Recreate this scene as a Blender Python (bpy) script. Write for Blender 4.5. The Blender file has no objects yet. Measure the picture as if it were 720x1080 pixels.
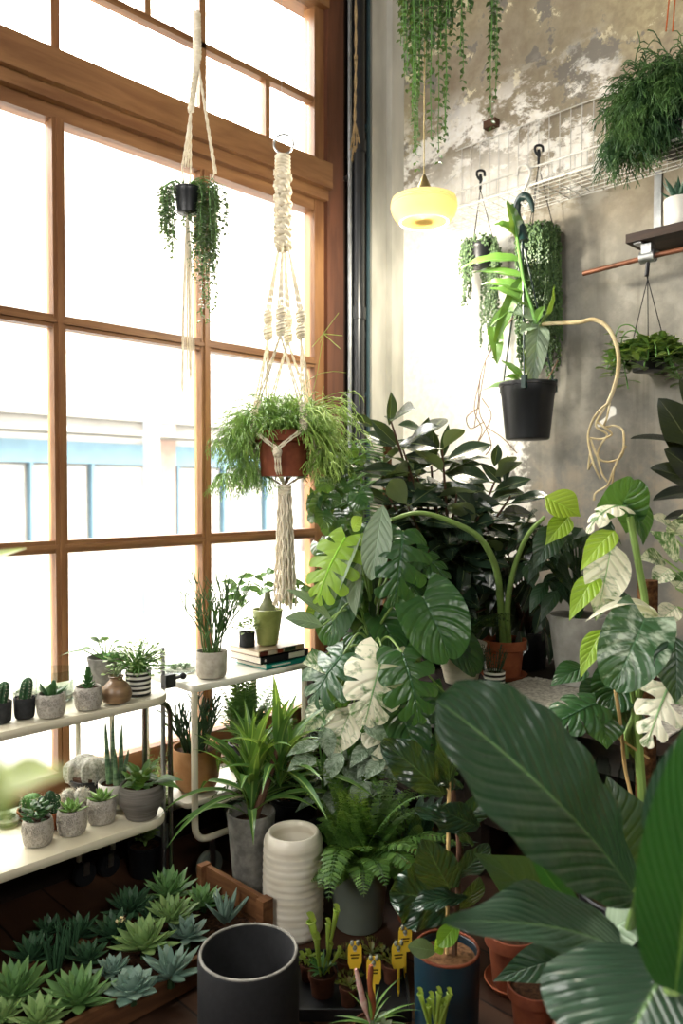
import bpy, math, random
from math import sin, cos, pi, radians
from mathutils import Vector, Matrix
SC = bpy.context.scene
COL = SC.collection
V = Vector

# ---------------------------------------------------------------- camera frame
FPX = 820.0
YAW, PITCH = radians(44.65), radians(-1.6)
EYE = V((0, 0, 1.5))
Fv = V((cos(PITCH) * cos(YAW), cos(PITCH) * sin(YAW), sin(PITCH)))
Rv = V((sin(YAW), -cos(YAW), 0))
Uv = Rv.cross(Fv)


def at(px, py, D=None, X=None, Y=None, Z=None):
    """world point seen at photo pixel (px,py): at depth D, or on plane x=X / y=Y / z=Z"""
    d = Fv + Rv * ((px - 360) / FPX) + Uv * ((540 - py) / FPX)
    if D is None:
        if X is not None:
            D = X / d.x
        elif Y is not None:
            D = Y / d.y
        else:
            D = (Z - EYE.z) / d.z
    return EYE + d * D


def nrm(r, u, c):
    return (Rv * r + V((0, 0, 1)) * u - V((Fv.x, Fv.y, 0)) * c).normalized()


def hexc(h):
    h = h.lstrip('#')
    o = []
    for i in (0, 2, 4):
        c = int(h[i:i + 2], 16) / 255
        o.append(c / 12.92 if c <= .04045 else ((c + .055) / 1.055) ** 2.4)
    return (o[0], o[1], o[2], 1)


# ---------------------------------------------------------------- mesh builder
class MB:
    def __init__(s):
        s.v = []; s.f = []; s.uv = []

    def add(s, vs, fs, uvs=None):
        b = len(s.v)
        s.v.extend(V(p) for p in vs)
        s.uv.extend(uvs if uvs else [(0.5, 0.5)] * len(vs))
        s.f.extend(tuple(i + b for i in f) for f in fs)
        return s

    def grid(s, rows, uvs=None, close=False):
        n = len(rows); m = len(rows[0])
        fs = []
        for i in range(n - 1):
            for j in range(m if close else m - 1):
                k = (j + 1) % m
                fs.append((i * m + j, i * m + k, (i + 1) * m + k, (i + 1) * m + j))
        s.add([p for r in rows for p in r], fs, [u for r in uvs for u in r] if uvs else None)
        return s

    def box(s, lo, hi, M=None):
        x0, y0, z0 = lo; x1, y1, z1 = hi
        p = [V(q) for q in ((x0, y0, z0), (x1, y0, z0), (x1, y1, z0), (x0, y1, z0), (x0, y0, z1), (x1, y0, z1), (x1, y1, z1), (x0, y1, z1))]
        if M is not None:
            p = [M @ q for q in p]
        return s.add(p, [(0, 3, 2, 1), (4, 5, 6, 7), (0, 1, 5, 4), (1, 2, 6, 5), (2, 3, 7, 6), (3, 0, 4, 7)])

    def lathe(s, prof, c=(0, 0, 0), n=32, fn=None, M=None):
        """prof [(r,z)...] bottom outside -> up -> inside; fn(r,z,a)->r"""
        rows = []
        c = V(c)
        for r, z in prof:
            row = []
            for j in range(n):
                a = 2 * pi * j / n
                q = fn(r, z, a) if fn else r
                p = V((q * cos(a), q * sin(a), z))
                row.append((M @ p if M is not None else p) + c)
            rows.append(row)
        s.grid(rows, close=True)
        b = len(s.v)
        if prof[0][0] > 1e-5:
            s.f.append(tuple(b - n * len(prof) + j for j in reversed(range(n))))
        if prof[-1][0] > 1e-5:
            s.f.append(tuple(b - n + j for j in range(n)))
        return s

    def tube(s, pts, r, n=6, cap=True):
        pts = [V(p) for p in pts]
        m = len(pts)
        rs = r if isinstance(r, (list, tuple)) else [r] * m
        t0 = (pts[1] - pts[0]).normalized()
        up = V((0, 0, 1)) if abs(t0.z) < .9 else V((1, 0, 0))
        a = t0.cross(up).normalized()
        rows, uvs = [], []
        for i in range(m):
            t = (pts[min(i + 1, m - 1)] - pts[max(i - 1, 0)])
            t = t.normalized() if t.length > 1e-9 else t0
            a = (a - t * a.dot(t))
            a = a.normalized() if a.length > 1e-6 else t.orthogonal().normalized()
            b = t.cross(a)
            rows.append([pts[i] + (a * cos(2 * pi * j / n) + b * sin(2 * pi * j / n)) * rs[i] for j in range(n)])
            uvs.append([(0.5, i / (m - 1))] * n)
        b0 = len(s.v)
        s.grid(rows, uvs, close=True)
        if cap:
            s.f.append(tuple(b0 + j for j in reversed(range(n))))
            s.f.append(tuple(b0 + (m - 1) * n + j for j in range(n)))
        return s

    def ball(s, c, r, n=8, m=5):
        r = r if isinstance(r, (tuple, list)) else (r, r, r)
        c = V(c)
        rows = []
        for i in range(m + 1):
            th = pi * i / m
            q = max(sin(th), .02)
            rows.append([c + V((r[0] * q * cos(2 * pi * j / n), r[1] * q * sin(2 * pi * j / n), -r[2] * cos(th))) for j in range(n)])
        return s.grid(rows, close=True)

    def torus(s, c, R, r, axis=(0, 0, 1), n=24, k=6):
        ax = V(axis).normalized(); a = ax.orthogonal().normalized(); b = ax.cross(a); c = V(c)
        rows = []
        for i in range(n + 1):
            q = 2 * pi * i / n
            d = a * cos(q) + b * sin(q)
            rows.append([c + d * (R + r * cos(2 * pi * j / k)) + ax * (r * sin(2 * pi * j / k)) for j in range(k)])
        return s.grid(rows, close=True)

    def build(s, name, mat, parent=None, origin=None, smooth=True, ang=40):
        me = bpy.data.meshes.new(name)
        o0 = V(origin) if origin is not None else V((0, 0, 0))
        me.from_pydata([tuple(p - o0) for p in s.v], [], s.f)
        uvl = me.uv_layers.new(name='UVMap')
        idx = [0] * len(me.loops)
        me.loops.foreach_get('vertex_index', idx)
        flat = []
        for i in idx:
            flat.extend(s.uv[i])
        uvl.data.foreach_set('uv', flat)
        me.materials.append(mat)
        if smooth:
            me.shade_smooth()
            me.set_sharp_from_angle(angle=radians(ang))
        me.update()
        o = bpy.data.objects.new(name, me)
        COL.objects.link(o)
        if parent is not None:
            o.parent = parent
        else:
            o.location = o0
        return o


def arc_pts(pts, r, n=5):
    """polyline with rounded corners"""
    pts = [V(p) for p in pts]
    out = [pts[0]]
    for i in range(1, len(pts) - 1):
        a, b, c = pts[i - 1], pts[i], pts[i + 1]
        d1 = (a - b); d2 = (c - b)
        k = min(r, d1.length * .48, d2.length * .48)
        p, q = b + d1.normalized() * k, b + d2.normalized() * k
        for j in range(n + 1):
            t = j / n
            out.append(p * (1 - t) ** 2 + b * 2 * t * (1 - t) + q * t * t)
    out.append(pts[-1])
    return out


def spline(pts, n=8):
    """Catmull-Rom through pts"""
    pts = [V(p) for p in pts]
    P = [pts[0] * 2 - pts[1]] + pts + [pts[-1] * 2 - pts[-2]]
    out = []
    for i in range(1, len(P) - 2):
        a, b, c, d = P[i - 1:i + 3]
        for j in range(n):
            t = j / n
            out.append(.5 * ((2 * b) + (c - a) * t + (2 * a - 5 * b + 4 * c - d) * t * t + (3 * b - a - 3 * c + d) * t ** 3))
    out.append(pts[-1])
    return out


class Thing:
    def __init__(s, name, label, cat, loc, group=None):
        s.loc = V(loc)
        s.o = bpy.data.objects.new(name, None)
        s.o.empty_display_size = .05
        COL.objects.link(s.o)
        s.o.location = s.loc
        tag(s.o, label, cat, group)

    def part(s, name, mb, mat, parent=None, label=None, smooth=True, ang=40):
        o = mb.build(name, mat, parent or s.o, s.loc, smooth, ang)
        if label:
            o['label'] = label
        return o


def tag(o, label, cat, group=None, kind=None):
    if label: o['label'] = label
    if cat: o['category'] = cat
    if group: o['group'] = group
    if kind: o['kind'] = kind
    return o


def solo(name, mb, mat, label, cat, loc, group=None, kind=None, smooth=True, ang=40):
    return tag(mb.build(name, mat, None, loc, smooth, ang), label, cat, group, kind)


def struct(name, mb, mat, parent=None, smooth=False):
    o = mb.build(name, mat, parent, None, smooth)
    if parent is None:
        o['kind'] = 'structure'
    return o


def copy_tree(o, loc, label, group=None, rz=None, scale=None):
    c = o.copy(); COL.objects.link(c)
    c.location = loc
    c['label'] = label
    if group: c['group'] = group
    if rz is not None: c.rotation_euler.z = rz
    if scale: c.scale = (scale,) * 3

    def kids(a, b):
        for ch in list(a.children):
            d = ch.copy(); COL.objects.link(d); d.parent = b
            kids(ch, d)
    kids(o, c)
    return c


# ---------------------------------------------------------------- materials
class NT:
    def __init__(s, name):
        s.m = bpy.data.materials.new(name); s.m.use_nodes = True
        s.t = s.m.node_tree; s.t.nodes.clear()
        s.out = s.n('ShaderNodeOutputMaterial')

    def n(s, typ, **kw):
        x = s.t.nodes.new(typ)
        for k, v in kw.items():
            setattr(x, k, v)
        return x

    def l(s, a, b):
        s.t.links.new(a, b)

    def val(s, sock, v):
        if hasattr(v, 'node'):
            s.l(v, sock)
        else:
            sock.default_value = v

    def math(s, op, a, b=0.0, c=None, clamp=False):
        x = s.n('ShaderNodeMath', operation=op, use_clamp=clamp)
        s.val(x.inputs[0], a); s.val(x.inputs[1], b)
        if c is not None: s.val(x.inputs[2], c)
        return x.outputs[0]

    def mix(s, f, a, b, mode='MIX'):
        x = s.n('ShaderNodeMix', data_type='RGBA', blend_type=mode)
        s.val(x.inputs[0], f); s.val(x.inputs[6], a); s.val(x.inputs[7], b)
        return x.outputs[2]

    def ramp(s, f, lo, hi, smooth=True):
        x = s.n('ShaderNodeMapRange', interpolation_type='SMOOTHSTEP' if smooth else 'LINEAR', clamp=True)
        s.val(x.inputs[0], f)
        x.inputs[1].default_value = lo; x.inputs[2].default_value = hi
        return x.outputs[0]

    def coord(s, kind='Object', scale=(1, 1, 1), rot=(0, 0, 0)):
        tc = s.n('ShaderNodeTexCoord')
        mp = s.n('ShaderNodeMapping')
        mp.inputs['Scale'].default_value = scale
        mp.inputs['Rotation'].default_value = rot
        s.l(tc.outputs[kind], mp.inputs[0])
        return mp.outputs[0]

    def noise(s, vec, scale, detail=4, rough=.55, dist=0):
        x = s.n('ShaderNodeTexNoise')
        s.l(vec, x.inputs['Vector'])
        x.inputs['Scale'].default_value = scale
        x.inputs['Detail'].default_value = detail
        x.inputs['Roughness'].default_value = rough
        x.inputs['Distortion'].default_value = dist
        return x.outputs['Fac']

    def bump(s, h, strength=.3, dist=.01):
        x = s.n('ShaderNodeBump')
        x.inputs['Strength'].default_value = strength
        x.inputs['Distance'].default_value = dist
        s.l(h, x.inputs['Height'])
        return x.outputs[0]

    def bsdf(s, col, rough=.6, metal=0, bump=None, spec=.5, **kw):
        x = s.n('ShaderNodeBsdfPrincipled')
        s.val(x.inputs['Base Color'], col); s.val(x.inputs['Roughness'], rough)
        x.inputs['Metallic'].default_value = metal
        x.inputs['Specular IOR Level'].default_value = spec
        if bump is not None: s.l(bump, x.inputs['Normal'])
        for k, v in kw.items():
            s.val(x.inputs[k.replace('_', ' ')], v)
        return x.outputs[0]

    def done(s, sh):
        s.l(sh, s.out.inputs['Surface'])
        return s.m


def plain(name, col, rough=.6, metal=0, var=.25, scale=20, bump=.1, spec=.5, col2=None, stretch=(1, 1, 1), **kw):
    """solid colour broken up by noise"""
    t = NT(name)
    c = t.coord('Object', stretch)
    n = t.noise(c, scale)
    a = hexc(col)
    b = hexc(col2) if col2 else tuple(x * (1 - var) for x in a[:3]) + (1,)
    colr = t.mix(t.ramp(n, .3, .7), a, b)
    fine = t.noise(c, scale * 6, 2)
    bp = t.bump(fine, bump, .004) if bump else None
    return t.done(t.bsdf(colr, rough, metal, bp, spec, **kw))


def leaf_mat(name, col, col2, vein=None, rough=.38, trans=.25, lat=9, lats=.9, latamt=.25, mid=.05, under=None, rnd='island',
             varieg=None, vscale=6, vthr=.5, bump=.4, spec=.5, tcol=None, edge=None):
    """leaf: colour varies per leaf; midrib and side veins from UV (u across, v along); thin translucency"""
    t = NT(name)
    uvn = t.n('ShaderNodeUVMap')
    sp = t.n('ShaderNodeSeparateXYZ'); t.l(uvn.outputs[0], sp.inputs[0])
    s = t.math('ABSOLUTE', t.math('MULTIPLY_ADD', sp.outputs[0], 2.0, -1.0))
    v = sp.outputs[1]
    if rnd == 'island':
        g = t.n('ShaderNodeNewGeometry'); r = g.outputs['Random Per Island']; back = g.outputs['Backfacing']
    else:
        oi = t.n('ShaderNodeObjectInfo'); r = oi.outputs['Random']
        g = t.n('ShaderNodeNewGeometry'); back = g.outputs['Backfacing']
    a, b = hexc(col), hexc(col2)
    base = t.mix(r, a, b)
    oc = t.coord('Object')
    base = t.mix(t.math('MULTIPLY', t.noise(oc, 14, 2), .35), base, tuple(x * .55 for x in a[:3]) + (1,))
    ph = t.math('SUBTRACT', t.math('MULTIPLY', v, lat), t.math('MULTIPLY', s, lats * lat * .22))
    w = t.math('ABSOLUTE', t.math('SUBTRACT', t.math('FRACT', ph), .5))
    latm = t.ramp(w, .09, .01)
    if varieg:
        uvs = t.n('ShaderNodeMapping'); uvs.inputs['Scale'].default_value = (1.6, 8.0, 1)
        t.l(uvn.outputs[0], uvs.inputs[0])
        n1 = t.noise(oc, vscale, 3, .6, 1.2)
        oi2 = t.n('ShaderNodeObjectInfo')
        ad = t.n('ShaderNodeVectorMath', operation='ADD'); t.l(uvs.outputs[0], ad.inputs[0]); t.l(oi2.outputs['Random'], ad.inputs[1])
        n2 = t.noise(ad.outputs[0], vscale * .12, 4, .65)
        n3 = t.math('ADD', t.math('MULTIPLY', n1, .45), t.math('MULTIPLY', n2, .55))
        mid_ = tuple(a[i] * .45 + hexc(varieg)[i] * .5 for i in range(3)) + (1,)
        base = t.mix(t.ramp(n3, vthr - .07, vthr), base, mid_)
        base = t.mix(t.ramp(n3, vthr - .01, vthr + .05), base, hexc(varieg))
    vc = hexc(vein) if vein else tuple(min(1, x * 1.9 + .02) for x in a[:3]) + (1,)
    if latamt:
        base = t.mix(t.math('MULTIPLY', latm, latamt), base, vc)
    if mid:
        base = t.mix(t.math('MULTIPLY', t.ramp(s, mid, mid * .4), .85), base, vc)
    if edge:
        base = t.mix(t.ramp(s, .9, .97), base, hexc(edge))
    if under:
        base = t.mix(back, base, hexc(under))
    h = t.math('SUBTRACT', t.math('MULTIPLY', t.ramp(w, .0, .3), 1.0), t.math('MULTIPLY', t.ramp(s, .08, .0), .8))
    h = t.math('ADD', h, t.math('MULTIPLY', t.noise(oc, 16, 2), 2.2))
    bp = t.bump(h, bump, .006) if bump else None
    sh = t.bsdf(base, rough, 0, bp, spec)
    if trans:
        tr = t.n('ShaderNodeBsdfTranslucent')
        tc = t.mix(.5, base, hexc(tcol or '#b4d040'), 'MIX') if not varieg else t.mix(.25, base, hexc(tcol or '#c8dc60'))
        t.l(tc, tr.inputs[0])
        mx = t.n('ShaderNodeMixShader'); mx.inputs[0].default_value = trans
        t.l(sh, mx.inputs[1]); t.l(tr.outputs[0], mx.inputs[2])
        sh = mx.outputs[0]
    return t.done(sh)


def wood(name, c1, c2, axis='X', rough=.5, scale=6, spec=.3):
    t = NT(name)
    st = {'X': (.12, 1, 1), 'Y': (1, .12, 1), 'Z': (1, 1, .12)}[axis]
    c = t.coord('Object', st)
    n = t.noise(c, scale * 4, 5, .6, .6)
    m = t.noise(c, scale * 22, 3, .5)
    col = t.mix(t.ramp(n, .3, .7), hexc(c1), hexc(c2))
    col = t.mix(t.math('MULTIPLY', m, .35), col, tuple(x * .45 for x in hexc(c2)[:3]) + (1,))
    return t.done(t.bsdf(col, rough, 0, t.bump(m, .15, .003), spec))


# ---------------------------------------------------------------- leaves
def wid(kind):
    return {
        'ellip': lambda t: sin(pi * min(1, max(0, t))) ** .8,
        'lance': lambda t: sin(pi * t ** .8) ** .9,
        'ovate': lambda t: sin(pi * t ** .62) ** .85,
        'obov': lambda t: sin(pi * (t * .97 + .015) ** 1.35) ** .62,
        'heart': lambda t: sin(pi * (.27 + .73 * t)) ** .75,
        'paddle': lambda t: sin(pi * (.03 + .97 * t) ** .85) ** .55,
        'strap': lambda t: min(1, t * 5 + .45) * (1 - t ** 3.5) ** .8,
        'blade': lambda t: (.75 + .25 * sin(pi * t)) * (1 - t ** 2.2),
        'blunt': lambda t: max(0, sin(pi * (.015 + .985 * t) ** 1.25)) ** .45,
        'round': lambda t: sin(pi * (.06 + .94 * t)) ** .55,
    }[kind]


def frame(base, tip, n):
    base, tip = V(base), V(tip)
    d = (tip - base); L = d.length; d = d / max(L, 1e-9)
    n = V(n)
    n = n - d * n.dot(d)
    n = n.normalized() if n.length > 1e-4 else d.orthogonal().normalized()
    return base, d, d.cross(n), n, L


def placer(base, tip, n, bend):
    base, d, sd, n, L = frame(base, tip, n)
    B = bend if abs(bend) > 1e-3 else 1e-3
    Lc = 2 / B * sin(B / 2)
    k = 1 / Lc

    def P(x, u, z):
        q = B * (u - .5)
        Y = (1 / B) * (sin(q) + sin(B / 2)) * k
        Z = (1 / B) * (cos(q) - cos(B / 2)) * k
        ny, nz = sin(q), cos(q)
        return base + d * (L * Y + z * ny) + n * (L * Z + z * nz) + sd * x
    return P, L


def leaf(mb, base, tip, n=(0, 0, 1), w=.05, kind='ellip', bend=.6, fold=.15, cup=0, wave=0, wf=3, a0=75, a1=35, nt=9, ns=3, ph=0, twist=0):
    P, L = placer(base, tip, n, bend)
    W = wid(kind)
    rows, uvs = [], []
    for i in range(nt + 1):
        t = i / nt
        ww = max(W(t), .012) * w
        a = radians(a0 + (a1 - a0) * t)
        row, ur = [], []
        for j in range(-ns, ns + 1):
            s = j / ns
            q = abs(s) * ww
            x = q * sin(a) * (1 if s > 0 else -1)
            u = t * (1 - .0) + q * cos(a) / L
            if a0 <= 90:
                u = t + (q * cos(a) / L) * (1 - t)
            z = fold * q - cup * q * q / max(w, 1e-6) + wave * w * sin(wf * 2 * pi * t + ph + (1.3 if s > 0 else 0)) * abs(s) ** 1.6
            if twist:
                tw = twist * (t - .3)
                x, z = x * cos(tw) - z * sin(tw), x * sin(tw) + z * cos(tw)
            row.append(P(x, u, z)); ur.append(((s + 1) / 2, t))
        rows.append(row); uvs.append(ur)
    mb.grid(rows, uvs)


def split_leaf(mb, base, tip, n, w, lobes=5, cut=.3, gap=.45, bend=.7, fold=.1, droop=.35, a0=140, a1=22, rng=None, holes=0, skip=()):
    """monstera leaf: lateral lobes joined near the midrib, slits open towards the margin"""
    rng = rng or random.Random(1)
    P, L = placer(base, tip, n, bend)
    W = wid('heart')
    for side in (-1, 1):
        for k in range(lobes):
            if (side, k) in skip:
                continue
            g = gap * rng.uniform(.5, .85) if k > 0 else gap * .35
            ct = cut * rng.uniform(.8, 1.25)
            ln = rng.uniform(.92, 1.05)
            lift = rng.uniform(-.08, .08)
            rows, uvs = [], []
            nu, ns = 4, 8
            for i in range(nu + 1):
                uu = i / nu
                row, ur = [], []
                for j in range(ns + 1):
                    s = j / ns
                    sh = 1 if s < ct else 1 - g * ((s - ct) / (1 - ct)) ** .4
                    t = (k + .5 + (uu - .5) * sh) / lobes
                    t = min(1, t)
                    end = 1 - .1 * (2 * uu - 1) ** 2 * s
                    q = s * max(W(t), .05) * w * ln * end
                    a = radians(a0 + (a1 - a0) * t ** .8)
                    x = q * sin(a) * side
                    u = t * .93 + .02 + q * cos(a) / L
                    z = fold * q - droop * q * q / w + lift * q * s
                    row.append(P(x, u, z)); ur.append((.5 + side * s / 2, t))
                rows.append(row if side > 0 else row[::-1]); uvs.append(ur if side > 0 else ur[::-1])
            mb.grid(rows, uvs)
    # midrib ridge
    mb.tube([P(0, t, .002) for t in (0.02, .25, .5, .75, .93)], [L * .016, L * .014, L * .011, L * .008, L * .004], 5)


def fatleaf(mb, base, tip, n, w, th, kind='lance', nt=6, bend=-.5, k=6, ridge=.0):
    P, L = placer(base, tip, n, bend)
    W = wid(kind)
    rows, uvs = [], []
    for i in range(nt + 1):
        t = i / nt
        ww = max(W(max(t, .12)) if t < .95 else .04, .04) * w
        tt = max(th * (1 - t) ** .6, th * .1)
        row = []
        for j in range(k):
            a = 2 * pi * j / k
            row.append(P(ww * cos(a), t, tt * sin(a) + (.35 * ww * abs(cos(a)) if ridge else 0)))
        rows.append(row); uvs.append([(.5 + .5 * cos(2 * pi * j / k), t) for j in range(k)])
    mb.grid(rows, uvs, close=True)


def petiole(mb, pts, r0, r1, n=6, k=6):
    p = spline(pts, k)
    m = len(p)
    mb.tube(p, [r0 + (r1 - r0) * i / (m - 1) for i in range(m)], n)


def sag(a, b, k):
    """three-point curve from a to b bulging by vector k"""
    a, b = V(a), V(b)
    return [a, (a + b) / 2 + V(k), b]


def rope(mb, pts, r, turns=26, n=5, k=8):
    """two-strand twisted cord"""
    p = [V(q) for q in pts]
    if len(p) == 2:
        m = max(8, int((p[1] - p[0]).length / (r * 2.2)))
        p = [p[0].lerp(p[1], i / m) for i in range(m + 1)]
    for ph in (0, pi):
        out = []
        for i, q in enumerate(p):
            t = (p[min(i + 1, len(p) - 1)] - p[max(i - 1, 0)]).normalized()
            a = t.orthogonal().normalized(); b = t.cross(a)
            g = ph + i * .9
            out.append(q + (a * cos(g) + b * sin(g)) * r * .5)
        mb.tube(out, r * .58, n)


def knot(mb, c, r, h, axis=(0, 0, 1), turns=2.5, th=None):
    """wrapped cord knot: coil round a core"""
    c = V(c); ax = V(axis).normalized(); a = ax.orthogonal().normalized(); b = ax.cross(a)
    th = th or r * .45
    N = int(turns * 10)
    for ph in (0, pi):
        pts = []
        for i in range(N + 1):
            f = i / N
            q = 2 * pi * turns * f + ph
            rr = r * (.62 + .38 * sin(pi * f))
            pts.append(c + ax * (h * (f - .5)) + (a * cos(q) + b * sin(q)) * rr * .75)
        mb.tube(pts, th, 5)
# ---------------------------------------------------------------- camera
cd = bpy.data.cameras.new('camera'); cam = bpy.data.objects.new('camera', cd); COL.objects.link(cam)
cd.sensor_fit = 'VERTICAL'; cd.sensor_height = 36; cd.lens = FPX / 1080 * 36
cam.matrix_world = Matrix((Rv, Uv, -Fv)).transposed().to_4x4()
cam.location = EYE
cd.clip_start = .05; cd.clip_end = 200
cd.dof.use_dof = True; cd.dof.focus_distance = 2.7; cd.dof.aperture_fstop = 2.2
SC.camera = cam

WY, BX, CZ = 2.87, 3.30, 4.40      # window plane, back wall, ceiling height
LX, FY = -2.6, -2.6                # shop continues behind the camera

# ---------------------------------------------------------------- setting materials
def wall_mat():
    t = NT('bare_plaster')
    c = t.coord('Object')
    n1 = t.noise(c, 1.6, 6, .6, .1); n2 = t.noise(c, 5, 6, .65, .1); n3 = t.noise(c, 30, 4, .6); n5 = t.noise(c, .8, 3, .5)
    grey = t.mix(t.ramp(n2, .35, .7), hexc('#7b7870'), hexc('#9b978c'))
    st = t.noise(t.coord('Object', (1, 1, .06)), 22, 4, .6)
    grey = t.mix(t.math('MULTIPLY', t.ramp(st, .5, .75), .45), grey, hexc('#6a665c'))
    sp = t.n('ShaderNodeSeparateXYZ'); t.l(c, sp.inputs[0])
    y, z = sp.outputs[1], sp.outputs[2]
    # warm brown plaster above, peeling to ochre
    zz = t.math('ADD', z, t.math('MULTIPLY', n1, .8))
    warm = t.mix(t.ramp(n2, .3, .7), hexc('#8a7d68'), hexc('#aba08a'))
    col = t.mix(t.math('MULTIPLY', t.ramp(zz, 2.85, 3.45), .85), grey, warm)
    och = t.mix(t.ramp(n3, .3, .7), hexc('#b9ad8a'), hexc('#9f9274'))
    up = t.ramp(t.math('ADD', z, t.math('MULTIPLY', n2, .6)), 3.55, 3.75)
    col = t.mix(t.math('MULTIPLY', up, t.ramp(n5, .36, .5)), col, och)
    peel = t.math('MULTIPLY', t.ramp(n2, .53, .57), t.ramp(zz, 3.5, 3.8))
    col = t.mix(t.math('MULTIPLY', peel, .8), col, hexc('#77746f'))
    chip = t.math('MULTIPLY', t.ramp(t.noise(c, 9, 6, .7, .15), .6, .63), t.ramp(zz, 3.7, 3.95))
    col = t.mix(chip, col, hexc('#d8cfae'))
    # low stains
    low = t.math('MULTIPLY', t.ramp(z, 1.9, 1.5), t.ramp(n2, .45, .6))
    col = t.mix(t.math('MULTIPLY', low, .35), col, hexc('#a08a6c'))
    # white limewash beside the corner with a worn edge
    ye = t.math('ADD', t.math('ADD', y, t.math('MULTIPLY', t.math('SUBTRACT', n2, .5), .5)), t.math('MULTIPLY', t.math('SUBTRACT', n3, .5), .25))
    wm = t.ramp(ye, 1.98, 2.06)
    dab = t.math('MULTIPLY', t.ramp(t.noise(t.coord('Object', (1, .6, 1), (.5, 0, 0)), 7, 6, .75, .15), .47, .56), t.ramp(z, 3.6, 3.3))
    wm = t.math('MULTIPLY', wm, t.ramp(zz, 3.75, 3.35))
    wm2 = t.math('MULTIPLY', t.math('MULTIPLY', dab, t.ramp(z, 2.75, 2.95)), t.ramp(ye, 1.5, 1.7))
    wm = t.math('MAXIMUM', wm, wm2)
    spot = t.math('MULTIPLY', t.ramp(t.noise(c, 3.1, 3, .6, .5), .665, .68), t.ramp(z, 1.95, 1.85))
    wm = t.math('MAXIMUM', wm, spot)
    col = t.mix(wm, col, t.mix(t.ramp(n3, .3, .8), hexc('#fbf9f3'), hexc('#ece7da')))
    h = t.math('ADD', t.math('MULTIPLY', n2, .5), t.math('MULTIPLY', n3, .5))
    return t.done(t.bsdf(col, .85, 0, t.bump(h, .45, .012), .2))


def floor_mat():
    t = NT('dark_floorboards')
    c = t.coord('Object', (1, 1, 1), (0, 0, radians(90)))
    br = t.n('ShaderNodeTexBrick'); t.l(c, br.inputs['Vector'])
    br.offset = .37; br.squash = 1
    for k, v in (('Scale', 1.0), ('Mortar Size', .004), ('Brick Width', 2.3), ('Row Height', .21), ('Bias', 0.0)):
        br.inputs[k].default_value = v
    br.inputs['Color1'].default_value = hexc('#543726'); br.inputs['Color2'].default_value = hexc('#3c281c'); br.inputs['Mortar'].default_value = hexc('#0c0907')
    g = t.noise(t.coord('Object', (1, .08, 1)), 34, 5, .6, .5)
    col = t.mix(t.math('MULTIPLY', g, .6), br.outputs['Color'], hexc('#21140d'))
    col = t.mix(t.math('MULTIPLY', t.ramp(t.noise(c, 3, 4), .5, .75), .5), col, hexc('#6e4c36'))
    h = t.math('SUBTRACT', t.math('MULTIPLY', g, .3), br.outputs['Fac'])
    return t.done(t.bsdf(col, .5, 0, t.bump(h, .3, .004), .4))


def glass_mat(name='window_glass', tint='#ffffff', rough=0.0, k=1.0):
    t = NT(name)
    tr = t.n('ShaderNodeBsdfTransparent'); tr.inputs[0].default_value = hexc(tint)
    gl = t.n('ShaderNodeBsdfGlossy'); gl.inputs['Roughness'].default_value = rough
    fr = t.n('ShaderNodeFresnel'); fr.inputs[0].default_value = 1.18
    mx = t.n('ShaderNodeMixShader'); t.l(t.math('MULTIPLY', fr.outputs[0], k), mx.inputs[0]); t.l(tr.outputs[0], mx.inputs[1]); t.l(gl.outputs[0], mx.inputs[2])
    return t.done(mx.outputs[0])


M = {}
M['wall'] = wall_mat()
M['floor'] = floor_mat()
M['glass'] = glass_mat()
M['jar'] = glass_mat('jar_glass', '#f0f5f2', 0.0, .35)
M['frame'] = wood('window_oak', '#99704a', '#734c30', 'X', .42, 3)
M['frame_v'] = wood('window_oak_upright', '#9f754c', '#774f32', 'Z', .42, 3)
M['jamb'] = wood('dark_window_jamb', '#6b4330', '#4c2e20', 'Z', .45, 3)
M['conc'] = plain('grey_concrete', '#a9a7a0', .85, 0, .25, 9, .25, .2, '#85837c')
M['pillar'] = plain('pillar_plaster', '#c9c6bb', .85, 0, .25, 5, .3, .2, '#a5a297', (1, 1, .3))
M['ceil'] = plain('ceiling_paint', '#8a8478', .9, 0, .2, 3, .1, .2)
M['wall_dark'] = plain('shop_paint', '#3d3933', .8, 0, .25, 3, .1, .2)
M['riser'] = wood('riser_boards', '#2e1f16', '#1a110b', 'X', .6, 3)
M['black_pipe'] = plain('black_iron', '#14161a', .35, .0, .3, 20, .05, .6)
M['steel'] = plain('brushed_steel', '#b9b9b6', .3, 1, .12, 30, .05)
M['zinc'] = plain('galvanised_zinc', '#b4b7b8', .42, 1, .25, 18, .1)
M['chrome'] = plain('chrome_tube', '#8a8782', .22, 1, .15, 12, 0)
M['white_metal'] = plain('white_enamel', '#e6e2d4', .32, 0, .06, 8, 0, .5)
M['cream_metal'] = plain('cream_enamel', '#d9d2ba', .35, 0, .08, 10, 0, .5)
M['black_plastic'] = plain('black_plastic', '#15171a', .42, 0, .3, 14, .05, .45)
M['teal_pipe'] = plain('grey_blue_conduit', '#3c5258', .45, 0, .2, 9, .05, .4)
M['soil'] = plain('potting_soil', '#20140e', .95, 0, .6, 70, .9, .1, '#46301f')
M['cork'] = plain('bark_chips', '#4b3322', .95, 0, .6, 55, 1.0, .1, '#8a6646')

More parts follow.
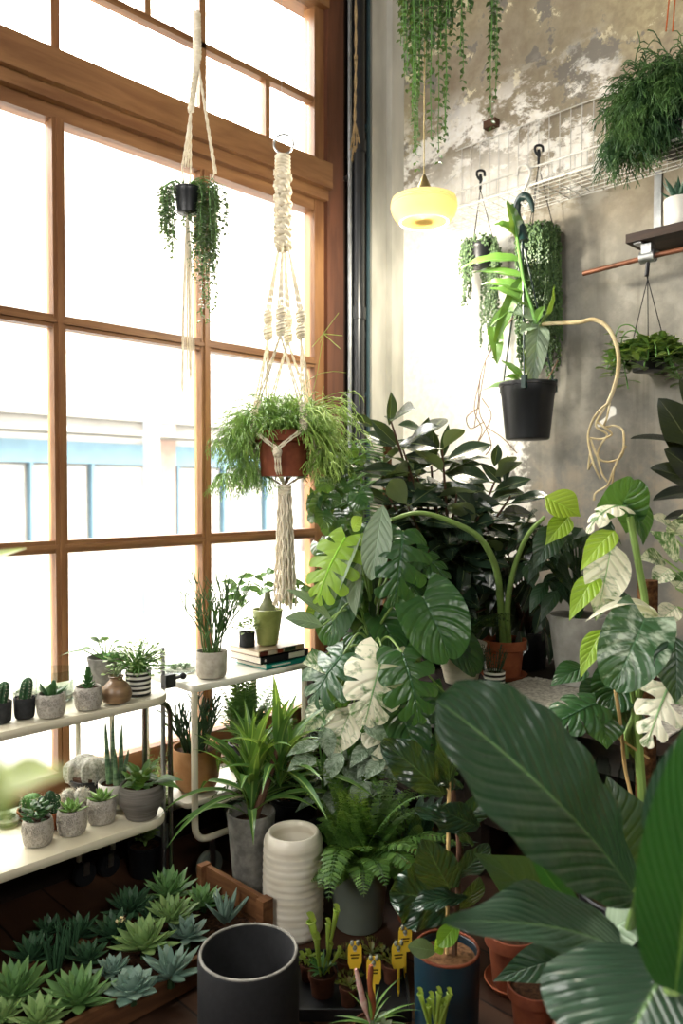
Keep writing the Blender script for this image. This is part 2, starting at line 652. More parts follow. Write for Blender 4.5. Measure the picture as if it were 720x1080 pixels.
# ---------------------------------------------------------------- room shell
fl = MB(); fl.box((LX, FY, -.1), (BX + .2, WY + .15, 0)); struct('floor', fl, M['floor'])
ce = MB(); ce.box((LX, FY, CZ), (BX + .2, WY + .25, CZ + .12)); struct('ceiling', ce, M['ceil'])
wb = MB(); wb.box((BX, FY, 0), (BX + .2, WY + .25, CZ)); struct('wall_back', wb, M['wall'])
wl = MB()
SY0, SY1, SZ0, SZ1 = 0.2, 2.2, 2.8, 4.0
wl.box((LX - .2, FY - .2, 0), (LX, WY + .25, SZ0)); wl.box((LX - .2, FY - .2, SZ1), (LX, WY + .25, CZ))
wl.box((LX - .2, FY - .2, SZ0), (LX, SY0, SZ1)); wl.box((LX - .2, SY1, SZ0), (LX, WY + .25, SZ1))
struct('wall_left', wl, M['wall_dark'])
wf = MB()
GX0, GX1, GZ0, GZ1 = -1.2, 1.0, 3.1, 4.0
wf.box((LX, FY - .2, 0), (BX + .2, FY, GZ0)); wf.box((LX, FY - .2, GZ1), (BX + .2, FY, CZ))
wf.box((LX, FY - .2, GZ0), (GX0, FY, GZ1)); wf.box((GX1, FY - .2, GZ0), (BX + .2, FY, GZ1))
struct('wall_front', wf, M['wall_dark'])
for nm, ax, (a0_, a1_), (z0_, z1_), pos in (('fill_window_2', 1, (SY0, SY1), (SZ0, SZ1), LX - .1), ('fill_window_3', 0, (GX0, GX1), (GZ0, GZ1), FY - .1)):  # unseen windows, added and sized to bring fill daylight into the shop
    e = bpy.data.objects.new(nm, None); COL.objects.link(e); e['kind'] = 'structure'
    o_ = V((pos, 0, z0_)) if ax else V((0, pos, z0_)); e.location = o_
    def bx(a, b, z, zz, d0, d1):
        m = MB()
        if ax: m.box((pos + d0, a, z), (pos + d1, b, zz))
        else: m.box((a, pos + d0, z), (b, pos + d1, zz))
        return m
    for k in range(4):
        q = a0_ + (a1_ - a0_) * k / 3
        bx(max(a0_, q - .035), min(a1_, q + .035), z0_, z1_, -.04, .04).build('mullion', M['frame_v'], e, o_, False)
        if k < 3:
            q2 = a0_ + (a1_ - a0_) * (k + 1) / 3
            bx(q + .03, q2 - .03, z0_, z1_, -.003, .003).build('pane', M['glass'], e, o_, False)
COLX = [2.70 - .67 * i for i in range(8)]          # mullion centres
WX0, WX1 = COLX[-1], 2.87
SILL, TOP = .30, 4.04
ww_ = MB()
ww_.box((LX, WY - .02, 0), (3.1, WY + .2, SILL)); ww_.box((LX, WY - .02, TOP), (3.1, WY + .2, CZ))
ww_.box((LX, WY - .02, SILL), (WX0 - .1, WY + .2, TOP)); ww_.box((WX1, WY - .02, SILL), (3.1, WY + .2, TOP))
struct('wall_window', ww_, M['riser'])
pl = MB(); pl.box((3.085, WY - .05, 0), (3.2, WY + .2, CZ)); pl.box((3.2, WY - .09, 0), (BX, WY + .2, CZ))
struct('trim_1', pl, M['pillar'])
bs = MB(); bs.box((LX, WY - .04, 0), (2.9, WY - .02, .14)); struct('baseboard_window', bs, M['riser'])

# window: frame, transom, mullions, glazing bars, panes
wr = bpy.data.objects.new('window_1', None); COL.objects.link(wr); wr.location = (1.5, WY, SILL); wr['kind'] = 'structure'
WO = V((1.5, WY, SILL))
def wpart(name, mb, mat): return mb.build(name, mat, wr, WO, False)
f = MB()
f.box((WX1 - .115, WY - .05, SILL), (WX1, WY + .1, TOP))
f.box((WX0 - .1, WY - .05, SILL), (WX0 + .03, WY + .1, TOP))
wpart('jamb', f, M['jamb'])
f = MB(); f.box((2.70 - .01, WY - .024, SILL + .02), (2.757, WY + .054, TOP - .04)); wpart('inner_stile', f, M['frame_v'])
f = MB(); f.box((WX0, WY - .06, TOP - .14), (WX1 - .11, WY + .1, TOP)); wpart('head_rail', f, M['frame'])
f = MB()
f.box((WX0, WY - .085, 3.0), (WX1 - .112, WY + .08, 3.125)); f.box((WX0, WY - .055, 2.95), (WX1 - .112, WY + .07, 3.0)); f.box((WX0, WY - .02, 2.895), (WX1 - .112, WY + .05, 2.95))
wpart('transom', f, M['frame'])
f = MB(); f.box((WX0, WY - .03, SILL + .04), (WX1 - .112, WY + .06, .42)); wpart('bottom_rail', f, M['frame'])
f = MB(); f.box((WX0, WY - .14, SILL - .02), (WX1, WY + .06, SILL + .04)); wpart('sill', f, M['frame'])
for z in (1.284, 2.14):
    f = MB(); f.box((WX0, WY - .022, z - .024), (2.70, WY + .03, z + .024)); f.box((WX0, WY - .03, z - .008), (2.70, WY, z + .008))
    wpart('glazing_bar', f, M['frame'])
f = MB(); f.box((WX0, WY - .015, 3.43), (2.70, WY + .03, 3.458)); wpart('glazing_bar', f, M['frame'])
for x in COLX[1:-1]:
    f = MB(); f.box((x - .024, WY - .026, .42), (x + .024, WY + .03, 2.9)); f.box((x - .009, WY - .034, .42), (x + .009, WY, 2.9)); wpart('mullion', f, M['frame_v'])
    f = MB(); f.box((x - .017, WY - .015, 3.12), (x + .017, WY + .03, 3.91)); wpart('mullion', f, M['frame_v'])
for x, z0, z1 in ((2.40, 3.12, 3.43), (1.76, 3.45, 3.91), (.37, 3.12, 3.43)):
    f = MB(); f.box((x - .014, WY - .012, z0), (x + .014, WY + .03, z1)); wpart('mullion', f, M['frame_v'])
for i in range(len(COLX) - 1):
    for z0, z1 in ((.42, 1.26), (1.31, 2.116), (2.164, 2.9), (3.12, 3.9)):
        f = MB(); f.box((COLX[i + 1] + .02, WY + .008, z0), (COLX[i] - .02, WY + .012, z1)); wpart('pane', f, M['glass'])

# ---------------------------------------------------------------- services beside the window
T = Thing('drainpipe', 'black iron drainpipe running up the wall between window frame and concrete pillar', 'pipe', (2.965, WY - .06, 0))
m = MB(); m.tube([(2.965, WY - .06, 0), (2.965, WY - .06, 4.2)], .036, 16); T.part('pipe', m, M['black_pipe'])
for z in (2.42, 3.28, 1.6):
    m = MB(); m.lathe([(.036, -.03), (.043, -.03), (.043, .03), (.036, .03)], (2.965, WY - .06, z), 16); T.part('collar', m, M['black_pipe'])
for z in (2.32, 3.2):
    m = MB(); m.box((2.925, WY - .065, z - .012), (3.02, WY - .02, z + .012)); T.part('bracket', m, M['black_pipe'])
m = MB(); m.tube([(3.045, WY - .06, 0), (3.045, WY - .06, 4.2)], .011, 8); m.box((3.03, WY - .06, 2.0), (3.06, WY - .02, 2.02)); m.box((3.03, WY - .06, 3.4), (3.06, WY - .02, 3.42))
solo('electric_conduit', m, M['teal_pipe'], 'thin grey blue conduit running up beside the black drainpipe', 'pipe', (3.045, WY - .06, 0))
m = MB(); m.tube([(2.91, WY - .055, 0), (2.91, WY - .055, 4.2)], .012, 8); m.box((2.90, WY - .06, 1.9), (2.92, WY - .02, 1.92)); m.box((2.90, WY - .06, 3.1), (2.92, WY - .02, 3.12))
solo('steel_conduit', m, M['zinc'], 'thin pale steel conduit between the wooden window frame and the black drainpipe', 'pipe', (2.91, WY - .055, 0))
# shutter rail at the head of the window
T = Thing('shutter_rail', 'dark steel shutter rail with grooves at the top of the window corner', 'rail', (2.6, WY - .12, 4.15))
m = MB(); m.box((1.2, WY - .16, 4.21), (3.2, WY - .02, 4.33)); T.part('channel', m, M['black_pipe'])
for k in range(3):
    m = MB(); m.box((1.2, WY - .20, 4.215 + k * .04), (3.08, WY - .16, 4.235 + k * .04)); T.part('groove', m, M['zinc'])

# ---------------------------------------------------------------- street outside
M['asphalt'] = plain('street_paving', '#86847f', .9, 0, .2, 4, 0, .2)
M['render_wall'] = plain('painted_render', '#77756f', .9, 0, .15, 2, 0, .2)
M['shop_blue'] = plain('shopfront_blue', '#4c6470', .6, 0, .15, 3, 0, .3)
M['shop_glass'] = plain('shop_window', '#555b5e', .5, 0, .6, 2.5, 0, .2, '#8a867c')
M['pole'] = plain('lamp_post_grey', '#565c60', .6, 0, .15, 4, 0, .3)
M['brick_p'] = plain('pale_brick', '#7c6a60', .9, 0, .2, 5, 0, .2)
g = MB(); g.box((-30, WY + .2, -.25), (45, 40, -.12)); struct('ground', g, M['asphalt'])
BY = 15.0
T = Thing('shop_building', 'pale building across the street with blue shopfronts at ground level', 'building', (8, BY, -.12))
m = MB(); m.box((-14, BY, 3.0), (34, BY + 6, 9.5)); T.part('upper_wall', m, M['render_wall'])
m = MB(); m.box((-14, BY + .3, -.12), (34, BY + 6, 3.0)); T.part('ground_wall', m, M['render_wall'])
m = MB(); m.box((-14, BY - .9, 2.62), (34, BY, 2.7)); T.part('canopy', m, M['render_wall'])
for x in (0.5, 5.2, 9.9, 14.6, 19.3):
    m = MB(); m.box((x, BY + .1, 2.05), (x + 4.1, BY + .3, 2.5)); T.part('fascia', m, M['shop_blue'])
    for k in range(3):
        m = MB(); m.box((x + .15 + k * 1.3, BY + .2, .45), (x + 1.3 + k * 1.3, BY + .3, 2.0)); w_ = T.part('window', m, M['shop_glass'])
        m = MB(); e = x + .1 + k * 1.3; m.box((e, BY + .12, .4), (e + .06, BY + .3, 2.05)); T.part('mullion', m, M['shop_blue'], w_)
    m = MB(); m.box((x + 4.1, BY + .05, -.12), (x + 4.7, BY + .3, 3.0)); T.part('pier', m, M['brick_p'])
for i in range(7):
    x = 1 + i * 3.1
    for z in (4.3, 7.0):
        m = MB(); m.box((x, BY - .04, z), (x + 1.1, BY + .05, z + 1.7)); T.part('upper_window', m, M['shop_glass'])
T = Thing('lamp_post', 'grey lamp post standing on the street outside the window', 'post', (4.0, 9.6, -.12))
p0 = at(160, 517, Y=9.0); p0.z = -.12
m = MB(); m.tube([p0, p0 + V((0, 0, 1.1))], .15, 12); T.part('base', m, M['pole'])
m = MB(); m.tube([p0 + V((0, 0, 1.1)), p0 + V((0, 0, 6.5))], [.115, .09], 12); T.part('shaft', m, M['pole'])

# ---------------------------------------------------------------- light
wd = bpy.data.worlds.new('overcast_sky'); SC.world = wd; wd.use_nodes = True
nt = wd.node_tree; bg = nt.nodes['Background']
bg.inputs[0].default_value = (1.0, .97, .92, 1); bg.inputs[1].default_value = 7.0
for (cx, cy, cz, sx, sy, rx, rz) in (((WX0 + WX1) / 2, WY + .22, (TOP + SILL) / 2, WX1 - WX0, TOP - SILL, -90, 0), (LX - .22, (SY0 + SY1) / 2, (SZ0 + SZ1) / 2, SY1 - SY0, SZ1 - SZ0, -90, 90), ((GX0 + GX1) / 2, FY - .22, (GZ0 + GZ1) / 2, GX1 - GX0, GZ1 - GZ0, 90, 0)):
    pt = bpy.data.lights.new('window_portal', 'AREA'); pt.shape = 'RECTANGLE'; pt.size = sx; pt.size_y = sy
    po = bpy.data.objects.new('window_portal', pt); COL.objects.link(po)
    po.location = (cx, cy, cz); po.rotation_euler = (radians(rx), 0, radians(rz))
    pt.cycles.is_portal = True
SC.view_settings.view_transform = 'Standard'; SC.view_settings.look = 'None'; SC.view_settings.gamma = 1; SC.view_settings.use_curve_mapping = False
SC.view_settings.exposure = 1.85
# ---------------------------------------------------------------- materials for pots and small plants
def owl_mat():
    t = NT('carved_grey_cement')
    c = t.coord('Object', (1, 1, 1))
    vo = t.n('ShaderNodeTexVoronoi', feature='F1'); t.l(c, vo.inputs['Vector']); vo.inputs['Scale'].default_value = 95
    d = vo.outputs['Distance']
    ring = t.ramp(t.math('ABSOLUTE', t.math('SUBTRACT', d, .38)), .16, .02)
    col = t.mix(t.math('MULTIPLY', ring, .55), hexc('#b3aea3'), hexc('#77726a'))
    n = t.noise(c, 60, 3)
    col = t.mix(t.math('MULTIPLY', n, .3), col, hexc('#8f8a80'))
    return t.done(t.bsdf(col, .85, 0, t.bump(ring, .6, .003), .2))


def stripe_mat(name, a, b, n, h):
    t = NT(name)
    c = t.coord('Object')
    sp = t.n('ShaderNodeSeparateXYZ'); t.l(c, sp.inputs[0])
    w = t.math('FRACT', t.math('MULTIPLY', sp.outputs[2], n / h))
    return t.done(t.bsdf(t.mix(t.ramp(w, .48, .52), hexc(a), hexc(b)), .55, 0, None, .3))


def vase_mat():
    t = NT('white_glazed_stoneware')
    c = t.coord('Object', (1, 1, 1))
    n = t.noise(t.coord('Object', (.3, .3, 3)), 9, 3)
    m = t.noise(c, 8, 3)
    col = t.mix(t.ramp(n, .35, .7), hexc('#f0eadb'), hexc('#dad1bd'))
    col = t.mix(t.math('MULTIPLY', t.ramp(m, .5, .8), .25), col, hexc('#b3aa94'))
    return t.done(t.bsdf(col, .3, 0, t.bump(n, .12, .004), .5))


M['owl'] = owl_mat()
M['vase'] = vase_mat()
M['cement'] = plain('pale_cement', '#b9b2a4', .85, 0, .2, 30, .3, .2, '#9b9486')
M['cement_d'] = plain('grey_cement', '#8c8a82', .85, 0, .3, 26, .4, .2, '#6a6862')
M['ribbed_grey'] = plain('brushed_grey_stoneware', '#77736c', .75, 0, .35, 20, .6, .25, '#5a564f', (.3, .3, 6))
M['terracotta'] = plain('terracotta', '#a35d3d', .8, 0, .2, 18, .15, .25, '#8a4c31')
M['terracotta_b'] = plain('brown_terracotta', '#7d432a', .75, 0, .2, 14, .15, .25, '#633220')
M['tan_pot'] = plain('tan_clay', '#a97d52', .7, 0, .2, 12, .1, .3, '#94683f')
M['black_clay'] = plain('black_speckled_clay', '#2a2c2d', .75, 0, .4, 80, .4, .3)
M['brown_vase'] = plain('brown_stoneware_glaze', '#8d7252', .35, 0, .3, 14, .1, .5, '#6d5640', (1, 1, 4))
M['green_glaze'] = plain('green_glaze', '#a9b06c', .28, 0, .25, 16, .1, .5, '#87914f')
M['white_ceramic'] = plain('white_ceramic', '#d9d6cd', .35, 0, .06, 10, 0, .5)
M['cream_ribbed'] = plain('cream_ribbed_ceramic', '#d8d0bc', .6, 0, .15, 12, .5, .3, '#c2b9a2', (.1, .1, 5))
M['grey_plastic'] = plain('grey_green_plastic', '#6e766c', .45, 0, .12, 8, .03, .4)
M['matte_black'] = plain('charcoal_stoneware', '#1b1c1e', .7, 0, .25, 60, .15, .3)
M['blue_glaze'] = plain('deep_blue_glaze', '#0c2c3a', .4, 0, .3, 8, .05, .5, '#081f2b')
M['pebbles'] = plain('white_pebbles', '#cfc8bb', .8, 0, .5, 90, .8, .2)
M['stripe'] = stripe_mat('black_white_stripes', '#23221f', '#e4e0d4', 5, .085)
M['stripe_s'] = stripe_mat('black_white_stripes_small', '#1c1b1a', '#e9e4da', 4.6, .085)
M['succ_d'] = leaf_mat('dark_succulent_leaf', '#2e5a2c', '#46763a', trans=.12, latamt=0, mid=0, rough=.4, bump=0)
M['succ_l'] = leaf_mat('bright_succulent_leaf', '#6ea34a', '#9cc46a', trans=.2, latamt=0, mid=0, rough=.35, bump=0, edge='#dfe8c0')
M['jade'] = leaf_mat('jade_leaf', '#2f5a34', '#4c7a44', trans=.12, latamt=0, mid=0, rough=.3, bump=0)
M['cactus'] = plain('cactus_skin', '#3c6a34', .6, 0, .4, 40, .3, .3, '#5d8a48')
M['cactus_d'] = plain('dark_cactus_skin', '#22402a', .55, 0, .4, 30, .2, .3, '#365a36')
M['spines'] = plain('cactus_spines', '#e6dcc4', .7, 0, .15, 30, 0, .2)
M['grey_cactus'] = plain('white_woolly_cactus', '#c2c0b6', .9, 0, .25, 120, .6, .1, '#8c8f82')
M['herb'] = leaf_mat('small_light_leaf', '#5d7a3c', '#8fa860', trans=.12, latamt=0, mid=.1, bump=0)
M['herb_d'] = leaf_mat('small_mid_leaf', '#3f6a30', '#648c44', trans=.12, latamt=0, mid=.1, bump=0)
M['air'] = leaf_mat('silver_air_plant_leaf', '#6f8060', '#98a486', trans=.08, latamt=0, mid=0, bump=0)
M['broad'] = leaf_mat('broad_fresh_leaf', '#37602e', '#5f8f3a', trans=.2, lat=7, rough=.35)
M['stem_g'] = plain('green_stem', '#5c8a3e', .5, 0, .2, 20, 0, .4)
M['stem_d'] = plain('dark_green_stem', '#2d4a28', .5, 0, .25, 20, .05, .4)
M['pencil'] = plain('pencil_cactus_stem', '#55743a', .5, 0, .3, 16, 0, .3, '#2f4a28')
M['stem_b'] = plain('brown_stem', '#5a4030', .8, 0, .3, 20, .3, .2)
M['bamboo'] = plain('bamboo_stake', '#c3a36c', .6, 0, .2, 12, .1, .3)
M['caudex'] = plain('pale_swollen_stem', '#8c9070', .7, 0, .3, 20, .2, .2)
M['snake'] = plain('snake_plant_leaf', '#34563e', .4, 0, .5, 60, .05, .4, '#7c9a72', (.25, .25, 1))

# ---------------------------------------------------------------- pot shapes
def prof(style, rt, rb, h, th):
    if style == 'rim':            # terracotta: band below the lip
        return [(rb, 0), (rb + (rt * .9 - rb) * .72, h * .72), (rt * .93, h * .74), (rt, h * .76), (rt, h * .985), (rt - th * .3, h), (rt - th, h * .985), (rt - th * 1.3, h * .86)]
    if style == 'nursery':        # plastic: rolled lip and steps
        return [(rb * .93, 0), (rb, h * .02), (rb + (rt - rb) * .66, h * .78), (rb + (rt - rb) * .74, h * .8), (rb + (rt - rb) * .8, h * .93), (rt, h * .94), (rt, h * .985), (rt - th * .4, h), (rt - th, h * .985), (rt - th * 1.4, h * .86)]
    if style == 'barrel':
        return [(rb * .8, 0), (rb * .95, h * .03), (rb * 1.06, h * .2), (rt * 1.1, h * .5), (rt * 1.06, h * .8), (rt * 1.0, h * .95), (rt * .97, h * .99), (rt - th * .5, h), (rt - th, h * .98), (rt - th, h * .84)]
    if style == 'cup':            # straight wall, rounded foot
        return [(rb * .72, 0), (rb * .88, h * .025), (rb * .97, h * .09), (rb + (rt - rb) * .3, h * .25), (rt, h * .97), (rt - th * .3, h), (rt - th, h * .98), (rt - th * 1.1, h * .86)]
    if style == 'tulip':
        return [(rb * .8, 0), (rb * .95, h * .03), (rb, h * .1), (rb + (rt - rb) * .35, h * .4), (rb + (rt - rb) * .8, h * .8), (rt, h * .96), (rt, h * .99), (rt - th * .5, h), (rt - th, h * .98), (rt - th * 1.3, h * .84)]
    return [(rb, 0), (rt, h * .97), (rt - th * .3, h), (rt - th, h * .98), (rt - th * 1.2, h * .86)]


def potted(name, label, cat, loc, rt, rb, h, mat, style='cup', group=None, soil='soil', th=None, fill=.87, n=28, potname='pot'):
    T = Thing(name, label, cat, loc, group)
    th = th or max(.005, rt * .1)
    m = MB(); pr = prof(style, rt, rb, h, th)
    m.lathe(pr, T.loc, n)
    T.pot = T.part(potname, m, mat)
    if soil:
        m = MB(); rs = pr[-1][0] + .0004
        m.lathe([(rs, h * (fill - .02)), (rs * .98, h * fill), (rs * .5, h * (fill + .015)), (.001, h * (fill + .02))], T.loc, n)
        T.part('soil', m, M[soil])
    T.top = T.loc + V((0, 0, h * fill)); T.rt = rt; T.h = h
    return T


def owl(T, ang, rt, h):
    """raised eye rings on an owl pot"""
    for s in (-1, 1):
        a = ang + s * .42
        d = V((cos(a), sin(a), 0))
        m = MB()
        c = T.loc + d * (rt * 1.075) + V((0, 0, h * .66))
        m.torus(c, rt * .27, rt * .05, d, 20, 6); m.torus(c, rt * .14, rt * .045, d, 16, 6); m.ball(c, rt * .06, 8, 5)
        T.part('owl_eye', m, M['owl'])
    d = V((cos(ang), sin(ang), 0))
    m = MB(); c = T.loc + d * (rt * 1.09) + V((0, 0, h * .5))
    m.ball(c, (rt * .07, rt * .07, rt * .14), 8, 5)
    T.part('owl_beak', m, M['owl'])


def rosette(mb, c, R, n=22, w=.3, th=.1, lift=.25, rng=None, up=.9, kind='lance', bend=-.5, tilt=(0, 0)):
    rng = rng or random.Random(3)
    c = V(c)
    for i in range(n):
        f = i / n
        a = i * 2.39996 + rng.uniform(-.12, .12)
        el = (lift + (up - lift) * (1 - f) ** 1.2) * pi / 2 * rng.uniform(.9, 1.1)
        L = R * (.5 + .5 * f ** .7) * rng.uniform(.92, 1.06)
        d = V((cos(a) * cos(el) + tilt[0] * .5, sin(a) * cos(el) + tilt[1] * .5, sin(el))).normalized()
        b = c + V((cos(a), sin(a), 0)) * R * .05 + V((0, 0, (1 - f) * R * .12))
        nn = V((-cos(a) * sin(el), -sin(a) * sin(el), cos(el)))
        fatleaf(mb, b, b + d * L, nn, w * L * .5, th * L, kind, 6, bend, 6, .25)


def bush(mb, c, r, n, L, w, rng, kind='ellip', h=1.0, stems=None, up=.35, bend=.4, nt=3, ns=1, spread=1.0):
    """leafy mound: n leaves on thin stems rising from c"""
    c = V(c)
    for i in range(n):
        a = rng.uniform(0, 2 * pi); e = rng.uniform(.1, 1.45)
        q = rng.uniform(.45, 1)
        p = c + V((cos(a) * cos(e) * r * q * spread, sin(a) * cos(e) * r * q * spread, sin(e) * r * q * h))
        a2 = a + rng.uniform(-.9, .9)
        d = V((cos(a2), sin(a2), rng.uniform(-.5, up + .3))).normalized()
        leaf(mb, p, p + d * L * rng.uniform(.7, 1.2), (rng.uniform(-.4, .4), rng.uniform(-.4, .4), 1), w * rng.uniform(.8, 1.15), kind, bend, .15, nt=nt, ns=ns)
        if stems is not None and i % 3 == 0:
            stems.tube(spline([c + V((cos(a) * r * .08, sin(a) * r * .08, 0)), (c + p) / 2 + V((0, 0, r * .12)), p], 3), [r * .016] * 7, 4, False)


def branchy(mb, p, d, L, r, depth, rng, spread=.5, up=.25, k=2):
    q = p + d * L
    mid = (p + q) / 2 + V((rng.uniform(-1, 1), rng.uniform(-1, 1), 0)) * L * .06
    mb.tube([p, mid, q], [r, r * .92, r * .85], 5)
    if depth <= 0:
        return
    for i in range(k if rng.random() < .8 else k + 1):
        v = d + V((rng.uniform(-1, 1), rng.uniform(-1, 1), rng.uniform(-.3, 1) * up)) * spread
        branchy(mb, q, v.normalized(), L * rng.uniform(.7, .95), r * .82, depth - 1, rng, spread, up, k)


def ribbed(mb, c, r, h, ribs=9, n=36, amp=.16, lean=(0, 0), top=1.0):
    rows = []
    c = V(c)
    for i in range(13):
        f = i / 12
        q = r * (.82 + .18 * min(1, f * 4)) * (1 if f < .6 else max(.05, math.sqrt(max(0, 1 - ((f - .6) / .4) ** 2))))
        rows.append([c + V((lean[0] * f * h, lean[1] * f * h, f * h)) + V((cos(2 * pi * j / n), sin(2 * pi * j / n), 0)) * q * (1 + amp * cos(ribs * 2 * pi * j / n)) for j in range(n)])
    mb.grid(rows, close=True)


def prickles(mb, c, r, h, ribs, rows_, L, rng, lean=(0, 0)):
    c = V(c)
    for k in range(ribs):
        a = 2 * pi * k / ribs
        for i in range(rows_):
            f = (i + .5) / rows_ * .9
            q = r * 1.12 * (1 if f < .6 else math.sqrt(max(0, 1 - ((f - .6) / .4) ** 2)))
            p = c + V((cos(a) * q + lean[0] * f * h, sin(a) * q + lean[1] * f * h, f * h))
            for s in range(3):
                d = V((cos(a) + rng.uniform(-.8, .8), sin(a) + rng.uniform(-.8, .8), rng.uniform(-.3, .9))).normalized()
                mb.tube([p, p + d * L], [L * .045, L * .01], 3, False)


def slab(mb, x0, x1, y0, y1, z0, z1, r=.07, n=6, lip=.003):
    """rounded tray with a small raised lip"""
    def ring(k, z):
        out = []
        for cx, cy, a0 in ((x1 - r, y1 - r, 0), (x0 + r, y1 - r, 90), (x0 + r, y0 + r, 180), (x1 - r, y0 + r, 270)):
            for i in range(n + 1):
                a = radians(a0 + 90 * i / n)
                out.append(V((cx + (r - k) * cos(a), cy + (r - k) * sin(a), z)))
        return out
    rows = [ring(.02, z0), ring(.004, z0 + .004), ring(0, z0 + .012), ring(0, z1 - .004), ring(.003, z1 + lip), ring(.009, z1 + lip), ring(.014, z1), ring(.02, z1)]
    mb.grid(rows, close=True)
    b = len(mb.v); m = len(rows[0])
    mb.f.append(tuple(b - m + j for j in range(m)))
    mb.f.append(tuple(b - m * len(rows) + j for j in reversed(range(m))))


# ---------------------------------------------------------------- plant trolley
ZT, ZL = .785, .365
T = Thing('plant_trolley', 'cream two-tier steel trolley with chrome legs holding small cacti under the window', 'trolley', (.4, 2.55, 0))
TX1 = 1.485
m = MB(); slab(m, -.35, TX1 + .035, 2.305, 2.76, ZT - .028, ZT, .1); T.part('tray', m, M['cream_metal'], label='upper cream tray')
m = MB(); slab(m, -.35, TX1 + .02, 2.305, 2.76, ZL - .03, ZL, .09); T.part('tray', m, M['cream_metal'], label='lower cream tray')
for y in (2.37,):
    m = MB(); m.tube(arc_pts([(TX1 - .1, y + .01, ZT - .035), (TX1 + .05, y + .01, ZT - .035), (TX1 + .05, y + .01, .085)], .06, 6), .0095, 10); T.part('leg', m, M['chrome'], label='chrome corner leg')
m = MB(); m.tube([(TX1 - .005, 2.46, ZT - .03), (TX1 - .005, 2.46, ZL)], .0095, 10); T.part('post', m, M['chrome'])
for x in (TX1 - .12, TX1 + .02):
    m = MB(); m.tube([(x, 2.74, ZT - .03), (x, 2.74, .1)], .010, 10); T.part('leg', m, M['white_metal'], label='white back leg')
m = MB(); m.tube([(-.25, 2.37, ZT - .03), (-.25, 2.37, .085)], .0095, 10); T.part('leg', m, M['chrome'])
for x, y in ((TX1 - .1, 2.74), (TX1 + .05, 2.38), (TX1 + .2 - .2, 2.74), (-.25, 2.37)):
    m = MB(); m.lathe([(.01, -.014), (.042, -.014), (.045, -.008), (.045, .008), (.042, .014), (.01, .014)], (0, 0, 0), 20, None, Matrix.Rotation(pi / 2, 3, 'X'))
    for i in range(len(m.v)): m.v[i] = m.v[i] + V((x, y, .046))
    w_ = T.part('caster', m, M['black_plastic'])
    m = MB(); m.box((x - .012, y - .022, .046), (x + .012, y - .017, .1)); m.box((x - .012, y + .017, .046), (x + .012, y + .022, .1)); m.box((x - .012, y - .022, .095), (x + .012, y + .022, .1)); T.part('caster_fork', m, M['steel'], w_)

rg = random.Random(11)
FACE = YAW + pi          # direction towards the viewer
ZP = ZT + .0025


def on(px, py, z): return at(px, py, Z=z)


# black clay pots with cacti
for i, (px, py, lab) in enumerate(((26, 757, 'dark leaning cactus in a black clay pot beside an owl pot, upper tray'), (1, 762, 'black clay pot with a small cactus at the very end of the upper tray'))):
    T = potted('potted_cactus', lab, 'cactus', on(px, py, ZP), .033, .03, .066, M['black_clay'], 'cup', 'black pots on the trolley')
    m = MB(); ribbed(m, T.top - V((0, 0, .005)), .017, .075, 8, lean=(.14, -.05)); cb = T.part('cactus_body', m, M['cactus_d'])
    m = MB(); prickles(m, T.top, .017, .07, 8, 6, .01, rg, (.14, -.05)); T.part('spines', m, M['spines'], cb)
for i, (px, py, lab, kind) in enumerate(((54, 755, 'owl pot with a many-armed dark green succulent, between black pot and pine-shaped one', 'arms'), (93, 747, 'owl pot with a small upright pine-shaped succulent on the upper tray', 'pine'))):
    T = potted('owl_pot_succulent', lab, 'succulent', on(px, py, ZP), .041, .04, .074, M['owl'], 'barrel', 'owl pots on the upper tray')
    owl(T, FACE - .5, .041, .074)
    m = MB()
    if kind == 'arms':
        for k in range(9):
            a = k * 2.4; e = .5 + .5 * (k % 3)
            d = V((cos(a) * cos(e), sin(a) * cos(e), sin(e)))
            b = T.top + V((cos(a), sin(a), 0)) * .008
            fatleaf(m, b, b + d * rg.uniform(.045, .062), V((0, 0, 1)), .011, .008, 'paddle', 7, -.4)
        T.part('leaves', m, M['jade'])
    else:
        for k in range(34):
            f = k / 34; a = k * 2.4
            p = T.top + V((0, 0, f * .07))
            d = V((cos(a), sin(a), .55 + f)).normalized()
            fatleaf(m, p, p + d * (.022 * (1.15 - f) + .006), V((0, 0, 1)), .006, .005, 'lance', 4, -.3)
        T.part('leaves', m, M['succ_d'])
# brown round vase with air plant
p = on(126, 742, ZP); p.y += .02
T = Thing('air_plant_vase', 'round brown glazed vase with a spiky silver air plant, upper tray', 'vase', p)
m = MB(); m.lathe([(.03, 0), (.044, .006), (.052, .028), (.047, .05), (.032, .068), (.022, .076), (.021, .082), (.026, .09), (.023, .091), (.018, .082), (.018, .06)], T.loc, 32); T.part('vase_body', m, M['brown_vase'])
m = MB()
for k in range(38):
    a = k * 2.4; e = rg.uniform(.25, 1.35); d = V((cos(a) * cos(e), sin(a) * cos(e), sin(e)))
    b = T.loc + V((0, 0, .084)); leaf(m, b, b + d * rg.uniform(.035, .06), (0, 0, 1), .0028, 'blade', .7, .2, nt=4, ns=1)
T.part('leaves', m, M['air'])
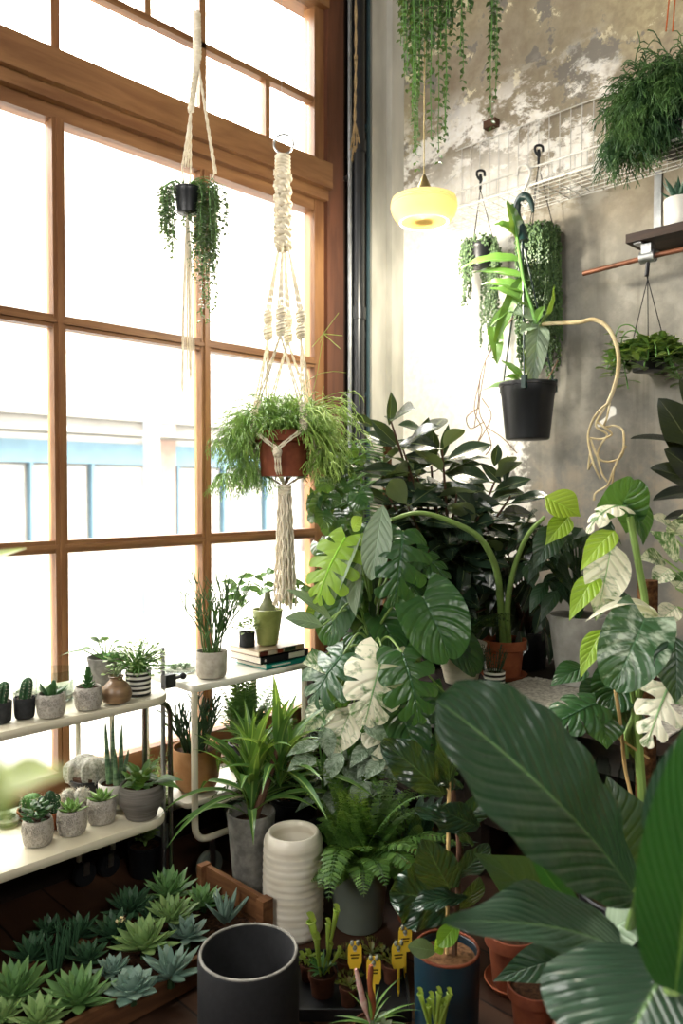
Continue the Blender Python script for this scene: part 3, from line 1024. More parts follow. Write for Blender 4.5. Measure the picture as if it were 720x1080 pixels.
# grey tall pot with leafy plant
p = on(109, 737, ZP); p = at(112, 729, Z=ZP)
T = potted('leafy_pot_plant', 'grey cement pot with a broad-leaved trailing plant behind the brown vase', 'plant', p, .065, .045, .125, M['cement_d'], 'tulip')
m = MB(); st = MB()
for (dx, dy, dz, L, w) in ((-.11, 0, .03, .09, .02), (.0, -.07, -.035, .075, .026), (-.02, .03, .07, .07, .02), (.05, .0, .07, .06, .018), (.02, .05, .08, .06, .018), (-.05, .02, .08, .055, .018), (.08, .02, .04, .05, .016), (-.16, .02, .01, .05, .012)):
    e = T.top + Rv * dx + V((0, dy, dz)); b = T.top.lerp(e, .45) + V((0, 0, .03))
    st.tube(spline([T.top, b], 3), .0025, 4); leaf(m, b, e, (0, -.3, 1), w, 'ovate', .5, .15, nt=7)
T.part('leaves', m, M['broad']); T.part('stems', st, M['stem_g'])
m = MB(); ribbed(m, T.top + Rv * .02 - V((0, 0, .01)), .025, .04, 10); T.part('cactus_body', m, M['cactus'])
# striped pot with bushy herb
p = at(146, 732, Z=ZP)
T = potted('striped_pot_herb', 'black and white striped pot with a bushy variegated herb at the tray corner', 'plant', p, .044, .042, .082, M['stripe'], 'plain')
m = MB(); st = MB(); bush(m, T.top, .125, 300, .02, .0085, rg, h=1.0, stems=st); T.part('leaves', m, M['herb']); T.part('stems', st, M['stem_g'])
# glass terrariums on the upper tray
def terrarium(px, py, z, r, h, lab, grp=None):
    T = Thing('glass_terrarium', lab, 'terrarium', at(px, py, Z=z), grp)
    m = MB(); m.lathe([(r * .9, 0), (r, .004), (r, h), (r - .002, h), (r - .002, .006), (r * .88, .004)], T.loc, 28); T.part('glass_jar', m, M['jar'])
    m = MB(); m.lathe([(r * .93, .007), (r * .93, h * .2), (.001, h * .26)], T.loc, 24); T.part('pebbles', m, M['pebbles'])
    m = MB()
    for k in range(7):
        a = k * 2.4; q = T.loc + V((cos(a) * r * .45, sin(a) * r * .45, h * .23))
        rosette(m, q, r * .4, 10, .3, .1, .3, rg)
    T.part('succulents', m, M['air'])
terrarium(58, 738, ZP, .062, .105, 'glass jar terrarium with succulents behind the owl pots, upper tray')
terrarium(26, 735, ZP, .04, .07, 'small glass jar with yellow-green sprigs near the black pots, upper tray')

# lower tray
ZQ = ZL + .0025
LOWOWL = ((40, 889, 'bush', 'lower tray owl pot with a dark green jade plant, farthest from the corner'), (76, 878, 'ros', 'lower tray owl pot with a bright rosette, middle of the three'), (107, 866, 'ros', 'lower tray owl pot with a bright rosette, nearest the grey ribbed pot'))
for px, py, kind, lab in LOWOWL:
    T = potted('owl_pot_succulent', lab, 'succulent', on(px, py, ZQ), .045, .044, .083, M['owl'], 'barrel', 'owl pots on the lower tray')
    owl(T, FACE - .2, .045, .083)
    m = MB()
    if kind == 'ros':
        rosette(m, T.top - V((0, 0, .004)), .06, 20, .36, .12, .2, rg, .95, 'lance', -.4); T.part('leaves', m, M['succ_l'])
    else:
        st = MB()
        for k in range(46):
            a = rg.uniform(0, 6.28); e = rg.uniform(.1, 1.4); q = rg.uniform(.02, .05)
            b = T.top + V((cos(a) * cos(e) * q, sin(a) * cos(e) * q, sin(e) * q * 1.2)); d = V((cos(a), sin(a), .5)).normalized()
            fatleaf(m, b, b + d * .022, (0, 0, 1), .0085, .006, 'paddle', 5, -.4)
        T.part('leaves', m, M['jade'])
# terracotta cactus
T = potted('potted_cactus', 'cluster of dark ribbed cacti in a terracotta pot behind the lower owl pots', 'cactus', on(53, 872, ZQ), .048, .036, .06, M['terracotta'], 'rim')
for k, (dx, dy, h, r) in enumerate(((0, 0, .075, .018), (.025, .008, .055, .014), (-.022, .01, .06, .015), (.01, -.02, .05, .013))):
    b = T.top + V((dx, dy, -.004)); m = MB(); ribbed(m, b, r, h, 8); cb = T.part('cactus_body', m, M['cactus_d'])
    m = MB(); prickles(m, b, r, h, 8, 6, .007, rg); T.part('spines', m, M['spines'], cb)
T = potted('potted_cactus', 'round pale green cactus in a shallow terracotta bowl at the tray back', 'cactus', on(34, 863, ZQ), .05, .04, .035, M['terracotta'], 'rim')
m = MB(); ribbed(m, T.top - V((0, 0, .004)), .03, .06, 12); cb = T.part('cactus_body', m, M['cactus'])
m = MB(); prickles(m, T.top, .03, .055, 12, 5, .008, rg); T.part('spines', m, M['spines'], cb)
T = potted('potted_cactus', 'two furry white round cacti sharing a small pot on the lower tray', 'cactus', on(79, 858, ZQ), .045, .036, .05, M['cement'], 'cup')
for dx, r in ((-.022, .026), (.024, .028)):
    b = T.top + Rv * dx - V((0, 0, .006)); m = MB(); m.ball(b + V((0, 0, r * .9)), (r, r, r * 1.05), 14, 9); cb = T.part('cactus_body', m, M['grey_cactus'])
    m = MB()
    for k in range(170):
        z = rg.uniform(-.5, 1); a = rg.uniform(0, 6.28); q = math.sqrt(1 - z * z); d = V((q * cos(a), q * sin(a), z)); s = b + V((0, 0, r * .9)) + d * r * .95
        m.tube([s, s + (d + V((rg.uniform(-.5, .5), rg.uniform(-.5, .5), rg.uniform(-.5, .5)))).normalized() * .01], [.0006, .0002], 3, False)
    T.part('spines', m, M['spines'], cb)
# dark pot with a big woolly ribbed cactus
T = potted('potted_cactus', 'wide dark plastic pot with a cluster of pale woolly ribbed cacti', 'cactus', at(94, 843, Z=ZQ), .07, .055, .085, M['black_plastic'], 'nursery')
for dx, dy, r in ((-.045, 0, .042), (.0, -.02, .048), (.045, .0, .044), (.0, .04, .046)):
    m = MB(); ribbed(m, T.top + Rv * dx + V((0, dy, -.008)), r, r * 2.0, 7, 42, .14); T.part('cactus_body', m, M['grey_cactus'])
m = MB(); m.lathe([(.02, 0), (.055, .0), (.062, .03), (.03, .034)], T.top + V((0, 0, -.01)), 20, lambda r, z, a: r * (1 + .1 * sin(9 * a))); T.part('dry_roots', m, M['stem_b'])
# white pot with snake plant
T = potted('snake_plant', 'white pot with thin upright snake plant spears on the lower tray', 'plant', on(121, 851, ZQ), .058, .052, .095, M['white_ceramic'], 'cup')
m = MB()
for dx, dy, h, lx in ((-.02, 0, .2, -.05), (.0, .01, .2, .0), (.018, -.005, .19, .03), (.03, .01, .11, .2), (-.005, -.02, .12, -.02)):
    h *= 1.2; b = T.top + Rv * dx + V((0, dy, -.01)); e = b + V((0, 0, h)) + Rv * (lx * h)
    m.tube([b, b.lerp(e, .4), b.lerp(e, .8), e], [.0095, .009, .006, .001], 7)
T.part('leaves', m, M['snake'])
# grey ribbed pot with broad plant
T = potted('leafy_pot_plant', 'grey brushed stoneware pot with a low broad-leaved plant at the lower tray corner', 'plant', on(149, 861, ZQ), .072, .055, .118, M['ribbed_grey'], 'barrel')
m = MB()
for k in range(46):
    a = rg.uniform(0, 6.28); q = rg.uniform(.01, .06); b = T.top + V((cos(a) * q * .6, sin(a) * q * .6, rg.uniform(.0, .05)))
    e = b + V((cos(a) * .045, sin(a) * .045, rg.uniform(-.03, .05))); leaf(m, b, e, (0, 0, 1), rg.uniform(.012, .022), 'ovate', .8, .1, nt=5, ns=2)
for dx, dz in ((.13, .03), (.1, .045), (-.06, -.03), (.12, .0)):
    b = T.top + Rv * dx * .4 + V((0, -.01, .02)); leaf(m, b, T.top + Rv * dx + V((0, -.03, dz)), (0, -.2, 1), .024, 'ovate', .6, .1)
T.part('leaves', m, M['broad'])
# clear bottle and dish, half hidden at the tray end
terrarium(8, 868, ZQ, .045, .075, 'low glass jar at the far end of the lower tray')

# ---------------------------------------------------------------- white side table
TZ = .775
T = Thing('side_table', 'white enamel side table on a bent tube frame holding books and pots', 'table', (1.93, 2.57, 0))
AX0, AX1, AY0, AY1 = 1.645, 2.235, 2.395, 2.77
m = MB(); slab(m, AX0, AX1, AY0, AY1, TZ - .03, TZ, .018, 4, .0); T.part('table_top', m, M['white_metal'])
LZ = .308
m = MB(); slab(m, AX0 + .01, AX1 - .02, AY0 + .06, AY1 - .02, LZ - .02, LZ, .03, 4, .004); T.part('shelf', m, M['white_metal'])
for y in (AY0 + .015, AY1 - .02):
    m = MB(); m.tube(arc_pts([(AX0 + .015, y, TZ - .02), (AX0 + .015, y, .18), (AX1 - .02, y, .18), (AX1 - .02, y, TZ - .02)], .07, 7), .013, 12); T.part('leg_frame', m, M['cream_metal'], label='bent cream tube forming two legs and a runner')
    m = MB()
    m.tube([(AX0 + .02, y, LZ - .012), (AX1 - .02, y, LZ - .012)], .006, 8); T.part('rail', m, M['cream_metal'])
for x, y in ((AX0 + .1, AY0 + .015), (AX1 - .1, AY0 + .015), (AX0 + .1, AY1 - .02), (AX1 - .1, AY1 - .02)):
    m = MB(); m.lathe([(.02, -.012), (.055, -.012), (.058, -.006), (.058, .006), (.055, .012), (.02, .012)], (0, 0, 0), 20, None, Matrix.Rotation(pi / 2, 3, 'X'))
    for i in range(len(m.v)): m.v[i] = m.v[i] + V((x, y + .03, .058))
    w_ = T.part('caster', m, M['grey_plastic'])
    m = MB(); m.box((x - .012, y + .005, .058), (x + .012, y + .012, .178)); T.part('caster_fork', m, M['steel'], w_)
# clamp lamp at the table corner
m = MB(); q = V((1.6, 2.5, .78)); T = Thing('black_clamp', 'small black clamp fixed to the pole between trolley and side table', 'clamp', q)
m.box(q + V((-.015, -.015, -.02)), q + V((.03, .015, .03))); T.part('jaw', m, M['black_plastic'])
m = MB(); m.tube([q + V((.03, 0, .01)), q + V((.06, -.01, .015))], .006, 8); m.ball(q + V((.065, -.01, .015)), .013, 10, 6); T.part('screw', m, M['black_plastic'])
m = MB(); m.tube([q + V((-.005, .02, -.78)), q + V((-.005, .02, .13))], .009, 8); T.part('pole', m, M['zinc'])

ZS = TZ + .001
T = potted('pencil_cactus', 'tall pencil cactus with thin green stems in a round cement pot on the side table', 'plant', on(223, 714, ZS), .06, .058, .105, M['cement'], 'cup')
m = MB()
for k in range(15):
    a = k * 2.4; q = .008 + .02 * (k % 3) / 2
    b = T.top + V((cos(a) * q, sin(a) * q, -.01))
    branchy(m, b, V((cos(a) * .16, sin(a) * .16, 1)).normalized(), .085 * rg.uniform(.8, 1.2), .0034, 2, rg, .42, .5)
for sx in (.5, -.45, .42, .6, .35, -.3):
    branchy(m, T.top, (V((0, 0, 1)) + Rv * sx).normalized(), .11 * rg.uniform(.8, 1.1), .003, 3, rg, .45, .6)
T.part('stems', m, M['pencil'])
# books
BKS = (('teal', '#1d8f80', .023, 'teal book at the bottom of the stack on the side table', 2.0, 2.245, 2.40), ('black', '#17181a', .03, 'black book in the middle of the stack on the side table', 1.975, 2.235, 2.405), ('photo', '#b9a48a', .022, 'book with a printed photo cover, topmost of the stack', 1.97, 2.215, 2.41))
z = ZS
for nm, colr, th, lab, x0, x1, y0 in BKS:
    T = Thing('book', lab, 'book', ((x0 + x1) / 2, y0 + .1, z), 'books on the side table')
    M['bk_' + nm] = plain('cover_' + nm, colr, .4, 0, .1, 10, 0, .4)
    if nm == 'teal': M['pages'] = plain('book_pages', '#efe9dc', .9, 0, .15, 200, .2, .1, '#d9d0be', (.05, .05, 3))
    y1 = y0 + .2
    m = MB(); m.box((x0, y0, z), (x1, y1, z + .003)); m.box((x0, y0, z + th - .003), (x1, y1, z + th)); m.box((x0, y0, z), (x1, y0 + .003, z + th)); T.part('cover', m, M['bk_' + nm], smooth=False)
    m = MB(); m.box((x0 + .003, y0 + .003, z + .003), (x1 - .003, y1 - .004, z + th - .003)); T.part('pages', m, M['pages'], smooth=False)
    if nm == 'photo':
        for k, (u0, u1, cc) in enumerate(((.02, .18, '#5e2a20'), (.2, .36, '#d8c9b0'), (.4, .52, '#8a3a24'), (.55, .8, '#3c4a34'), (.82, .95, '#c9a27a'))):
            mm = plain('spine_print', cc, .4, 0, .3, 60, 0, .3)
            m = MB(); m.box((x0 + (x1 - x0) * u0, y0 - .0006, z + .003), (x0 + (x1 - x0) * u1, y0 + .001, z + th - .003)); T.part('spine_print', m, mm, smooth=False)
    elif nm == 'black':
        m = MB(); m.box((x0 + .15, y0 - .0006, z + .004), (x0 + .235, y0 + .001, z + th - .004)); T.part('spine_label', m, M['pages'], label='pale label on spine', smooth=False)
        m = MB(); m.box((x0 + .02, y0 - .0006, z + .01), (x0 + .028, y0 + .001, z + .02)); T.part('spine_mark', m, M['pages'], smooth=False)
    else:
        m = MB(); m.box((x0 + .03, y0 - .0006, z + .009), (x0 + .13, y0 + .001, z + .014)); T.part('spine_text', m, M['pages'], smooth=False)
    z += th + .0008
ZB = z + .001
p = V((2.09, 2.5, ZB))
T = potted('caudex_plant', 'glossy green flared pot with a leafy thick-based plant on top of the books', 'plant', p, .064, .045, .15, M['green_glaze'], 'tulip')
m = MB(); tp = T.top
m.lathe([(.032, -.01), (.036, .012), (.033, .03), (.022, .048), (.014, .066), (.011, .1)], tp, 16); T.part('swollen_stem', m, M['caudex'])
m = MB(); st = MB()
for dx, dz, L in ((-.11, .12, .06), (-.13, .08, .05), (-.05, .16, .06), (.0, .17, .06), (.06, .14, .06), (.1, .11, .07), (.06, .06, .06), (-.06, .1, .05), (-.08, .05, .05), (.02, .12, .05), (.13, .07, .06), (-.15, .11, .05)):
    b = tp + V((0, 0, .09)); e = tp + Rv * dx + V((0, rg.uniform(-.06, .05), dz))
    st.tube(spline([b, b.lerp(e, .5) + V((0, 0, .025)), e], 4), .002, 4)
    for s in (-1, 0, 1):
        leaf(m, e, e + Rv * (.048 * s + dx * .25) + V((rg.uniform(-.02, .02), rg.uniform(-.03, .02), rg.uniform(-.03, .02))), nrm(rg.uniform(-.4, .4), .6, .6), .018, 'ovate', .5, .15, nt=5, ns=2)
T.part('leaves', m, M['herb_d']); T.part('stems', st, M['stem_g'])
p = V((2.005, 2.53, ZB))
T = potted('succulent_pot', 'small dark stone pot with a pale leafy succulent on the books', 'succulent', p, .033, .032, .062, M['black_clay'], 'plain')
m = MB(); bush(m, T.top, .06, 90, .02, .009, rg, 'ellip', 1.2); T.part('leaves', m, M['herb'])
terrarium(190, 708, ZS, .062, .055, 'low glass bowl terrarium beside the pencil cactus on the side table')

# under the table: tan clay pot with dark stick plant
T = potted('stick_cactus', 'tan clay pot with a dark spiky stick cactus under the side table', 'plant', V((1.78, 2.57, LZ + .006)), .1, .082, .17, M['tan_pot'], 'cup')
m = MB()
for k in range(20):
    a = k * 2.4; q = .01 + .045 * ((k * 7) % 5) / 5
    b = T.top + V((cos(a) * q, sin(a) * q, -.01))
    branchy(m, b, V((cos(a) * .35, sin(a) * .35, 1)).normalized(), .085 * rg.uniform(.7, 1.1), .0045, 2, rg, .5, .5)
T.part('stems', m, M['stem_d'])
# ---------------------------------------------------------------- hanging things
M['cotton'] = plain('cotton_cord', '#e9e0cc', .9, 0, .12, 40, .3, .1, '#d3c7ad')
M['jute'] = plain('jute_twine', '#b49a72', .95, 0, .3, 60, .3, .1)
M['wire'] = plain('hanger_wire', '#2a2b2c', .45, .6, .2, 20, 0)
M['white_wire'] = plain('white_coated_wire', '#d9d7d0', .4, 0, .1, 20, 0, .4)
M['green_plastic'] = plain('dark_green_plastic', '#14302c', .4, 0, .2, 12, 0, .5)
M['copper'] = plain('copper_pipe', '#7f5038', .45, .4, .35, 12, .1, .5, '#573724')
M['orange_cord'] = plain('orange_cord', '#c4622f', .8, 0, .2, 30, 0, .2)
M['shelf_wood'] = wood('dark_shelf_wood', '#4a3424', '#2c1e14', 'Y', .6, 4)
M['rhip'] = plain('bright_rhipsalis', '#8fb054', .5, 0, .45, 9, 0, .3, '#587f34')
M['rhip_d'] = plain('dark_rhipsalis', '#26462a', .5, 0, .5, 7, 0, .3, '#56783c')
M['rhip_l'] = plain('long_rhipsalis_stems', '#9fb85c', .5, 0, .3, 9, 0, .3, '#7a9a44')
M['pearl'] = leaf_mat('pearl_leaf', '#50694a', '#7a9068', trans=.12, latamt=0, mid=0, bump=0, rough=.35)
M['pearl_d'] = leaf_mat('dark_pearl_leaf', '#3a5a34', '#6a8650', trans=.2, latamt=0, mid=0, bump=0, rough=.35)
M['vine'] = leaf_mat('vine_leaf', '#2c4c2c', '#4c6f40', trans=.18, latamt=0, mid=.12, bump=0, rough=.35)
M['orchid'] = leaf_mat('orchid_leaf', '#456a2e', '#628a3a', trans=.2, lat=0, latamt=0, mid=.04, rough=.3, under='#7f9c64')
M['orchid_g'] = leaf_mat('grey_green_orchid_leaf', '#6f8470', '#8b9c84', trans=.2, latamt=0, mid=.04, rough=.32)
M['hoya'] = leaf_mat('thick_hoya_leaf', '#486e36', '#7d9a58', trans=.2, latamt=0, mid=.06, rough=.3, bump=0)
M['aerial'] = plain('pale_aerial_root', '#c9bc98', .7, 0, .25, 14, .2, .2, '#a8946a')
M['aerial_d'] = plain('brown_aerial_root', '#8a6f56', .8, 0, .3, 14, .1, .2)
M['aloe_d'] = leaf_mat('dark_aloe_leaf', '#2c5040', '#3f6a50', trans=.1, latamt=0, mid=0, bump=0, rough=.4)

rg = random.Random(5)


def strand(mb, p, L, rng, r=.0042, gap=.011, sway=.01, stem=None, kind='bead', flat=.7, fin=1.0):
    """one hanging strand of beads or small leaves"""
    n = int(L / gap)
    x = y = 0
    pts = []
    for i in range(n):
        x += rng.uniform(-1, 1) * sway * .2; y += rng.uniform(-1, 1) * sway * .2
        q = p + V((x, y, -i * gap)); pts.append(q)
        f = 1 - (1 - fin) * i / n
        for s in range(2):
            a = rng.uniform(0, 6.28); o = V((cos(a), sin(a), rng.uniform(-.4, .4))) * r * 1.3
            if kind == 'bead':
                mb.ball(q + o, (r * f, r * f, r * f * 1.15), 5, 3)
            else:
                d = V((cos(a), sin(a), -.55)).normalized()
                leaf(mb, q, q + d * r * 3.2 * f, (rng.uniform(-.3, .3), rng.uniform(-.3, .3), 1), r * 1.15 * f, 'ovate', .7, .12, nt=3, ns=1)
    if stem is not None and len(pts) > 2:
        stem.tube(pts[::3] if len(pts) > 6 else pts, r * .22, 3, False)


def spaghetti(mb, c, r, n, L, rad, rng, down=.9, up=.35, seg=6, dirf=None, fork=True, curl=.38):
    """cascading thin wandering stems that fork near the tips"""
    for i in range(n):
        a = rng.uniform(0, 6.28) if dirf is None else dirf(rng)
        q = rng.uniform(0, 1) ** .6
        p = c + V((cos(a), sin(a), 0)) * r * q * .75
        v = V((cos(a) * rng.uniform(.2, 1), sin(a) * rng.uniform(.2, 1), rng.uniform(up * .3, up * 2.2))).normalized()
        LL = L * rng.uniform(.4, 1.15); st = LL / seg
        pts = [p]
        w = V((rng.uniform(-1, 1), rng.uniform(-1, 1), 0)) * curl
        for k in range(seg):
            p = p + v * st; pts.append(p)
            w = w * .6 + V((rng.uniform(-1, 1), rng.uniform(-1, 1), rng.uniform(-.4, .4))) * curl * .8
            v = (v + w + V((0, 0, -down * 2.2 / seg))).normalized()
            if fork and k >= seg - 3:
                for _ in range(2):
                    u = (v + V((rng.uniform(-1, 1), rng.uniform(-1, 1), rng.uniform(-.6, .6)))).normalized()
                    mb.tube([p, p + u * st * .55, p + (u + V((0, 0, -.35))).normalized() * st * 1.1], [rad, rad * .9, rad * .7], 3, False)
        mb.tube(pts, [rad * (1 - .3 * k / seg) for k in range(seg + 1)], 3, False)


# ---- small macrame hanger with trailing plant
P0 = at(196, 190, D=2.9)
T = Thing('macrame_hanger', 'slim cream macrame hanger with two cords, hanging in front of the middle window column', 'plant hanger', P0)
m = MB(); hk = at(207, 14, D=2.9)
m.tube([hk + V((0, 0, 1.1)), hk], .0015, 5); T.part('hanging_line', m, M['cotton'])
m = MB()
a_, b_ = hk, at(208, 62, D=2.9)
N = 11
for i in range(N): knot(m, a_.lerp(b_, (i + .5) / N), .014, .02, turns=1.3, th=.0075)
T.part('braid', m, M['cotton'], label='thick knotted braid at the top')
m = MB(); c_ = at(201, 118, D=2.9)
for i in range(11): knot(m, b_.lerp(c_, (i + .5) / 11), .011, .02, turns=1.2, th=.006)
T.part('braid', m, M['cotton'])
e1 = [at(x, 176, D=2.9 + d) for x, d in ((192, 0), (195, -.02), (198, .02), (201, 0))]
e2 = [at(x, 183, D=2.9 + d) for x, d in ((226, 0), (228, .02))]
for e in e1:
    m = MB(); rope(m, [c_ + (e - c_) * .02, e], .0045); T.part('cord', m, M['cotton'])
for e in e2:
    m = MB(); rope(m, [b_, e], .0045); T.part('cord', m, M['cotton'])
pc = P0 + V((0, 0, -.125)) + Rv * .005
m = MB()
for e in (e1[0], e1[3], e2[0]):
    b = pc + V((0, 0, -.012)); rope(m, spline([e, e.lerp(b, .5) + (e - pc) * .22, b], 5), .003)
T.part('cradle', m, M['cotton'])
m = MB()
for k in range(16):
    d = V((rg.uniform(-.02, .02), rg.uniform(-.02, .02), 0)); q = pc + V((0, 0, -.012)); e = q + d * 1.3 + V((0, 0, -rg.uniform(.55, .68)))
    m.tube(spline([q + d * .2, q.lerp(e, .5) + d * .3, e], 5), .002, 4)
T.part('tassel', m, M['cotton'])
T = potted('string_of_pearls', 'black plastic pot of trailing silvery green leaves in the slim macrame hanger', 'plant', pc, .05, .037, .095, M['black_plastic'], 'nursery')
m = MB(); st = MB()
for k in range(58):
    left = k < 16
    a = rg.uniform(0, 6.28)
    q = T.top + (Rv * (-.055 + rg.uniform(-.03, .015)) if left else Rv * rg.uniform(.03, .125)) + V((rg.uniform(-.04, .03), rg.uniform(-.04, .03), rg.uniform(-.02, .03)))
    st.tube(spline([T.top, (T.top + q) / 2 + V((0, 0, .03)), q], 4), .0012, 3, False)
    strand(m, q, (rg.uniform(.1, .28) if left else rg.choice((.2, .3, .3, .36, .5)) * rg.uniform(.6, 1.05)), rg, .0062, .012, .012, st, 'leaf')
T.part('trailing_leaves', m, M['pearl']); T.part('trailing_stems', st, M['stem_g'])

# ---- large macrame hanger with terracotta pot
D0 = 3.1
ring = at(299, 152, D=D0)
T = Thing('macrame_hanger', 'large cream macrame hanger with thick braid and long tassel before the right window column', 'plant hanger', ring)
m = MB(); m.torus(ring, .039, .0048, Fv, 32, 8); T.part('ring', m, M['steel'])
m = MB(); top = at(297, 112, D=D0)
m.tube(spline([ring + V((0, 0, .04)), ring + V((0, 0, .075)) + Rv * .012, top + Rv * .012, top + V((0, 0, .012)), top - Rv * .012, top - Rv * .014 - V((0, 0, .02))], 5), .0016, 5)
m.tube([top + V((0, 0, .01)), top + V((0, 0, 1.0))], .0008, 4); T.part('hook', m, M['steel'])
z0 = at(298, 164, D=D0); z1 = at(299, 262, D=D0); ln = (z0 - z1).length
m = MB()
for i in range(5): m.torus(z0 + V((0, 0, -.007 - i * .013)), .026, .0068, (0, 0, 1), 20, 6)
T.part('wrapped_cord', m, M['cotton'])
m = MB()
for ph in range(4):
    pts = []
    for i in range(41):
        f = i / 40; q = ph * pi / 2 + f * 13
        pts.append(z0 + V((0, 0, -.06 - f * (ln - .06))) + V((cos(q) * .021, sin(q) * .021, 0)))
    m.tube(pts, .009, 6)
NB = 13
for i in range(NB):
    zc = z0 + V((0, 0, -.07 - i * (ln - .08) / (NB - 1)))
    for j in range(3):
        a = i * 1.15 + j * 2.094
        knot(m, zc + V((cos(a) * .02, sin(a) * .02, 0)), .016, .03, (-sin(a), cos(a), .55), 1.2, .0085)
T.part('braid', m, M['cotton'])
PC = at(300, 503, D=D0)                 # underside of the pot
pr, ph_, pt_ = .098, .18, .124
K1, K2, K3 = at(299, 343, D=D0).z, PC.z + ph_ * 1.2, PC.z + ph_ * .52
ax = V((PC.x, PC.y, 0))
ang0 = YAW + pi - .15
def pol(a, r, z): return ax + V((cos(a) * r, sin(a) * r, z))
for k in range(4):
    a = ang0 + k * pi / 2
    s = z1 + V((cos(a) * .018, sin(a) * .018, .01))
    n1 = pol(a, .066, K1 + .03)
    for o in (-.006, .0, .006):
        m = MB(); rope(m, [s + V((o, o, 0)), n1 + V((o, -o, .02))], .0038); T.part('cord', m, M['cotton'])
    m = MB(); knot(m, n1, .019, .05, turns=2, th=.0085); knot(m, n1 - V((0, 0, .058)), .019, .055, turns=2.2, th=.0085); T.part('knot', m, M['cotton'])
    lo = n1 - V((0, 0, .085))
    for sg in (-1, 1):
        h = pol(a + sg * pi / 4, pt_ + .012, K2)
        m = MB()
        for o in (-.005, .005): rope(m, [lo + V((o, o, 0)), h + V((o, -o, .03))], .0038)
        T.part('cord', m, M['cotton'])
    a2 = a + pi / 4
    h = pol(a2, pt_ + .013, K2)
    m = MB(); knot(m, h, .017, .075, turns=3.2, th=.008); T.part('knot', m, M['cotton'])
    for sg in (-1, 1):
        g = pol(a2 + sg * pi / 4, pt_ + .002, K3)
        mid = pol(a2 + sg * pi / 8, pt_ + .014, (K2 + K3) / 2 - .01)
        m = MB()
        for o in (-.005, .005): rope(m, spline([h + V((0, 0, -.035 + o)), mid + V((0, 0, o)), g + V((0, 0, .012 + o))], 6), .0042)
        T.part('cord', m, M['cotton'])
    g = pol(a, pt_ + .001, K3)
    m = MB(); knot(m, g, .016, .03, turns=1.6, th=.008); T.part('knot', m, M['cotton'])
    m = MB()
    for o in (-.009, 0, .009):
        sd = V((-sin(a), cos(a), 0)) * o
        rope(m, spline([g + sd, pol(a, pr + .006, PC.z + .02) + sd, pol(a, .045, PC.z - .012) + sd * .6, pol(a, .01, PC.z - .035)], 6), .004)
    T.part('cord', m, M['cotton'])
m = MB(); q0 = ax + V((0, 0, PC.z - .04))
for i in range(3): m.torus(q0 + V((0, 0, -i * .012)), .022, .007, (0, 0, 1), 16, 6)
T.part('gathering_knot', m, M['cotton'])
m = MB()
for k in range(34):
    a = k * 2.4; r = .05 * math.sqrt((k + .5) / 34); L = rg.uniform(.4, .47)
    b = q0 + V((cos(a) * r * .5, sin(a) * r * .5, -.02))
    pts = [b + V((cos(a) * r * .5 * f + .004 * sin(f * 38 + k), sin(a) * r * .5 * f + .004 * cos(f * 38 + k), -L * f)) for f in [i / 16 for i in range(17)]]
    m.tube(pts, .0042, 5)
T.part('tassel', m, M['cotton'])
PCz = PC + V((0, 0, .002))
T = potted('rhipsalis', 'bushy bright green rhipsalis in a terracotta pot cradled by the large macrame hanger', 'plant', PCz, pt_ - .006, pr - .004, ph_, M['terracotta_b'], 'rim', fill=.9)
m = MB()
lefta = math.atan2(-Rv.y, -Rv.x)
spaghetti(m, T.top, .09, 300, .17, .0015, rg, .55, .8)
spaghetti(m, T.top + V((0, 0, .04)), .09, 200, .13, .0015, rg, .35, 1.3)
spaghetti(m, T.top - Rv * .02, .1, 330, .2, .0014, rg, .9, .6, 6, lambda r: lefta + r.uniform(-1.0, 1.0))
for i in range(16):   # hanging tufts at the side
    c = T.top - Rv * rg.uniform(.13, .205) + V((rg.uniform(-.04, .04), rg.uniform(-.04, .04), rg.uniform(-.16, .02)))
    spaghetti(m, c, .03, 34, .1, .0012, rg, 1.2, -.2)
T.part('stems', m, M['rhip'])
m = MB()
righta = math.atan2(Rv.y, Rv.x)
spaghetti(m, T.top + Rv * .02, .1, 60, .3, .0019, rg, 1.1, .7, 8, lambda r: righta + r.uniform(-1.2, 1.2), True, .14)
spaghetti(m, T.top + Rv * .06, .06, 230, .17, .0015, rg, .8, .6, 6, lambda r: righta + r.uniform(-1.1, 1.1))
for i in range(8):
    c = T.top + Rv * rg.uniform(.11, .17) + V((rg.uniform(-.04, .04), rg.uniform(-.04, .04), rg.uniform(-.12, .02)))
    spaghetti(m, c, .03, 30, .1, .0013, rg, 1.2, -.1)
spaghetti(m, T.top, .1, 9, .34, .0019, rg, 1.2, .6, 8, lambda r: YAW + pi + r.uniform(-.4, 1.1), False, .1)
T.part('long_stems', m, M['rhip_l'])
m = MB()
b = at(341, 352, D=3.15)
m.tube(spline([T.top + Rv * .05, T.top + Rv * .12 + V((0, 0, .2)), b], 6), .0016, 4)
for dx, dy in ((-12, 14), (16, -22), (18, 16), (20, 2), (-4, 10)):
    m.tube([b, at(341 + dx, 352 + dy, D=3.14)], [.0016, .001], 4)
T.part('stray_stem', m, M['rhip_l'])

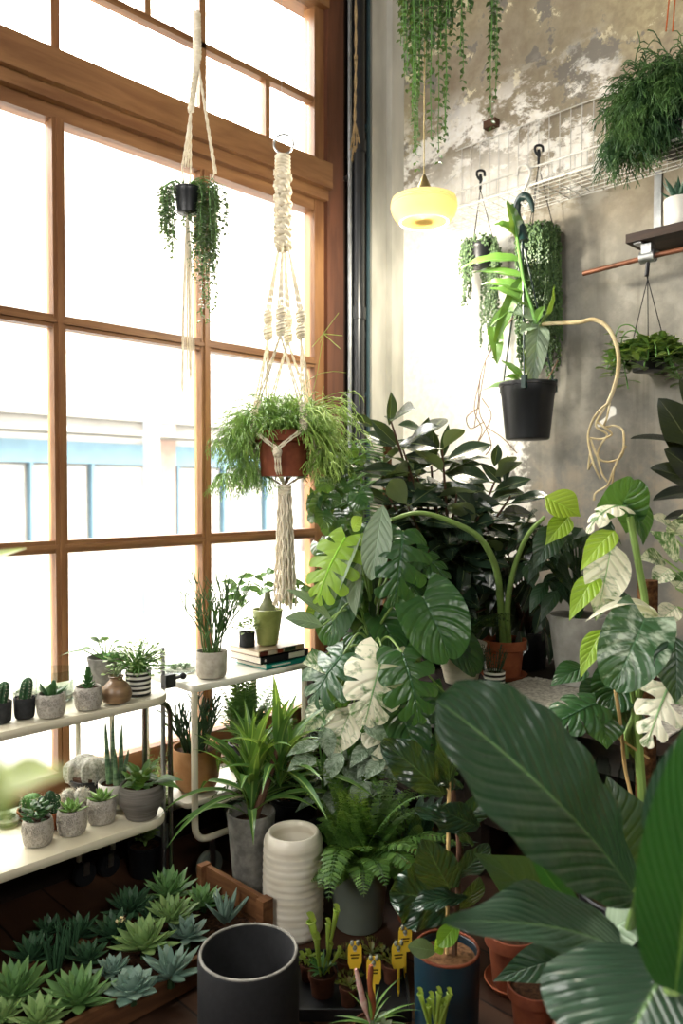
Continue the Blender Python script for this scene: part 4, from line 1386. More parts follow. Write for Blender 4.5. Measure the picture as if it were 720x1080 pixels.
# ---- jute twine
p = at(375, 0, Y=WY - .12)
T = Thing('jute_twine', 'frayed jute twine hanging from the shutter rail in front of the drainpipe', 'twine', p)
m = MB(); e = at(374, 128, Y=WY - .14)
rope(m, spline([p + V((0, 0, .12)), p.lerp(e, .5) + V((.004, 0, 0)), e], 12), .0075)
for x, y in ((379, 145), (373, 170), (376, 160), (371, 158)):
    rope(m, spline([e, at(x, 150, Y=WY - .14), at(x - 2, y, Y=WY - .14)], 6), .0045)
T.part('cord', m, M['jute'])
m = MB(); knot(m, at(375, 60, Y=WY - .14), .009, .02, turns=1.5); knot(m, at(373.5, 156, Y=WY - .14), .008, .016, turns=1.5); T.part('knot', m, M['jute'])

# ---- trailing vine from above
p = at(450, -40, D=2.85)
T = Thing('hanging_vine', 'trailing green vine hanging down from the ceiling above the pendant lamp', 'plant', p)
m = MB(); m.lathe([(.07, 0), (.095, .11), (.1, .13), (.09, .13), (.085, .1)], p + V((0, 0, .0)), 24); T.part('pot', m, M['white_ceramic'])
m = MB(); m.tube([p + V((.08, 0, .12)), p + V((0, 0, .45)), p + V((-.08, 0, .12))], .003, 5); m.tube([p + V((0, 0, .45)), V((p.x, p.y, CZ))], .003, 5); T.part('hanger', m, M['wire'])
m = MB(); st = MB()
VS = [(424, 85), (428, 105), (432, 70), (436, 178), (438, 150), (441, 195), (445, 120), (448, 88), (452, 95), (458, 170), (461, 182), (465, 60), (470, 168), (473, 150), (477, 50), (488, 90), (490, 98), (496, 20), (518, 60), (521, 147), (522, 120), (524, 90), (440, 60), (447, 50), (455, 60), (468, 45), (434, 50), (426, 60), (430, 40), (462, 35), (474, 30), (443, 170), (437, 130)]
for x, yb in VS:
    for rep in range(1 + (yb < 75)):
        D = 2.85 + rg.uniform(-.08, .08)
        q = at(x + rg.uniform(-3, 3), -6, D=D); q2 = at(x, yb * rg.uniform(.9, 1.02), D=D)
        st.tube(spline([p + V((0, 0, .12)), p.lerp(q, .7) + V((0, 0, .1)), q], 4), .0014, 3, False)
        strand(m, q, (q - q2).length, rg, .0086, .021 if yb < 75 else .024, .009, st, 'leaf', fin=.7)
T.part('trailing_leaves', m, M['vine']); T.part('trailing_stems', st, M['stem_g'])

# ---- pendant lamp
t = NT('glowing_cream_glass')
g_ = t.bsdf(hexc('#f0e6c2'), .25, 0, None, .5, Transmission_Weight=.0, Emission_Color=hexc('#f6e7a8'), Emission_Strength=.05)
tl = t.n('ShaderNodeBsdfTranslucent'); tl.inputs[0].default_value = hexc('#f3e4b2')
mx = t.n('ShaderNodeMixShader'); mx.inputs[0].default_value = .4; t.l(g_, mx.inputs[1]); t.l(tl.outputs[0], mx.inputs[2])
M['lamp_glass'] = t.done(mx.outputs[0])
t = NT('lit_bulb'); e_ = t.n('ShaderNodeEmission'); e_.inputs[0].default_value = hexc('#fff1c8'); e_.inputs[1].default_value = 12; M['bulb'] = t.done(e_.outputs[0])
M['brass'] = plain('aged_brass', '#9a8a5c', .4, .8, .2, 14, 0)
LP = at(447, 219, D=3.3)
T = Thing('pendant_lamp', 'lit pendant lamp with cream glass shade hanging near the white wall', 'lamp', LP)
m = MB(); m.lathe([(.098, -0.0619), (.104, -0.0641), (.112, -0.0576), (.128, -0.0374), (.139, -0.0130), (.142, 0.0029), (.137, 0.0086), (.141, 0.0144), (.136, 0.0202), (.139, 0.0259), (.133, 0.0317), (.135, 0.0360), (.122, 0.0418), (.08, 0.0530), (.03, 0.0593), (.03, 0.0569), (.078, 0.0499), (.118, 0.0374), (.13, 0.0259), (.134, 0.0029), (.131, -0.0130), (.121, -0.0360), (.106, -0.0547), (.098, -0.0619)], LP, 40); T.part('lamp_shade', m, M['lamp_glass'])
m = MB(); m.lathe([(.034, .056), (.03, .085), (.016, .115), (.008, .135), (.001, .142)], LP, 20); T.part('socket', m, M['brass'])
m = MB(); m.lathe([(.034, .05), (.036, .065), (.034, .07)], LP, 20); T.part('gallery', m, M['brass'])
m = MB(); m.tube([LP + V((0, 0, .14)), V((LP.x, LP.y, CZ))], .0028, 6); T.part('cord', m, M['brass'])
m = MB(); m.lathe([(.06, 0), (.06, -.02), (.01, -.035)], (LP.x, LP.y, CZ), 20); T.part('ceiling_rose', m, M['brass'])
m = MB(); m.ball(LP + V((0, 0, .01)), (.03, .03, .04), 14, 9); T.part('bulb', m, M['bulb'])
ld = bpy.data.lights.new('pendant_bulb_light', 'POINT'); ld.energy = 15; ld.color = (1, .93, .78); ld.shadow_soft_size = .05
lo_ = bpy.data.objects.new('pendant_bulb_light', ld); COL.objects.link(lo_); lo_.location = LP + V((0, 0, -.1))

# ---- wire basket shelf on the back wall
T = Thing('wire_basket_shelf', 'long white wire basket shelf fixed to the back wall above the hanging pots', 'shelf', (BX - .01, 1.5, 2.83))
Y0, Y1, Zb, Zt, Xf, Xw = .35, 2.42, 2.83, 3.24, 3.02, BX - .012
m = MB()
for y in [Y0 + i * .055 for i in range(int((Y1 - Y0) / .055) + 1)]: m.tube([(Xw, y, Zb), (Xw, y, Zt)], .0022, 4)
for z in (Zb, Zb + .13, Zt): m.tube([(Xw - .003, Y0, z), (Xw - .003, Y1, z)], .003, 4)
T.part('back_grid', m, M['white_wire'])
m = MB()
for y in [Y0 + i * .055 for i in range(int((Y1 - Y0) / .055) + 1)]: m.tube(arc_pts([(Xw, y, Zb), (Xf, y, Zb), (Xf, y, Zb + .075)], .02, 2), .0022, 4)
for x in (Xw - .04, Xw - .08, Xw - .12, Xw - .16, Xw - .2, Xw - .24): m.tube([(x, Y0, Zb - .003), (x, Y1, Zb - .003)], .0026, 4)
T.part('tray_grid', m, M['white_wire'])
m = MB(); m.tube([(Xf - .002, Y0, Zb), (Xf - .002, Y1, Zb)], .005, 6); m.tube([(Xf, Y0, Zb + .075), (Xf, Y1, Zb + .075)], .004, 6); T.part('front_rail', m, M['white_wire'])
for y in (Y0, Y1):
    m = MB()
    for k in range(4): m.tube([(Xw, y, Zb + .02 + k * .09), (Xf, y, Zb + .02 + k * .018)], .0025, 4)
    T.part('end_grid', m, M['white_wire'])
m = MB(); q = at(518, 131, X=BX - .02); m.box(q + V((-.02, -.035, -.018)), q + V((.02, .035, .018))); solo('wall_stub', m, M['stem_b'], 'short rusty bracket stub on the wall above the wire basket', 'bracket', q)

# ---- dark rhipsalis sitting in the basket
p = V((Xf + .14, 1.05, Zb + .006)); p = at(712, 128, X=3.14); p.z = Zb + .006
T = potted('rhipsalis', 'big dark green rhipsalis mound spilling over the wire basket', 'plant', p, .12, .09, .14, M['black_plastic'], 'nursery')
m = MB()
c = T.top
def clampx(mb):
    for v in mb.v: v.x = min(v.x, BX - .03)
wl_ = lambda r: pi / 2 + .6 + r.uniform(-1.2, 1.2)
spaghetti(m, c + V((-.02, .0, .06)), .15, 420, .2, .0022, rg, .6, .9)
spaghetti(m, c + V((-.03, .04, .05)), .13, 380, .17, .0021, rg, .9, .6, 6, wl_)
for i in range(40):
    f = rg.random()
    q = c - Rv * (.02 + .2 * f) - Fv * rg.uniform(.02, .14) + V((0, 0, .14 - .28 * f + rg.uniform(-.07, .07)))
    spaghetti(m, q, .05, 34, .12, .0019, rg, 1.3, .1, 5)
for i in range(16):
    q = c + Rv * rg.uniform(-.08, .2) - Fv * rg.uniform(.1, .2) + V((0, 0, rg.uniform(-.1, .2)))
    spaghetti(m, q, .05, 34, .13, .0019, rg, 1.2, .2, 5)
clampx(m)
T.part('stems', m, M['rhip_d'])
m = MB()
for x in (702, 709):
    q = at(x, 33, X=3.1); m.tube([q, at(716 if x == 709 else 711, -60, X=3.15)], .0028, 5)
solo('orange_cord', m, M['orange_cord'], 'pair of thin orange cords hanging above the dark rhipsalis', 'cord', q)

# ---- hanging pots with trailing pearls
def hang_pot(px, py, X, hx, hy, lab, r, n, spread, leafm, potm, group, lens, seedk):
    rr = random.Random(seedk)
    hkp = at(hx, hy, X=X)
    pz = at(px, py, X=X)
    T = potted('string_of_pearls', lab, 'plant', pz, r, r * .75, r * 1.5, potm, 'nursery', group)
    m = MB(); top = V((pz.x, pz.y, hkp.z - .04)); hy_ = V((pz.x, pz.y, Zb + .012))
    hz = max(hkp.z, Zb + .02)
    bs_ = V((pz.x, pz.y, hz))
    m.tube(spline([top - V((0, 0, .05)), top, V((pz.x, pz.y, (top.z + hz) / 2)), bs_ - V((0, 0, .05)) + Rv * .004, bs_ - V((0, 0, .03)) - Rv * .014, bs_ - V((0, 0, .008)) - Rv * .016, bs_, bs_ - V((0, 0, .006)) + Rv * .017, bs_ - V((0, 0, .028)) + Rv * .02], 5), .006, 7); T.part('hook', m, M['wire'])
    for k in range(3):
        a = k * 2.1 + 1.2
        m = MB(); m.tube([top - V((0, 0, .05)), T.loc + V((cos(a) * r, sin(a) * r, r * 1.45))], .0022, 4); T.part('hanger_wire', m, M['wire'])
    m = MB(); st = MB()
    for k in range(n):
        a = rr.uniform(0, 6.28); q = r * (1.0 + rr.uniform(-.1, spread))
        e = T.top + V((cos(a) * q, sin(a) * q, rr.uniform(-.01, .04)))
        st.tube(spline([T.top + V((cos(a) * r * .4, sin(a) * r * .4, 0)), T.top + V((cos(a) * r * .9, sin(a) * r * .9, .04)), e], 4), .001, 3, False)
        strand(m, e, lens(rr, a), rr, .0058, .0115, .012, st, 'bead')
    for k in range(130):
        a = rr.uniform(0, 6.28); q = r * math.sqrt(rr.random()) * 1.1
        m.ball(T.top + V((cos(a) * q, sin(a) * q, rr.uniform(.0, .045))), .0062, 5, 3)
    T.part('trailing_beads', m, leafm); T.part('trailing_stems', st, M['stem_d'])
    return T
facea = YAW + pi
def len1(r, a):
    s = V((cos(a), sin(a), 0)).dot(Rv)
    if abs(V((cos(a), sin(a), 0)).dot(V((Fv.x, Fv.y, 0)))) > .8 and V((cos(a), sin(a), 0)).dot(Fv) < 0: return .02
    return r.choice((.1, .2, .3)) * r.uniform(.7, 1) if s < -.4 else r.choice((.15, .3, .5, .62)) * r.uniform(.6, 1) if s > .2 else .1
hang_pot(506, 282, 3.13, 511, 178, 'smaller pot of string of pearls hung under the basket nearest the lamp', .07, 60, .28, M['pearl'], M['black_plastic'], 'hanging pearls', len1, 3)
hang_pot(567, 272, 3.2, 560, 156, 'dense string of pearls hung under the basket behind the orchid', .075, 110, .3, M['pearl_d'], M['black_plastic'], 'hanging pearls', lambda r, a: r.choice((.25, .4, .5, .62, .72)) * r.uniform(.7, 1), 8)

# ---- orchid in a black hanging pot
OX = Xf - .012
pb = at(556, 464, X=OX)
ot = (at(556, 411, X=OX).z - pb.z)
T = potted('hanging_orchid', 'orchid with long leaves in a black pot on a dark green hanger below the basket', 'plant', pb, .125, .095, ot + .03, M['black_plastic'], 'nursery', soil='cork', n=36)
OR = T
hk = at(550, 262, X=OX)
def hp(l, x=OX): return spline([at(px, py, X=x) for px, py in l], 6)
m = MB(); m.tube(hp([(558, 213), (554, 217), (549, 212), (551, 203), (556, 192), (559, 182), (554, 174), (547, 177), (545, 186)]), .0058, 8); T.part('white_hook', m, M['white_wire'], label='white S-shaped hook')
m = MB(); q_ = hp([(562, 224), (560, 214), (555, 207), (549, 209), (545, 217), (545, 228), (549, 238), (551, 250)])
m.tube(q_, [.006 + .012 * min(1, i / 14) for i in range(len(q_))], 9)
b = at(551, 247, X=OX)
m.lathe([(.03, -.03), (.02, 0), (.012, .02)], b, 12); T.part('green_hook', m, M['green_plastic'], label='dark green plastic hook')
for k, a in enumerate((facea - .35, facea + 1.75, facea - 2.3)):
    e = T.loc + V((cos(a) * .124, sin(a) * .124, T.h * .95))
    m = MB(); m.tube([b - V((0, 0, .025)), e], .0045, 6); m.box(e + V((-.01, -.01, -.025)), e + V((.01, .01, .03))); T.part('hanger_arm', m, M['green_plastic'])
m = MB(); s0 = T.top; DX = .0
sp_ = spline([at(560, 405, X=OX), at(566, 350, X=OX - .02), at(553, 300, X=OX - .03), at(545, 250, X=OX - .03), at(540, 215, X=OX - .03)], 8)
m.tube(sp_, [.012 - .007 * i / (len(sp_) - 1) for i in range(len(sp_))], 8); T.part('stem', m, M['stem_g'])
OL = [((546, 252), (534, 212), .03, 'orchid', .3), ((543, 248), (521, 237), .026, 'orchid', 1.2), ((546, 275), (486, 283), .028, 'orchid', .7), ((549, 292), (498, 288), .022, 'orchid', .5), ((555, 308), (508, 300), .028, 'orchid', .8),
      ((560, 325), (516, 304), .026, 'orchid', .8), ((550, 295), (520, 370), .026, 'orchid', 1.2), ((520, 345), (524, 385), .03, 'orchid', .8), ((545, 318), (516, 345), .02, 'orchid', .6), ((568, 342), (560, 411), .042, 'orchid_g', .5), ((566, 340), (535, 328), .03, 'orchid_g', .8), ((563, 345), (548, 352), .028, 'orchid_g', .8),
      ((558, 405), (508, 412), .02, 'orchid', .5), ((553, 402), (528, 380), .018, 'orchid', .5), ((550, 403), (552, 368), .018, 'orchid', .4), ((556, 404), (560, 372), .016, 'orchid', .5), ((548, 400), (532, 398), .016, 'orchid', .4), ((566, 345), (584, 300), .02, 'orchid', .6), ((565, 340), (575, 322), .02, 'orchid', .5)]
for k, (b_, t_, w, mt, bd) in enumerate(OL):
    m = MB(); dd = -.03 - .02 * (k % 3)
    leaf(m, at(*b_, X=OX - .02), at(*t_, X=OX + dd * 1.6), nrm(rg.uniform(-.2, .2), .6, .75), w * 1.3, 'strap' if k < 10 else 'lance', bd, .35, nt=12, ns=3, wave=.08)
    T.part('leaf', m, M[mt])
m = MB(); X0 = OX - .03
arc = [(572, 342), (585, 341), (610, 340), (625, 337), (638, 343), (647, 356), (652, 375), (651, 395), (646, 413), (641, 425)]
m.tube(spline([at(x, y, X=X0) for x, y in arc], 6), .0085, 8)
for br in ([(641, 425), (630, 435), (622, 450), (620, 465), (626, 490), (633, 505)], [(643, 425), (640, 440), (637, 450), (648, 449), (657, 455), (657, 475), (652, 484), (640, 487), (630, 482), (622, 462)], [(641, 425), (628, 448), (640, 458), (634, 468), (630, 480), (634, 498), (640, 508)], [(652, 484), (645, 500), (640, 512), (628, 520), (626, 528)], [(622, 462), (634, 463), (645, 458), (636, 450), (629, 445)], [(660, 470), (652, 484), (647, 497), (645, 512), (638, 522)], [(624, 488), (620, 495), (622, 478)]):
    m.tube(spline([at(x, y, X=X0 + rg.uniform(-.02, .02)) for x, y in br], 5), .0045, 6)
T.part('aerial_root', m, M['aerial'], label='pale aerial root arching away and splitting into loops')
m = MB()
for br in ([(541, 335), (525, 355), (512, 380), (506, 400), (504, 425), (500, 450)], [(512, 382), (505, 430), (512, 450), (518, 470), (512, 480)], [(508, 420), (518, 438), (508, 460), (500, 470)], [(505, 430), (492, 440), (496, 452), (510, 445)], [(512, 450), (530, 462), (545, 478)], [(506, 400), (500, 432), (508, 452), (504, 466)], [(575, 405), (588, 380)]):
    m.tube(spline([at(x, y, X=OX + rg.uniform(-.05, .02)) for x, y in br], 5), .0026, 5)
T.part('hanging_roots', m, M['aerial_d'], label='thin brown roots hanging beside the pot')

# ---- wooden wall shelf with pot, copper rod and clamp
SY = at(660, 258, X=3.09).y; SZ = 2.505
T = Thing('wall_shelf', 'dark wooden shelf board on steel brackets high on the back wall', 'shelf', (3.2, SY - .4, SZ))
m = MB(); m.box((3.085, SY - 1.2, SZ), (BX - .002, SY, SZ + .035)); T.part('board', m, M['shelf_wood'])
q = at(693, 245, X=BX - .004)
for yy in (q.y, q.y - .9):
    m = MB(); m.box((BX - .006, yy - .016, SZ + .03), (BX, yy + .016, at(693, 180, X=BX).z)); m.box((3.1, yy - .016, SZ - .006), (BX, yy + .016, SZ)); T.part('bracket', m, M['zinc'])
q = at(683, 268, X=3.14)
T = Thing('pipe_clamp', 'grey metal clamp under the shelf holding the copper rod', 'clamp', q)
m = MB(); m.tube([q + V((0, -.03, -.012)), q + V((0, .03, -.012))], .024, 14); m.box(q + V((-.02, -.02, 0)), q + V((.02, .02, SZ - q.z - .007))); T.part('clamp_body', m, M['zinc'])
m = MB(); m.tube([q + V((0, 0, -.03)), q + V((-.005, 0, -.07)), q + V((-.01, 0, -.09))], .009, 8); T.part('screw', m, M['black_plastic'])
m = MB(); cz_ = q.z - .012
m.tube([(3.14, at(615, 281, X=3.14).y, cz_ - .012), (3.14, q.y, cz_), (3.14, .3, cz_ + .01)], .0105, 10)
solo('copper_rod', m, M['copper'], 'thin copper rod running under the wooden shelf through the clamp', 'rod', q)
q2 = at(716, 240, X=3.18); q2.z = SZ + .036
T = potted('aloe', 'dark spiky aloe in a round white pot on the wooden wall shelf', 'succulent', q2, .06, .056, .12, M['white_ceramic'], 'cup')
m = MB(); rosette(m, T.top, .13, 14, .2, .08, .35, rg, .95, 'lance', -.2); T.part('leaves', m, M['aloe_d'])
# hoya hung from the clamp
pb = at(683, 392, X=3.14)
T = potted('hanging_hoya', 'thick-leaved trailing plant in a small black pot hung under the wooden shelf', 'plant', pb, .075, .06, .1, M['black_plastic'], 'nursery')
hx_ = V((3.14, q.y, q.z - .1)); 
m = MB(); m.tube([q + V((-.01, 0, -.08)), hx_], .003, 5); T.part('hanger_loop', m, M['wire'])
for k in range(3):
    a = k * 2.09 + .4
    m = MB(); m.tube([hx_, T.loc + V((cos(a) * .074, sin(a) * .074, .095))], .002, 4); T.part('hanger_wire', m, M['wire'])
m = MB(); st = MB()
for k in range(46):
    a = rg.uniform(0, 6.28); L = rg.uniform(.08, .19)
    p = T.top; v = V((cos(a), sin(a), rg.uniform(.3, .9))).normalized()
    pts = [p]
    for i in range(6):
        p = p + v * L / 5; pts.append(p); v = (v + V((rg.uniform(-.2, .2), rg.uniform(-.2, .2), -.45))).normalized()
        if i > 0:
            for s in range(3):
                b2 = rg.uniform(0, 6.28); d = (V((cos(b2), sin(b2), rg.uniform(-.2, .6)))).normalized()
                leaf(m, p, p + d * rg.uniform(.045, .07), (rg.uniform(-.3, .3), rg.uniform(-.3, .3), 1), rg.uniform(.015, .021), 'obov', .4, .2, nt=5, ns=2)
    st.tube(pts, .0025, 4, False)
for x, y0, y1 in ((655, 360, 410), (650, 350, 395), (712, 390, 405), (705, 380, 400)):
    a_, b_ = at(x, y0, X=3.1), at(x + rg.uniform(-8, 8), y1, X=3.1)
    st.tube(spline([T.top, (T.top + a_) / 2 + V((0, 0, .06)), a_, b_], 5), .0025, 4)
    for i in range(12):
        p = a_.lerp(b_, i / 12); b2 = i * 2.4; d = V((cos(b2), sin(b2), rg.uniform(-.3, .3))).normalized()
        leaf(m, p, p + d * .055, (0, 0, 1), .018, 'obov', .4, .2, nt=5, ns=2)
T.part('leaves', m, M['hoya']); T.part('stems', st, M['stem_g'])
# ---------------------------------------------------------------- bench and large plants
M['bench'] = plain('dark_bench_boards', '#2e231b', .8, 0, .4, 10, .3, .2, '#1c1612', (.15, 1, 1))
M['mat'] = plain('white_woven_mat', '#e2ded2', .95, 0, .2, 70, 1.0, .1, '#a7a296')
M['monstera'] = leaf_mat('monstera_leaf', '#1f4428', '#34602f', trans=.3, lat=7, lats=1.2, rough=.3, rnd='object', under='#5f7f50', mid=.035, spec=.6, latamt=.12, tcol='#8fc040', bump=.7)
M['monstera_y'] = leaf_mat('backlit_monstera_leaf', '#86b03a', '#a3c448', trans=.45, lat=7, rnd='object', rough=.38, mid=.035)  # yellow-green glow of backlight put into the leaf colour
M['varieg'] = leaf_mat('variegated_monstera_leaf', '#2f6034', '#4c7c3e', trans=.25, lat=7, rnd='object', rough=.38, mid=.03, varieg='#dfe0c4', vscale=13, vthr=.52)
M['varieg_w'] = leaf_mat('cream_monstera_leaf', '#4c7a3c', '#6a9448', trans=.25, lat=7, rnd='object', rough=.38, mid=.03, varieg='#e6e2c8', vscale=11, vthr=.45)
M['varieg_g'] = leaf_mat('streaked_monstera_leaf', '#2c5232', '#3c6638', trans=.15, lat=7, rnd='object', rough=.32, mid=.03, varieg='#b4c4aa', vscale=12, vthr=.58, spec=.6)
M['cream'] = leaf_mat('cream_strap_leaf', '#d9d8ba', '#e9e6cd', trans=.25, lat=7, latamt=.05, rnd='object', rough=.4, mid=.06, bump=.3, vein='#b9c48e')
M['silver'] = leaf_mat('grey_green_leaf', '#6c8468', '#8a9c82', trans=.15, lat=8, rnd='object', rough=.38, mid=.03, bump=.35, latamt=.04)
M['philo'] = leaf_mat('yellow_green_leaf', '#8aae2e', '#a9c640', trans=.4, lat=7, rnd='object', rough=.36, mid=.03)
M['rubber'] = leaf_mat('rubber_plant_leaf', '#17271f', '#2a3f30', trans=.06, lat=14, latamt=.06, rough=.2, spec=.9, under='#7c8a62', mid=.05, vein='#7d8a58', bump=.15)
M['rubber_b'] = leaf_mat('black_rubber_leaf', '#1a1f1c', '#262c26', trans=.04, lat=16, latamt=.05, rough=.28, spec=.6, under='#3c3f30', mid=.04, vein='#5c5f45', bump=.15)
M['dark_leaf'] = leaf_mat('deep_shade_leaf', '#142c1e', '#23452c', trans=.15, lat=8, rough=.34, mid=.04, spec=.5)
M['pothos'] = leaf_mat('pothos_leaf', '#1d4022', '#447434', trans=.2, lat=6, rough=.2, mid=.04, spec=.9)
M['fiddle'] = leaf_mat('fiddle_leaf', '#133020', '#1f4028', trans=.06, lat=7, lats=1.4, rough=.28, rnd='object', mid=.035, vein='#5f8050', spec=.8, latamt=.12, bump=1.0)
M['fiddle_y'] = leaf_mat('young_fiddle_leaf', '#6fa02c', '#8cb83a', trans=.4, lat=7, rough=.3, rnd='object', mid=.035)
M['paddle'] = leaf_mat('big_paddle_leaf', '#26402f', '#2c4833', trans=.07, lat=12, lats=1.6, rough=.32, rnd='object', mid=.03, vein='#6f8f5c', latamt=.08, spec=.8, bump=.55, under='#3c6038', tcol='#4f8a34')
M['paddle_g'] = leaf_mat('bright_paddle_leaf', '#1c4a20', '#265624', trans=.2, lat=15, lats=1.6, rough=.4, rnd='object', mid=.05, vein='#6f9440', latamt=.12, spec=.45, bump=.6, tcol='#5a9430')
M['striped_strap'] = leaf_mat('striped_strap_leaf', '#3c6a34', '#5f8a44', trans=.3, latamt=0, mid=.22, vein='#a9c468', rough=.33, bump=0)
M['fern'] = leaf_mat('fern_leaflet', '#3d662e', '#729a48', trans=.3, latamt=0, mid=0, bump=0, rough=.45)
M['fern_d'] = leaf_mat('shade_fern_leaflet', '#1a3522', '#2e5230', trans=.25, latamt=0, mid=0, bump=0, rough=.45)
M['coir'] = plain('coir_pole', '#6b4a2e', .95, 0, .5, 60, 1.0, .1, '#3f2a1a')
M['petiole'] = plain('green_petiole', '#7d9a50', .4, 0, .2, 10, 0, .4)

BZ = .70
T = Thing('plant_bench', 'low dark wooden bench along the back wall carrying the big pots', 'bench', (2.9, 1.2, 0))
m = MB(); m.box((2.46, -.3, BZ - .045), (BX - .005, 2.75, BZ)); T.part('bench_top', m, M['bench'])
for y in (-.25, .75, 1.75, 2.7):
    m = MB(); m.box((2.5, y - .04, 0), (2.56, y + .04, BZ - .045)); T.part('leg', m, M['bench'])
    m = MB(); m.box((3.2, y - .04, 0), (3.26, y + .04, BZ - .045)); T.part('leg', m, M['bench'])
m = MB(); m.box((2.52, -.3, .2), (BX - .02, 2.75, .23)); T.part('shelf', m, M['bench'])
rg = random.Random(21)
# woven mat with fringe
T = Thing('woven_mat', 'off-white rough woven mat with a fringed edge lying on the bench', 'mat', (2.75, 1.4, BZ + .001))
m = MB(); n = 14
rows = [[V((2.47 + .42 * i / n, 1.0 + .72 * j / n, BZ + .006 + .004 * sin(i * 2.1) * sin(j * 1.7))) for i in range(n + 1)] for j in range(n + 1)]
m.grid([[p - V((0, 0, .005)) for p in r] for r in rows][::-1]); m.grid(rows); T.part('weave', m, M['mat'])
m = MB()
for k in range(90):
    x = 2.47 + .42 * k / 90; a = V((x, 1.715, BZ + .006)); m.tube([a, a + V((rg.uniform(-.01, .01), .02, .002)), a + V((rg.uniform(-.015, .015), .035, -.003))], .003, 4)
    y = 1.0 + .72 * k / 90; a = V((2.885, y, BZ + .006)); m.tube([a, a + V((.02, rg.uniform(-.01, .01), .002)), a + V((.035, rg.uniform(-.01, .01), -.003))], .003, 4)
T.part('fringe', m, M['mat'])


def hero(T, lst, D, mats, kind='leaf', pet=None, base=None):
    """leaves given as (base px, tip px, halfwidth px, options)"""
    for k, e in enumerate(lst):
        b_, t_, w = e[:3]; o = dict(e[3]) if len(e) > 3 else {}
        d0 = D + o.pop('d', 0); d1 = d0 + o.pop('dt', -.05)
        mt = o.pop('m', mats); kd = o.pop('k', kind); nn = o.pop('n', (0, .5, .8)); src = o.pop('src', None)
        B, E = at(*b_, D=d0), at(*t_, D=d1)
        wm = w / FPX * d0
        m = MB()
        if kd == 'split':
            o.setdefault('rng', random.Random(k + 7)); split_leaf(m, B, E, nrm(*nn), wm, **o)
        else:
            o.setdefault('kind', 'ovate'); o.setdefault('nt', 14); o.setdefault('ns', 5)
            leaf(m, B, E, nrm(*nn), wm, **o)
        lf = T.part('leaf', m, M[mt])
        if pet:
            s = src or base
            s = at(*s, D=D + .06) if isinstance(s, tuple) else s
            m = MB(); petiole(m, sag(s, B, (0, 0, .06)), .006, .0035)
            T.part('petiole', m, M[pet])


# ---- big rubber plant on the bench
rp = V((2.86, 2.14, BZ + .001))
T = potted('rubber_plant', 'tall dark rubber plant on the bench in the corner below the pendant lamp', 'plant', rp, .13, .1, .22, M['black_plastic'], 'nursery')
tips = [(412, 440), (452, 455), (466, 470), (425, 470), (440, 500), (482, 515), (525, 495), (538, 520), (505, 540), (470, 560), (410, 520), (450, 590), (495, 600), (550, 560), (430, 530), (460, 520), (490, 545), (400, 490)]
st = MB(); lf = MB()
for (x, y) in tips:
    e = at(x, y + 4, D=3.22 + rg.uniform(-.15, .12))
    q = spline([T.top, T.top.lerp(e, .45) + V((rg.uniform(-.03, .03), rg.uniform(-.03, .03), .05)), e], 8)
    st.tube(q, [.011 - .007 * i / (len(q) - 1) for i in range(len(q))], 6)
    n = len(q)
    for i in range(int(n * .3), n):
        if rg.random() < .33: continue
        for s in range(2):
            a = i * 2.4 + s * 2.6 + x; f = i / n
            d = (V((cos(a), sin(a), -.25 + .7 * f ** 3 + rg.uniform(-.3, .35)))).normalized()
            b = q[i]; L = rg.uniform(.14, .21)
            lf.tube([b, b + d * .02], .003, 4)
            leaf(lf, b + d * .018, b + d * (L + .018), nrm(rg.uniform(-.8, .5), .6, rg.uniform(.1, .9)), L * .29, 'ellip', rg.uniform(.1, .7), .22, nt=8, ns=3)
for b_, t_, w in (((410, 449), (412, 413), 8), ((419, 470), (390, 442), 9), ((395, 450), (369, 438), 7), ((446, 470), (452, 440), 8), ((458, 484), (456, 453), 8), ((466, 484), (473, 447), 6), ((521, 492), (525, 468), 7), ((529, 510), (506, 488), 7), ((532, 510), (535, 480), 5), ((452, 488), (480, 487), 5), ((430, 505), (390, 512), 7), ((478, 488), (508, 490), 5)):
    D = 3.2; leaf(lf, at(*b_, D=D), at(*t_, D=D - .02), nrm(rg.uniform(-.5, .5), .3, .8), w / FPX * D, 'ellip', .3, .35, nt=9, ns=3)
T.part('stems', st, M['stem_b']); T.part('leaves', lf, M['rubber'])

# ---- climbing pothos beside the pipe
p = at(352, 700, D=3.25); p = V((2.62, 2.42, BZ + .001)); p = V((2.62, 2.3, BZ + .001))
T = potted('climbing_pothos', 'round-leaved climbing plant with trailing stems beside the drainpipe and window', 'plant', p, .09, .075, .15, M['white_ceramic'], 'cup')
st = MB(); lf = MB()
m = MB(); tp = at(358, 470, D=3.4); m.tube([T.top - V((0, 0, .05)), V((T.top.x, T.top.y, tp.z))], .02, 10); T.part('moss_pole', m, M['coir'])
for k in range(105):
    y = rg.uniform(470, 650); x = 356 + rg.uniform(-26, 24) * (1 if y < 600 else .8)
    b = at(x, y, D=3.2 + rg.uniform(-.12, .1)); c = V((T.top.x, T.top.y, min(b.z + .03, tp.z)))
    L = rg.uniform(.045, .075)
    st.tube(spline([c, (b + c) / 2 + V((0, 0, .03)), b], 3), .0025, 4, False)
    a = rg.uniform(-.9, .9)
    e = b - V((0, 0, L * rg.uniform(.6, 1))) + Rv * L * a * .6 - Fv * L * rg.uniform(-.2, .4)
    leaf(lf, b, e, nrm(rg.uniform(-1.0, .8), rg.uniform(.1, .8), .7), L * .62, 'heart', .5, .12, a0=130, a1=25, nt=7, ns=3)
T.part('stems', st, M['stem_g']); T.part('leaves', lf, M['pothos'])

